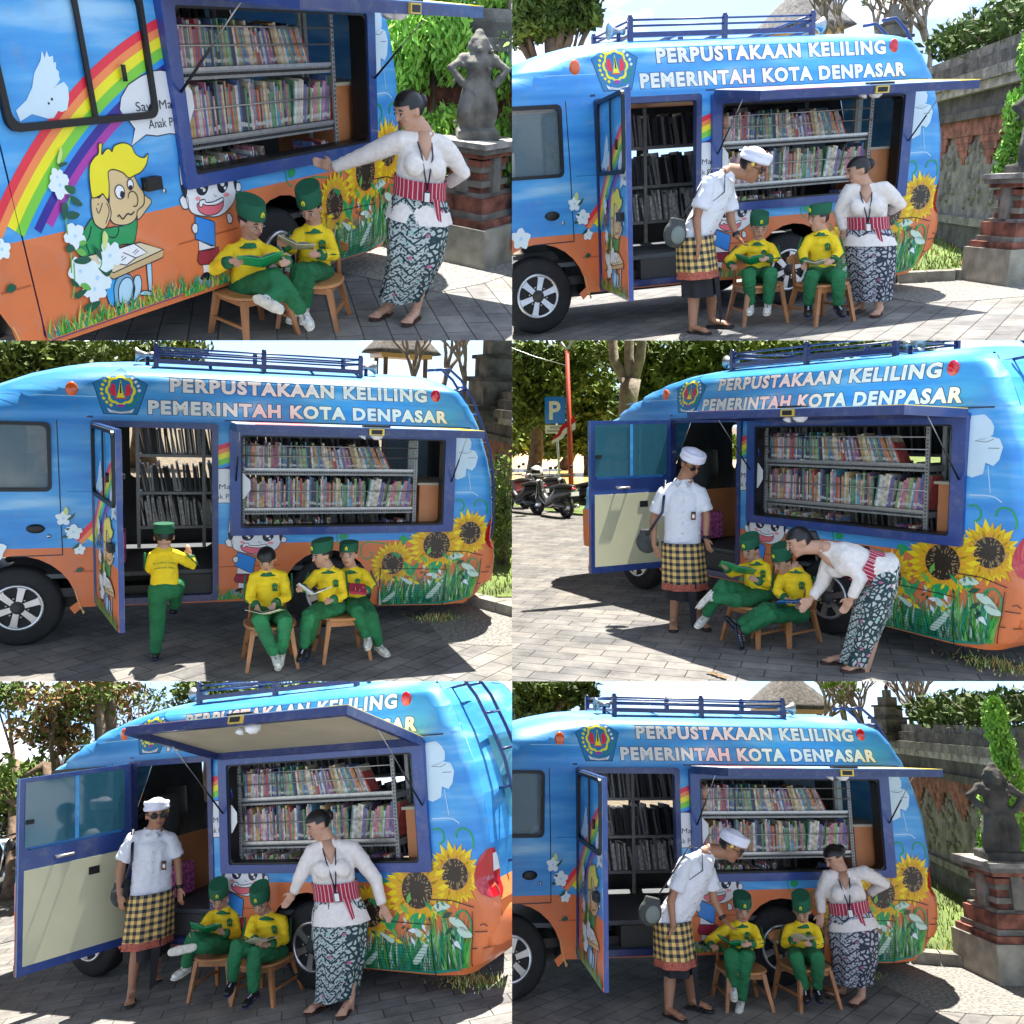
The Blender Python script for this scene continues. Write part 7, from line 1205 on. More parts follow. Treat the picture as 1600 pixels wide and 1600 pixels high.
def pedestal(x, y, yaw, label, s=1.0, H=1.0):
    t = thing('statue_pedestal', label, 'pedestal', (x, y, 0)); Rm = Matrix.Rotation(radians(yaw), 3, 'Z')
    def st(prof):
        m = MB()
        for hs, z0, z1, mm in prof: m.bbox((x, y, (z0+z1)/2*H), [Rm @ V((hs*s, 0, 0)), Rm @ V((0, hs*s, 0)), (0, 0, (z1-z0)/2*H)], mm)
        return m
    m = MB(); m.bbox((x, y, .17*H), [Rm @ V((.46*s, 0, 0)), Rm @ V((0, .46*s, 0)), (0, 0, .17*H)], 'concrete'); part('plinth', m, t)
    part('stepped_base', st([(.42, .34, .40, 'terracotta'), (.37, .40, .45, 'stone'), (.34, .45, .58, 'terracotta'), (.30, .58, .61, 'stone')]), t)
    part('shaft', st([(.24, .61, .66, 'terracotta'), (.27, .66, .71, 'stone'), (.22, .71, .78, 'terracotta'), (.25, .78, .83, 'stone'), (.27, .83, .88, 'terracotta')]), t)
    for a in range(4): m = MB(); q = Matrix.Rotation(radians(yaw+90*a), 3, 'Z'); m.bbox(V((x, y, .75*H))+q @ V((0, -.26*s, 0)), [q @ V((.075*s, 0, 0)), q @ V((0, .04*s, 0)), (0, 0, .16*H)], 'stone'); part('pilaster', m, t)
    part('cornice', st([(.31, .90, .94, 'terracotta'), (.36, .94, .985, 'stone'), (.39, .985, 1.03, 'stone_pale')]), t); return t
def statue(x, y, z0, H, face, label, m='stone'):
    f = V((face[0], face[1], 0)).normalized(); s = f.cross(V((0, 0, 1))); b = MB(); o = V((x, y, z0))
    def P(a, c, z): return o+s*a*H+f*c*H+V((0, 0, z*H))
    b.bbox(P(0, 0, .04), [s*.22*H, f*.18*H, (0, 0, .05*H)], m); b.tube([P(-.10, 0, .05), P(-.13, .05, .28), P(-.07, 0, .48)], [.075*H, .085*H, .10*H], m, 10, round_=True); b.tube([P(.12, .03, .05), P(.15, .10, .26), P(.06, 0, .48)], [.075*H, .085*H, .10*H], m, 10, round_=True)
    b.tube([P(0, .06, .10), P(0, .10, .3), P(0, .06, .47)], [.06*H, .05*H, .07*H], m, 8); b.tube([P(0, 0, .46), P(0, 0, .58), P(0, .02, .72), P(0, 0, .79)], [.14*H, .12*H, .15*H, .08*H], m, 14, side=s, asp=.75, round_=True)
    for q in (-1, 1): b.tube([P(.14*q, 0, .74), P(.29*q, .02, .66), P(.17*q, .08, .53)], [.055*H, .05*H, .045*H], m, 8, round_=True); b.ell(P(.15*q, 0, .75), [s*.07*H, f*.06*H, (0, 0, .05*H)], m)
    b.ell(P(0, .03, .86), [s*.075*H, f*.085*H, (0, 0, .085*H)], m); b.ell(P(0, .0, .92), [s*.095*H, f*.09*H, (0, 0, .045*H)], m); b.ell(P(0, 0, .97), [s*.05*H, f*.05*H, (0, 0, .05*H)], m); b.ell(P(0, .11, .84), [s*.03*H, f*.03*H, (0, 0, .03*H)], m)
    for q in (-1, 1): b.ell(P(.09*q, 0, .86), [s*.03*H, f*.03*H, (0, 0, .05*H)], m); b.ell(P(.11*q, .0, .5), [s*.06*H, f*.08*H, (0, 0, .07*H)], m)
    r = random.Random(2)
    for _ in range(50): b.ell(P(r.gauss(0, .1), r.gauss(0, .06), r.uniform(.1, .9)), [s*.022*H, f*.022*H, (0, 0, .03*H)], m, 6, 5)
    solo('guardian_statue', remesh(b, .016*H, m, 1), label, 'statue', (x, y, z0))
def thuja(x, y, h, r0, label, seed=2, n=9000, z0=0):
    n = int(n*1.9)
    t = thing('conifer_shrub', label, 'shrub', (x, y, z0)); blobs = []; r = random.Random(seed)
    for k in range(26):
        q = r.random(); a = r.uniform(0, 6.28); rr = r0*(1-q)**.7*.75; blobs.append(((x+cos(a)*rr, y+sin(a)*rr, z0+.1+q*h*.93), (r0*.33, r0*.33, h*.11)))
    lf = leaves(n, blobs, .034*h/2.5, ('thuja2', 'thuja1', 'thuja0', 'thuja0'), seed, hang=-1.6); m = MB(); m.tube([(x, y, z0), (x, y, z0+h*.7)], [.05, .02], 'bark', 6); part('trunk', m, t); part('foliage', cull(lf, CUR), t)
def temple_wall(A, B, H, label, tri=3, dz=0, rel=True):
    A, B = V((A[0], A[1], 0)), V((B[0], B[1], 0)); d = (B-A).normalized(); L_ = (B-A).length; n = V((d.y, -d.x, 0)); t = thing('temple_wall', label, 'wall', A)
    if (MS[CUR].inverted() @ V((0, 0, 0))-A).dot(n) < 0: n = -n
    def sl(a, b, z0, z1, th, m, mb): mb.bbox(A+d*(a+b)/2+V((0, 0, (z0+z1)/2)), [d*(b-a)/2, n*th, (0, 0, (z1-z0)/2)], m)
    m = MB(); sl(0, L_, 0, H*.60, .15, 'stone', m); sl(0, L_, 0, H*.16, .2, 'stone_dark', m); sl(0, L_, H*.16, H*.2, .24, 'stone', m); part('wall_panel', m, t)
    m = MB()
    for z0, z1, th, mm in ((.60, .68, .20, 'terracotta'), (.68, .72, .27, 'stone_dark'), (.72, .80, .22, 'stone_dark'), (.80, .84, .34, 'stone_pale'), (.84, .89, .42, 'stone'), (.89, .95, .36, 'stone_dark'), (.95, 1.0, .28, 'stone')): sl(0, L_, H*z0, H*z1, th, mm, m)
    part('cornice', m, t); m = MB()
    nT = max(2, int(L_/(H*.36)))
    for i in range(nT):
        c = (i+.5)*L_/nT; w = H*.13
        for k in range(4): ww = w*(1-k*.25); sl(c-ww, c+ww, H*(.60-.035*(k+1)), H*(.60-.035*k)-.002, .19-.008*k, 'terracotta', m)
    part('terracotta_pendant', m, t)
    if rel:
        m = MB(); r = random.Random(7)
        for i in range(nT+1):
            c = i*L_/nT
            for _ in range(26): p = A+d*(c+r.gauss(0, H*.06))+n*.14+V((0, 0, H*r.uniform(.24, .56))); m.ell(p, [d*H*r.uniform(.012, .035), n*.05, (0, 0, H*r.uniform(.012, .04))], 'stone', 6, 5)
        part('carved_relief', m, t)
    return t
def frangipani(x, y, z, h, label, seed=1, spread=.5, leafy=1):
    r = random.Random(seed); t = thing('frangipani_tree', label, 'tree', (x, y, z), 'bare branching trees on the temple terrace'); m = MB(); tips = []
    def br(p, d, l, rad, k):
        e = p+d*l; m.tube([p, p.lerp(e, .5)+V((r.uniform(-.05, .05), r.uniform(-.05, .05), 0))*l, e], [rad, rad*.85, rad*.7], 'bark_pale', 6)
        if k == 0: tips.append((e, d)); return
        for _ in range(r.choice((2, 3))): q = (d+V((r.uniform(-1, 1), r.uniform(-1, 1), r.uniform(-.1, .6)))*spread*1.3).normalized(); br(e, q, l*.78, rad*.72, k-1)
    br(V((x, y, z)), V((r.uniform(-.2, .2), 0, 1)).normalized(), h*.30, h*.035, 4); part('branches', m, t); m = MB()
    for e, d in tips:
        if r.random() > .85*leafy: continue
        for _ in range(7):
            a = (d+V((r.uniform(-1, 1), r.uniform(-1, 1), r.uniform(-.4, .8)))).normalized(); b = a.cross(V((r.uniform(-1, 1), r.uniform(-1, 1), 1))).normalized(); s = h*.075*r.uniform(.7, 1.2); m.add([e, e+a*s*.5+b*s*.17, e+a*s, e+a*s*.5-b*s*.17], [(0, 1, 2, 3)], r.choice(('frangi', 'leaf3', 'leaf2')))
    if m.f: part('leaf_tufts', m, t)
def pavilion(x, y, z, w, label):
    t = thing('thatched_pavilion', label, 'pavilion', (x, y, z)); m = MB()
    n = 24; vs = []; rows = 8
    for k in range(rows+1):
        q = k/rows; rr = w*(1-q)**.85*1.0+.03; 
        for i in range(n): a = 2*pi*i/n; sq = 1/max(abs(cos(a)), abs(sin(a)))**.6; vs.append(V((x+rr*sq*cos(a), y+rr*sq*sin(a), z+w*.12+w*.95*q)))
    m.add(vs, [(i*n+k, i*n+(k+1) % n, (i+1)*n+(k+1) % n, (i+1)*n+k) for i in range(rows) for k in range(n)]+[tuple(range(n))[::-1]], 'thatch', True); part('thatched_roof', m, t); m = MB()
    for a in (-1, 1):
        for b in (-1, 1): m.bbox((x+a*w*.55, y+b*w*.55, z-w*.45), [(w*.05, 0, 0), (0, w*.05, 0), (0, 0, w*.6)], 'bark')
    m.bbox((x, y, z+w*.05), [(w*.7, 0, 0), (0, w*.7, 0), (0, 0, w*.06)], 'straw'); part('posts', m, t)
def spire(x, y, z, h, label):
    t = thing('stone_shrine', label, 'shrine', (x, y, z)); m = MB(); stepped(m, x, y, [(h*.34, z, z+h*.12, 'stone'), (h*.40, z+h*.12, z+h*.17, 'stone_dark'), (h*.24, z+h*.17, z+h*.42, 'stone'), (h*.28, z+h*.42, z+h*.47, 'stone_dark'), (h*.19, z+h*.47, z+h*.66, 'stone'), (h*.22, z+h*.66, z+h*.70, 'stone_dark'), (h*.13, z+h*.70, z+h*.86, 'stone'), (h*.06, z+h*.86, z+h, 'stone')]); part('stone_tiers', m, t)
    m = MB(); m.lathe((x, y, z+h), (0, 0, 1), [(h*.03, 0), (h*.04, h*.05), (h*.012, h*.14)], 'terracotta', 8); part('finial', m, t)
def motorbike(x, y, yaw, label, body='bikegrey', s=1.0):
    t = thing('motor_scooter', label, 'motorbike', (x, y, 0), 'parked motor scooters'); R = Matrix.Rotation(radians(yaw), 3, 'Z'); o = V((x, y, 0)); w = lambda v: o+R @ (V(v)*s)
    for wx in (-.62, .62):
        m = MB(); m.tube([V((wx+.24*cos(a), 0, .28+.24*sin(a))) for a in [k*pi/10 for k in range(21)]], .055, 'rubber', 8, caps=False); m.lathe((wx, 0, .28), (0, 1, 0), [(.05, -.04), (.17, -.02), (.17, .02), (.05, .04)], 'alloy', 12); part('wheel', m.xf(w), t)
    m = MB(); m.tube([(-.95, 0, .72), (-.7, 0, .66), (-.3, 0, .60), (-.1, 0, .45), (.15, 0, .32), (.38, 0, .5), (.48, 0, .85)], [.05, .12, .15, .13, .12, .12, .07], body, 10, side=(0, 1, 0), asp=1.1, round_=True); m.tube([(.62, 0, .56), (.86, 0, .48)], [.08, .05], body, 8, round_=True); m.tube([(-.6, 0, .3), (-.2, 0, .3)], [.10, .09], 'black', 8, round_=True); part('body_panel', remesh(m, .022, body, 3).xf(w), t)
    m = MB(); m.tube([(-.85, 0, .80), (-.5, 0, .80), (-.12, 0, .74)], [.10, .14, .11], 'leather', 10, side=(0, 1, 0), asp=.45, round_=True); part('seat', m.xf(w), t)
    m = MB(); m.tube([(.62, .07, .28), (.5, .07, .85)], .022, 'chrome', 6); m.tube([(.62, -.07, .28), (.5, -.07, .85)], .022, 'chrome', 6); m.tube([(.36, -.34, 1.0), (.46, -.1, .98), (.46, .1, .98), (.36, .34, 1.0)], .018, 'black', 6); part('handlebar', m.xf(w), t)
    m = MB(); 
    for b in (-1, 1): m.tube([(.42, b*.24, 1.0), (.44, b*.28, 1.18)], .008, 'black', 5); m.ell((.44, b*.30, 1.2), [(.02, 0, 0), (0, .065, 0), (0, 0, .045)], 'black', 8, 6)
    part('mirror', m.xf(w), t); m = MB(); m.ell((.55, 0, .86), [(.07, 0, 0), (0, .10, 0), (0, 0, .06)], 'lens_white', 8, 6); part('headlight', m.xf(w), t)
    m = MB(); m.bbox((-.98, 0, .62), [(.008, 0, 0), (0, .12, 0), (0, 0, .05)], 'signwhite'); part('number_plate', m.xf(w), t); m = MB(); m.ell((-.93, 0, .74), [(.04, 0, 0), (0, .09, 0), (0, 0, .04)], 'lens_red', 8, 6); part('tail_light', m.xf(w), t)
    m = MB(); m.tube([(-.3, -.15, .22), (-.9, -.17, .30)], [.03, .05], 'chrome', 8); part('exhaust', m.xf(w), t); return t
def helmet(x, y, z, col, label):
    t = thing('helmet', label, 'helmet', (x, y, z)); m = MB(); m.ell((x, y, z), [(.14, 0, 0), (0, .13, 0), (0, 0, .14)], col, 14, 10, keep=lambda a, b, c: c > -.5); part('shell', m, t); m = MB(); m.ell((x, y, z), [(.146, 0, 0), (0, .136, 0), (0, 0, .12)], 'black', 14, 10, keep=lambda a, b, c: b < -.2 and -.3 < c < .35); part('visor', m, t)
# ------------------------------------------------------------------ the six places
PN = {1: 'top left picture', 2: 'top right picture', 3: 'middle left picture', 4: 'middle right picture', 5: 'bottom left picture', 6: 'bottom right picture'}
vans = {1: ('blue and orange library van seen close with its painted door shut, top left picture', 0, .95, -.03),
 2: ('blue library van with the bending man before its door, top right picture', 99, .86, -.10),
 3: ('blue library van seen side on with a boy climbing in, middle left picture', 77, .86, .02),
 4: ('blue library van seen from its tail, door flung wide, middle right picture', 99, .86, .03),
 5: ('blue library van with its hatch raised high like an awning, bottom left picture', 106, 1.12, .34),
 6: ('blue library van with a woman pointing before its tail, bottom right picture', 96, .86, .03)}
def plain(p):
    global CUR; CUR = p
    B = 260 if p != 5 else 8.5
    ground([(-B, -30), (B, -30), (B, B), (-B, B)], 'ground', 'earth', -.012)
    ground([(-40, -25), (60, -25), (60, 4.5), (-40, 4.5)], 'pavement', 'pavers', 0.0)
PER = {n: (p, k, a, f, J) for n, p, k, a, f, J in PERSONS}
def ppl(n, label, group=None, **o):
    p, k, a, f, J = PER[n]; o.setdefault('anc', a); return person(k, J, f, label, group, o)
def seat_for(P, label, back=.02, dz=.085, side=0, yaw=None):
    j = P['j']; d = ((j['KA']+j['KB'])/2-j['PE']); d = V((d.x, d.y, 0)).normalized(); s = V((d.y, -d.x, 0)); c = j['PE']-d*back*-1+s*side
    yw = math.degrees(math.atan2(d.x, -d.y)) if yaw is None else yaw
    return chair(c.x, c.y, yw, label, max(.7, (j['PE'].z-dz)/.46))
G = 'schoolboys in yellow shirts and green caps'
def tree_of(k, key, n, size, label, r=.15, mats=('leaf0', 'leaf1', 'leaf2', 'leaf3'), bark='bark', base=None, **kw):
    b = T_[k]; c = sum((V(x[0]) for x in b), V((0, 0, 0)))/len(b); bs = V(E_[base]) if base else V((c.x, c.y, 0)); bs.z = 0
    tree(bs, max(2, c.z*.9), r, b, label, n, size, mats, seed=sum(map(ord, k)), bark=bark, lean=(c.x-bs.x, c.y-bs.y), **kw)
def temple(p, sfx):
    a, b, t = V(E_['w%sa' % sfx]), V(E_['w%sb' % sfx]), V(E_['w%st' % sfx]); temple_wall(a, b, t.z, 'old stone and red brick temple wall with carved panels behind the van, %s' % PN[p]); return t.z
def bank(p, P, z1, y0=1.2):
    """grass verge rising gently to the wall"""
    mb = MB(); n = 14; A, B, C_, D = [V(q) for q in P]; vs = []
    for i in range(n+1):
        for k in range(n+1):
            q = A.lerp(B, k/n).lerp(D.lerp(C_, k/n), i/n); q.z = .006+z1*(i/n)**1.3+.03*noise.noise(q*1.5); vs.append(q)
    mb.add(vs, [(i*(n+1)+k, i*(n+1)+k+1, (i+1)*(n+1)+k+1, (i+1)*(n+1)+k) for i in range(n) for k in range(n)], 'lawn', True); solo('grass_verge', mb, None, None, kind='structure')
    r = random.Random(p); 
    def reg(r):
        i, k = r.random(), r.random(); q = A.lerp(B, k).lerp(D.lerp(C_, k), i); return q.x, q.y, 1
    g = MB()
    for _ in range(5200):
        i, k = r.random()**1.3, r.random(); q = A.lerp(B, k).lerp(D.lerp(C_, k), i); q.z = z1*i**1.3; a = r.uniform(0, 6.28); d = V((cos(a), sin(a), 0))*.009; h = r.uniform(.03, .13); g.add([q-d, q+d, q+V((r.uniform(-.5, .5)*h, r.uniform(-.5, .5)*h, h))], [(0, 1, 2)], r.choice(('leaf1', 'leaf2', 'leaf3', 'straw' if r.random() < .3 else 'leaf2')))
    solo('grass', g, 'short rough grass on the verge beside the temple wall, %s' % PN[p], 'grass', kind='stuff')
def kerb(p, pts, w=.09, h=.12):
    mb = MB()
    for (a, b) in zip(pts, pts[1:]):
        a, b = V((*a, 0)), V((*b, 0)); d = (b-a).normalized(); n = int((b-a).length/.5)+1
        for k in range(n): c = a.lerp(b, (k+.5)/n); mb.bbox(c+V((0, 0, h/2)), [d*((b-a).length/n/2-.008), V((-d.y, d.x, 0))*w, (0, 0, h/2)], 'concrete')
    solo('kerb', mb, None, None, kind='structure')
def terrace(p, pre, frs, zwall, pav, sp, spt):
    """what stands above the wall"""
    if pav: c = V(E_[pav]); pavilion(c.x, c.y, c.z, .85, 'grey thatched pavilion roof rising above the van roof, %s' % PN[p])
    if sp: c = V(E_[sp]); h = E_[spt][2]-c.z; spire(c.x, c.y, c.z-.2, h+.2, 'tiered mossy stone shrine spire above the temple wall, %s' % PN[p])
    for i, k in enumerate(frs):
        c = V(E_[k]); frangipani(c.x, c.y, c.z-.55, 1.7, '%s frangipani tree against the sky %s, %s' % (('slender', 'forked', 'leafy', 'spreading', 'small')[i], ('left of the stone spire', 'next to the stone spire', 'right of the stone spire', 'farthest right above the wall', 'beside the thatched roof')[i], PN[p]), seed=i+p*7)
def bushes_on_wall(p, sfx, z, n=2600):
    a, b = V(E_['w%sa' % sfx]), V(E_['w%sb' % sfx]); bl = []; r = random.Random(p+3)
    for i in range(16): q = a.lerp(b, .45+.6*i/16); bl.append(((q.x, q.y+.2, z+.12+r.uniform(0, .22)), (.5, .3, .22)))
    t = thing('climbing_shrub', 'tangled shrub with bare stems spilling over the top of the temple wall, %s' % PN[p], 'shrub', (b.x, b.y, z)); m = MB()
    for _ in range(60): q = V(r.choice(bl)[0]); m.tube([q-V((0, 0, .2)), q+V((r.uniform(-.4, .4), r.uniform(-.2, .2), r.uniform(0, .3)))], [.014, .006], 'bark_pale', 5)
    part('stems', m, t); lf = cull(leaves(n, bl, .075, ('leaf0', 'leaf1', 'leaf1', 'leaf2'), 9), p); part('foliage', lf, t) if lf.f else None
def conc(p):
    ground([(4.15, -.75), (4.6, -.95), (5.6, -1.15), (9, -1.6), (12, -1.8), (12, .3), (5.6, .35), (5.0, .55), (4.45, .75), (4.2, .2)], 'concrete_apron', 'rough_concrete', .004)
for p in range(1, 7):
    plain(p)
    L_, dr_, D_, dz_ = vans[p]; make_van(L_, dr_, D_, dz_)
    books(PN[p], {1: 3, 4: 2, 5: 2}.get(p, 0))
PPL = set()
# ---- top left
CUR = 1; w = PN[1]
conc(1)
ppl('w1', 'woman in white blouse and patterned sarong reaching out to the van hatch, %s' % w, pony=0)
_, A = ppl('k1a', 'boy in green cap with raised shoe sole, reading, left seat, %s' % w, G, sole='sole', caph=.5); hold_book(A, .15, .2, 'cgreen', 'large dark green book open on the lap of the left boy, %s' % w, drop=-.02)
seat_for(A, 'teak chair under the boy with the raised shoe sole, %s' % w)
_, A = ppl('k1b', 'boy in green cap looking into a white book nearer the sunflowers, %s' % w, G, caph=.52); hold_book(A, .13, .17, 'cream', 'open book with white pages held by the boy near the sunflowers, %s' % w)
seat_for(A, 'teak chair with empty front half beside the woman, %s' % w, back=.10)
zt = temple(1, '1')
c = E_['ped1']; pedestal(5.42, -.47, -10, 'low stone and brick pedestal under the guardian statue, %s' % w, .80, 1.03); a, b = E_['stat1b'], E_['stat1t']; statue(5.42, -.47, 1.06, max(.6, b[2]-a[2])+.12, (-1, -.6), 'weathered stone guardian statue with arms on hips, %s' % w)
a = E_['th1']; thuja(a[0]+.3, a[1]+.25, 3.0, .72, 'bright green conifer shrub left of and behind the statue, %s' % w, 4, 16000); a = E_['th1b']; thuja(a[0]+.35, a[1], 3.1, .7, 'darker green conifer shrub at the right edge behind the statue, %s' % w, 5, 15000)
# ---- top right and bottom right
for p, pre in ((2, '2'), (6, '6')):
    CUR = p; w = PN[p]; conc(p)
    bank(p, [(5.0, .9, 0), (9, .5, 0), (11, 7.5, 0), (6, 9, 0)], .55 if p == 2 else .25); kerb(p, [(4.6, 1.15), (5.05, .75), (5.6, .45), (6.3, .35)])
    zt = temple(p, pre); terrace(p, pre, ['fr%s%d' % (pre, i) for i in range(5)], zt, 'pav'+pre, 'spire'+pre, 'spire%st' % pre); bushes_on_wall(p, pre, zt)
    c = E_['ped'+pre]; pedestal(5.98 if p == 2 else 5.82, -.05 if p == 2 else .12, -8, 'stone and brick pedestal with recessed shaft on the right, %s' % w, .86, 1.12); statue(6.0 if p == 2 else 5.84, -.07 if p == 2 else .10, 1.15, 1.0, (-.3, -1), 'dark stone guardian statue on the pedestal at the right edge, %s' % w, 'stone_dark')
    a = E_['th'+pre]; thuja(a[0]+.28, a[1]+.35, 2.75, .42, 'bright green conifer shrub behind the dark statue, %s' % w, 6+p, 12000)
    tree_of(pre+'a', None, 9000, .11, 'broad leafy tree beyond the front of the van, %s' % w, .35)
    _, M_ = ppl('m'+pre, 'man in white shirt and plaid wrap bending to point at a book, %s' % w, palm=(0, -.3, -1), ear=1, plaidz=.47 if p == 6 else .56, blackz=.33)
    bag(E_['bag'+pre], V((1, .15, -.25)), V((.25, 0, 1)), V((-.2, 1, 0)), 'grey and black shoulder bag hanging at the bending man\'s hip, %s' % w, [E_['bagT'+pre], E_['sh'+pre], V(E_['sh%sb' % pre])+V((.03, .0, .03)), E_['ch'+pre], E_['bagU'+pre]])
    o = (dict(sock='sock_white'), dict(sock='sock_red', shoe='black', sole='shoe_navy'))
    _, A = ppl('k%sa' % pre, 'seated boy in green cap being shown the page by the man, %s' % w, G, **o[0]); hold_book(A, .14, .19, 'cgreen', 'green covered picture book open before the boy by the man, %s' % w, spread=.35)
    seat_for(A, 'teak chair under the boy nearest the bending man, %s' % w, back=.10, yaw=-8)
    _, A = ppl('k%sb' % pre, ('seated boy in green cap turning toward his friend, %s' if p == 2 else 'seated boy in tall green cap looking down at a white booklet, %s') % w, G, caph=.44 if p == 2 else .55, **o[1]); hold_book(A, .10, .14, 'cream', 'small white booklet open on the lap of the boy with red socks, %s' % w)
    seat_for(A, 'teak chair under the boy with red socks, %s' % w, back=.06, yaw=5)
    ppl('w'+pre, ('woman in white blouse leaning toward the boys, %s' if p == 2 else 'woman in white blouse pointing down at the booklet, %s') % w, sarong='songket2')
    weeds(4.15, .3, .10, 'small yellow green weeds growing under the tail of the van, %s' % w)
c = E_['hl6']; CUR = 6; helmet(c[0]-.1, c[1]-.25, .5, 'bikegrey', 'grey helmet at the right edge near the pedestal foot, %s' % PN[6]); m = MB(); m.tube([(c[0]-.1, c[1]-.25, 0), (c[0]-.1, c[1]-.25, .2), (c[0]-.1, c[1]-.25, .38)], [.14, .17, .12], 'bikegrey', 10); solo('parked_box', m, 'dark grey rounded scooter tail box under the helmet at the right edge, %s' % PN[6], 'box', (c[0]-.1, c[1]-.25, 0))
# ---- middle left
CUR = 3; w = PN[3]; conc(3)
bank(3, [(4.9, 1.0, 0), (8.5, .4, 0), (10, 8, 0), (6, 12, 0)], .3); kerb(3, [(4.6, 1.15), (5.0, .6), (5.3, .0), (5.8, -.5)])
zt = temple(3, '3'); terrace(3, '3', ['fr30', 'fr31', 'fr32'], zt, 'pav3', 'spire3', 'spire3t')
for k, n_, l in (('bush3', 1400, 'rounded green bush at the foot of the wall, %s'), ('bush3b', 900, 'smaller green bush higher against the wall, %s')):
    c = V(E_[k]); t = thing('bush', l % w, 'bush', (c.x, c.y, 0)); m = MB(); m.tube([(c.x, c.y, 0), tuple(c)], [.03, .02], 'bark', 6); part('stem', m, t); part('foliage', cull(leaves(n_, [(tuple(c), (.28, .28, .36)), ((c.x+.1, c.y, c.z*.5), (.3, .3, .4))], .05, ('leaf1', 'leaf2', 'leaf3'), 5), 3), t)
tree_of('3a', None, 4200, .11, 'dark leafy tree in front of the van roof at the left, %s' % w, .3); tree_of('3b', None, 3600, .12, 'wide crowned tree behind the roof rack, %s' % w, .35)
ppl('k3s', 'boy seen from behind stepping up into the open van door, %s' % w, G, back=1, shoe='black', sole='shoe_navy', hairline=-.5)
_, A = ppl('k3a', 'bareheaded boy with short black hair bent over a thick white book, %s' % w, 'schoolboys in yellow shirts', bare=1, hairline=.1); hold_book(A, .15, .20, 'cream', 'thick white book open on the knees of the bareheaded boy, %s' % w, drop=-.03)
seat_for(A, 'teak chair under the bareheaded boy, %s' % w, yaw=0)
_, B1 = ppl('k3b', 'boy in green cap with red socks reading a magazine, middle seat, %s' % w, G, sock='sock_red', shoe='black', sole='shoe_navy', caph=.5); hold_book(B1, .16, .20, 'white2', 'open magazine with white pages held by the boy with red socks, %s' % w, spread=.5)
_, B2 = ppl('k3c', 'boy in green cap facing the camera with a small red book, %s' % w, G, caph=.38)
c = (B2['j']['FA']+B2['j']['FB'])/2; m = MB(); m.bbox(c+V((0, 0, .01)), [V((.075, .01, -.012)), V((0, .045, .03)), V((.004, -.004, .012))], 'crim'); solo('small_book', m, 'small closed red book in the hands of the rightmost boy, %s' % w, 'book', c)
c = (B1['j']['PE']+B2['j']['PE'])/2; chair(c.x, c.y-.02, 3, 'teak chair shared by the two capped boys, %s' % w, max(.7, (c.z-.085)/.46)); weeds(4.35, .15, .13, 'small yellow green weeds growing under the tail of the van, %s' % w)
# ---- middle right
CUR = 4; w = PN[4]
ground([(-200, 4.5), (-200, 60), (60, 60), (60, 4.5)], 'lawn', 'lawn', .002); ground([(-60, 9), (-60, 40), (-19, 30), (-14, 9)], 'field', 'straw', .006)
tree_of('4a', 't4a', 9000, .15, 'dark leafy tree left of the parking sign, %s' % w, .3, base='t4a'); tree_of('4b', 't4b', 8000, .16, 'dense tree between red pole and pale trunk, %s' % w, .3, base='t4b')
tree_of('4c', 't4c', 8000, .14, 'leafy tree right of the pale trunk, %s' % w, .25, base='t4c'); tree_of('4d', 't4d', 8000, .14, 'spreading tree above the front of the van, %s' % w, .3, base='t4d'); tree_of('4e', 't4e', 7000, .13, 'long tree crown above the roof rack, %s' % w, .3, base='t4e'); tree_of('4f', 't4f', 7000, .2, 'far low tree line tree over the sunlit field, %s' % w, .3, base='t4f', mats=('leaf1', 'leaf2', 'leaf3', 'frangi'))
c = V(E_['t4p']); t = thing('tree', 'tall pale trunk that forks high up behind the van, %s' % w, 'tree', (c.x, c.y, 0), 'trees behind the van'); m = MB(); z = V((c.x, c.y, 0))
m.tube([z, z+V((0, 0, 1.6)), z+V((.05, 0, 2.7)), z+V((.1, .05, 3.2))], [.28, .25, .24, .26], 'bark_pale', 12)
for dx, dy in ((-.45, -.35), (.0, .1), (.45, .35)): m.tube([z+V((.08, .05, 2.9)), z+V((dx*.6, dy*.6, 3.7)), z+V((dx, dy, 6))], [.17, .13, .1], 'bark_pale', 9)
part('trunk', m, t); part('crown', cull(leaves(2500, [((c.x, c.y, 5.4), (1.6, 1.6, .7))], .12, ('leaf1', 'leaf2'), 3), 4), t) if 1 else 0
c, d = V(E_['sign4']), V(E_['sign4t']); c.z = 0; ctr = d; C0 = MS[4].inverted() @ V((0, 0, 0)); n_ = (C0-d); n_.z = 0; n_.normalize(); s_ = V((0, 0, 1)).cross(n_)
t = thing('parking_sign', 'blue parking sign with a white letter P on a thin post, %s' % w, 'sign', c); m = MB(); m.tube([c, V((d.x, d.y, d.z-.1))], .035, 'galv', 8); part('post', m, t)
def plate(cz, hw, hh, m_, name, texts):
    o = V((d.x, d.y, cz))+n_*.05; b = MB(); b.bbox(o, [s_*hw, V((0, 0, hh)), n_*.01], m_); q = part(name, b, t)
    for s__, wd_, x0, z0, hgt, off, mc in texts:
        vs, fs = text2d(s__, off); x1 = max(v[0] for v in vs); x00 = min(v[0] for v in vs); b = MB(); b.add([o+n_*.014+s_*(x0+(v[0]-x00)/(x1-x00)*wd_)+V((0, 0, z0+v[1]/.73*hgt)) for v in vs], fs, mc)
        if q: part('lettering', b, q)
plate(d.z-.38, .29, .38, 'signblue', 'blue_panel', [('P', .33, -.17, -.25, .52, .03, 'signwhite')]); plate(d.z-.92, .29, .12, 'signwhite', 'white_panel', [('KHUSUS', .30, -.15, .02, .07, .01, 'ink'), ('PARIWISATA', .44, -.22, -.085, .07, .01, 'ink')])
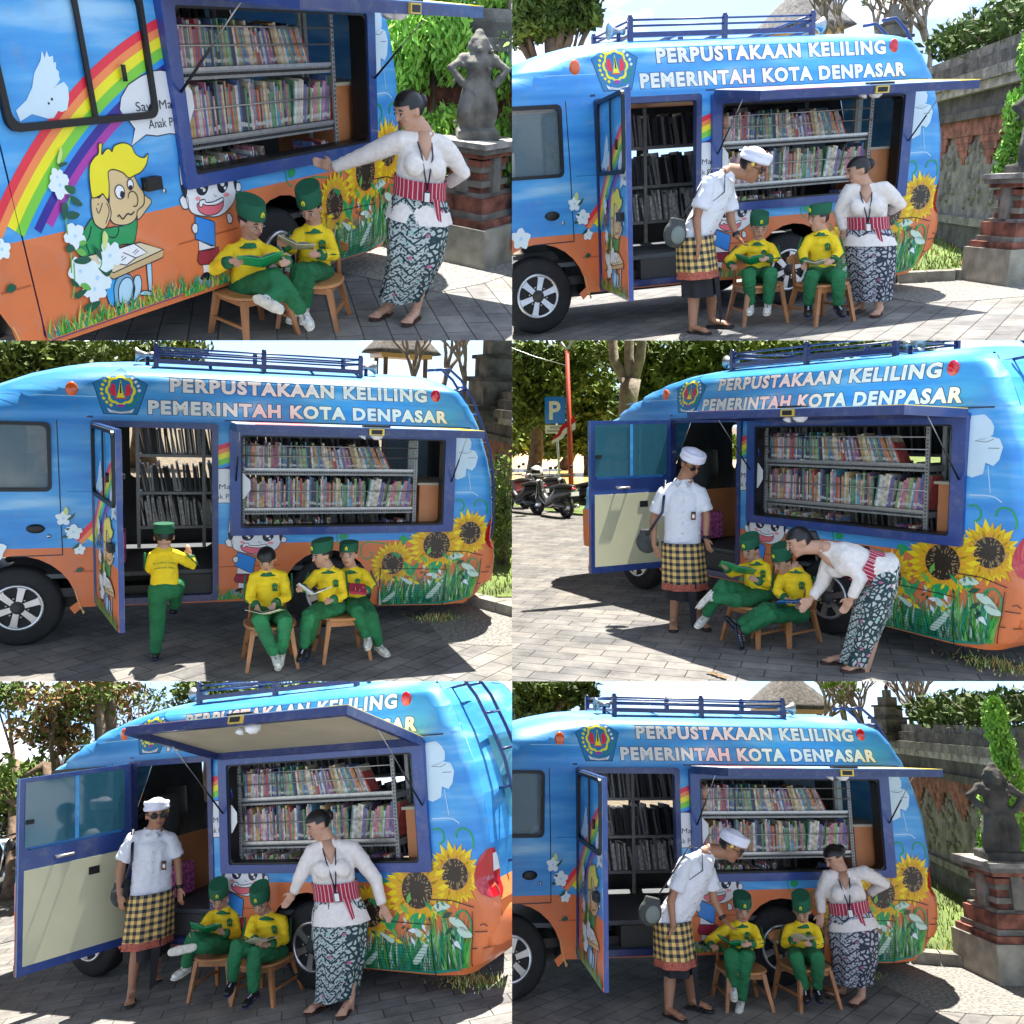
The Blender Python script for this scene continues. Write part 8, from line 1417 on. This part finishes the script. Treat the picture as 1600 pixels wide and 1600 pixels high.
c, d = V(E_['pole4']), V(E_['pole4t']); c.z = 0; m = MB(); t = thing('lamp_pole', 'thin red pole beside the parking sign, %s' % w, 'pole', c); m.tube([c, d], [.07, .05], 'redpole', 8); part('shaft', m, t); m = MB(); m.tube([d, d+V((.1, .1, .25))], .03, 'galv', 6); m.tube([d, d+V((-.12, -.1, .22))], .03, 'galv', 6); part('bracket', m, t)
m = MB(); vs = []; a0 = c+V((.05, .05, 1.75)); 
for i in range(9):
    q = i/8; 
    for k in range(5): r_ = k/4; vs.append(a0+V((-.35*q*.8, -.55*q*.8, .55-.55*q-.38*r_*(1-q*.5)))+V((.03, .03, 0))*sin(q*9+r_*2))
m.add(vs, [(i*5+k, (i+1)*5+k, (i+1)*5+k+1, i*5+k+1) for i in range(8) for k in range(4)], 'flagred', True)
for i, f_ in enumerate(m.f):
    if i % 4 > 1: m.m[i] = m.mi('signwhite')
solo('flag', m, 'drooping red and white flag hanging by the red pole, %s' % w, 'flag', a0)
m = MB(); a, b = V(E_['cab4a']), V(E_['cab4b']); m.tube([a, a.lerp(b, .5)-V((0, 0, .05)), b], .012, 'galv', 5); solo('overhead_cable', m, 'thin pale overhead cable running to the red pole top, %s' % w, 'cable', b)
BK = (('bk40', 188, 'dark scooter left of the plated one', 'black'), ('bk41', 182, 'grey scooter with white number plate facing the camera', 'bikegrey'), ('bk42', 190, 'scooter nearest the open van door', 'black'), ('bk43', 185, 'red scooter at the far left edge', 'bikered'), ('bk44', 186, 'grey scooter standing behind the front row', 'bikegrey'))
for k, yw, l, cc in BK: c = E_[k]; motorbike(c[0], c[1], yw, '%s, %s' % (l, w), cc, .88)
for k, z, col, l in (('bk41', 1.02, 'signwhite', 'white helmet on the mirror of the plated scooter'), ('bk40', 1.0, 'bikegrey', 'dark grey helmet on the black scooter')): c = E_[k]; helmet(c[0]-.26, c[1]-.22, z-.02, col, '%s, %s' % (l, w))
C4 = MS[4].inverted() @ V((0, 0, 0)); r = random.Random(8); cols = ('shirt_yellow', 'flagred', 'pink', 'signblue', 'udeng', 'kid_green')
for i in range(6):
    c = C4+(V(E_['fp4%d' % i])-C4)*2.3; c.z = 0; m = MB(); m.tube([c+V((-.08, 0, 0)), c+V((-.05, 0, .75))], .08, 'black', 6, round_=True); m.tube([c+V((.08, 0, 0)), c+V((.05, 0, .75))], .08, 'black', 6, round_=True); m.tube([c+V((0, 0, .7)), c+V((0, 0, 1.3))], [.16, .19], 'black', 8, round_=True); m.tube([c+V((-.2, 0, 1.3)), c+V((-.27, 0, .8))], .05, 'black', 6, round_=True); m.tube([c+V((.2, 0, 1.3)), c+V((.27, 0, .8))], .05, 'black', 6, round_=True); m.ell(c+V((0, 0, 1.52)), [(.1, 0, 0), (0, .11, 0), (0, 0, .13)], 'black')
    solo('person', remesh(m, .04, cols[i], 1), 'tiny distant figure in %s on the sunlit field, %s' % (('yellow', 'red', 'pink', 'blue', 'pale lilac', 'green')[i], w), 'person', c, 'people on the field')
_, M_ = ppl('m4', 'man in white shirt, head cloth and sunglasses standing by the open door, %s' % w, badge=1, palm=(0, -1, 0), plaidz=.47, blackz=.30)
bag(E_['sb4'], V((.6, .8, 0)), V((0, 0, 1)), V((.8, -.6, 0)), 'dark shoulder bag behind the standing man\'s arm, %s' % w, [E_['sb4'], V(E_['sc4'])+V((0, 0, .04)), V(E_['sd4']), V(E_['sb4'])+V((.1, -.1, .05))])
_, A = ppl('k4a', 'boy in green cap with white shoes reading a large green book, %s' % w, G, caph=.44); hold_book(A, .16, .24, 'cgreen', 'large green picture book raised by the boy in white shoes, %s' % w, spread=.12, up=.45, art=((-.48, .48, 'cgreen'), (.1, .3, 'lgreen'), (-.3, -.15, 'blush'), (.32, .42, 'white')))
seat_for(A, 'teak chair under the boy in white shoes, %s' % w)
_, A = ppl('k4b', 'boy in green cap with striped dark shoes and red socks, %s' % w, G, caph=.60, sock='sock_red', shoe='black', sole='shoe_navy'); hold_book(A, .14, .20, 'blue3', 'colourful comic page book under the woman\'s hand, %s' % w, spread=.1, art=((-.48, -.05, 'paleb'), (.0, .2, 'sunp'), (.22, .45, 'sunp'), (-.3, -.2, 'red'), (.28, .36, 'red')))
seat_for(A, 'empty fronted teak chair the bending woman leans on, %s' % w, back=-.03, side=0.12)
ppl('w4', 'woman in white blouse bending low over the boys, %s' % w, pony=1, ponyto=[], lanyard=0, bent=1)
m = MB(); q = A['j']['SB']; m.tube([q+V((0, 0, .02)), q+V((.06, -.12, -.18))], .005, 'ink', 5); m.bbox(q+V((.06, -.13, -.23)), [(.028, .01, 0), (0, 0, .045), (0, -.004, 0)], 'ink'); m.bbox(q+V((.06, -.136, -.23)), [(.018, .006, 0), (0, 0, .03), (0, -.002, 0)], 'eyewhite'); solo('name_badge', m, 'name badge swinging from the bending woman\'s neck, %s' % w, 'badge', q)
weeds(4.55, .35, .18, 'patch of weeds at the paving edge under the van tail, %s' % w); m = MB(); c = V((3.35, -1.75, .01))
for i in range(4): m.add([c+V((.05*i, .02*(i % 2), 0)), c+V((.05*i+.05, .03, .015)), c+V((.05*i+.07, -.01, .004)), c+V((.05*i+.03, -.03, .012))], [(0, 1, 2, 3)], 'leafbrown')
solo('fallen_leaf', m, 'dry brown leaf lying on the paving in front of the chairs, %s' % w, 'leaf', c)
# ---- bottom left
CUR = 5; w = PN[5]
tree_of('5a', 't5a', 2600, .065, 'tall tree with brownish leaves left of the pale trunks, %s' % w, .12, ('leaf1', 'leaf2', 'leafbrown', 'leaf3'), base='t5a'); tree_of('5b', 't5b', 4200, .075, 'dark tree at the far left edge, %s' % w, .14, base='t5b'); tree_of('5c', 't5c', 1100, .06, 'airy tree between the trunks and the van roof, %s' % w, .10, ('leaf1', 'leaf2', 'leafbrown'), base='t5c')
tree_of('5d', 't5d', 3800, .075, 'dense dark tree over the front of the roof rack, %s' % w, .16, base='t5d'); tree_of('5e', 't5e', 3000, .075, 'tree crown behind the rear of the roof rack, %s' % w, .15, base='t5e', mats=('leaf1', 'leaf2', 'leaf3', 'leaf3')); tree_of('5f', 't5f', 3200, .07, 'low dark tree above the open side door, %s' % w, .13, base='t5f')
for i, (k, l) in enumerate((('t5p1', 'thickest pale trunk of the three behind the door'), ('t5p2', 'right hand pale trunk of the three behind the door'), ('t5p3', 'short pale trunk of the three behind the door'))):
    a, b = V(E_[k]), V(E_[k+'t']); a.z = 0; t = thing('tree', '%s, %s' % (l, w), 'tree', a, 'trees behind the van'); m = MB(); m.tube([a, a.lerp(b, .4)+V((.03, .02, 0)), a.lerp(b, .8), b+V((.0, 0, .6))], [.12, .10, .085, .07], 'bark_pale', 10); part('trunk', m, t); lf = cull(leaves(700, [(tuple(b+V((0, 0, -.2))), (.6, .6, .35))], .07, ('leaf2', 'leafbrown'), i), 5); part('crown', lf, t) if lf.f else None
a, b = V(E_['pole5']), V(E_['pole5t']); a.z = 0; m = MB(); t = thing('lamp_pole', 'thin red pole behind the open door, %s' % w, 'pole', a); m.tube([a, b], [.03, .025], 'redpole', 8); part('shaft', m, t); m = MB(); m.tube([b, b+V((.05, 0, .12))], .015, 'galv', 6); m.tube([b, b+V((-.05, 0, .12))], .015, 'galv', 6); part('bracket', m, t)
hb = [((x, 8.0+.35*sin(x*2), .30), (.9, .4, .35)) for x in [-14+1.0*i for i in range(18)]]; t = thing('hedge', 'long green hedge behind the parked scooters, %s' % w, 'hedge', (-4, 8, 0)); m = MB(); m.tube([(-14, 8, .05), (3, 8, .05)], .05, 'bark', 6); part('stems', m, t); lf = cull(leaves(9000, hb, .07, ('leaf0', 'leaf1', 'leaf2', 'leaf3'), 4), 5); part('foliage', lf, t) if lf.f else None
for i, (k, yw, l, cc) in enumerate((('bk50', 200, 'grey scooter with red side panel in the row', 'bikegrey'), ('bk51', 195, 'black scooter closest to the open van door', 'black'), ('bk52', 205, 'red scooter at the left edge', 'bikered'))): c = E_[k]; motorbike(c[0], c[1], yw, '%s, %s' % (l, w), cc, .9)
_, M_ = ppl('m5', 'man in white shirt, white head cloth and sunglasses facing the camera, %s' % w, badge=1, palm=(0, -1, 0), plaidz=.50, blackz=.33)
bag(E_['sb5'], V((.3, 1, 0)), V((0, 0, 1)), V((1, -.3, 0)), 'dark shoulder bag half hidden behind the man in sunglasses, %s' % w, [E_['sb5'], V(E_['sc5'])+V((0, 0, .04)), V(E_['sd5']), V(E_['sb5'])+V((.1, -.1, .05))])
_, A = ppl('k5a', 'boy with crossed legs and white shoes on the left chair, %s' % w, G, caph=.45); hold_book(A, .14, .20, 'cgreen', 'open picture book on the crossed legs of the left boy, %s' % w, spread=.3)
seat_for(A, 'teak chair under the boy with crossed legs, %s' % w)
_, A = ppl('k5b', 'boy in green cap with red socks reading beside the woman, %s' % w, G, caph=.52, sock='sock_red', shoe='black', sole='shoe_navy'); hold_book(A, .13, .17, 'cream', 'thin white book on the knees of the boy with red socks, %s' % w)
seat_for(A, 'teak chair with its back under the woman\'s hand, %s' % w, side=.05)
ppl('w5', 'woman in white blouse resting a hand on the chair back, %s' % w, pony=0)
weeds(4.5, .45, .16, 'patch of weeds at the paving edge under the van tail, %s' % w)
print('objects', len(bpy.data.objects))
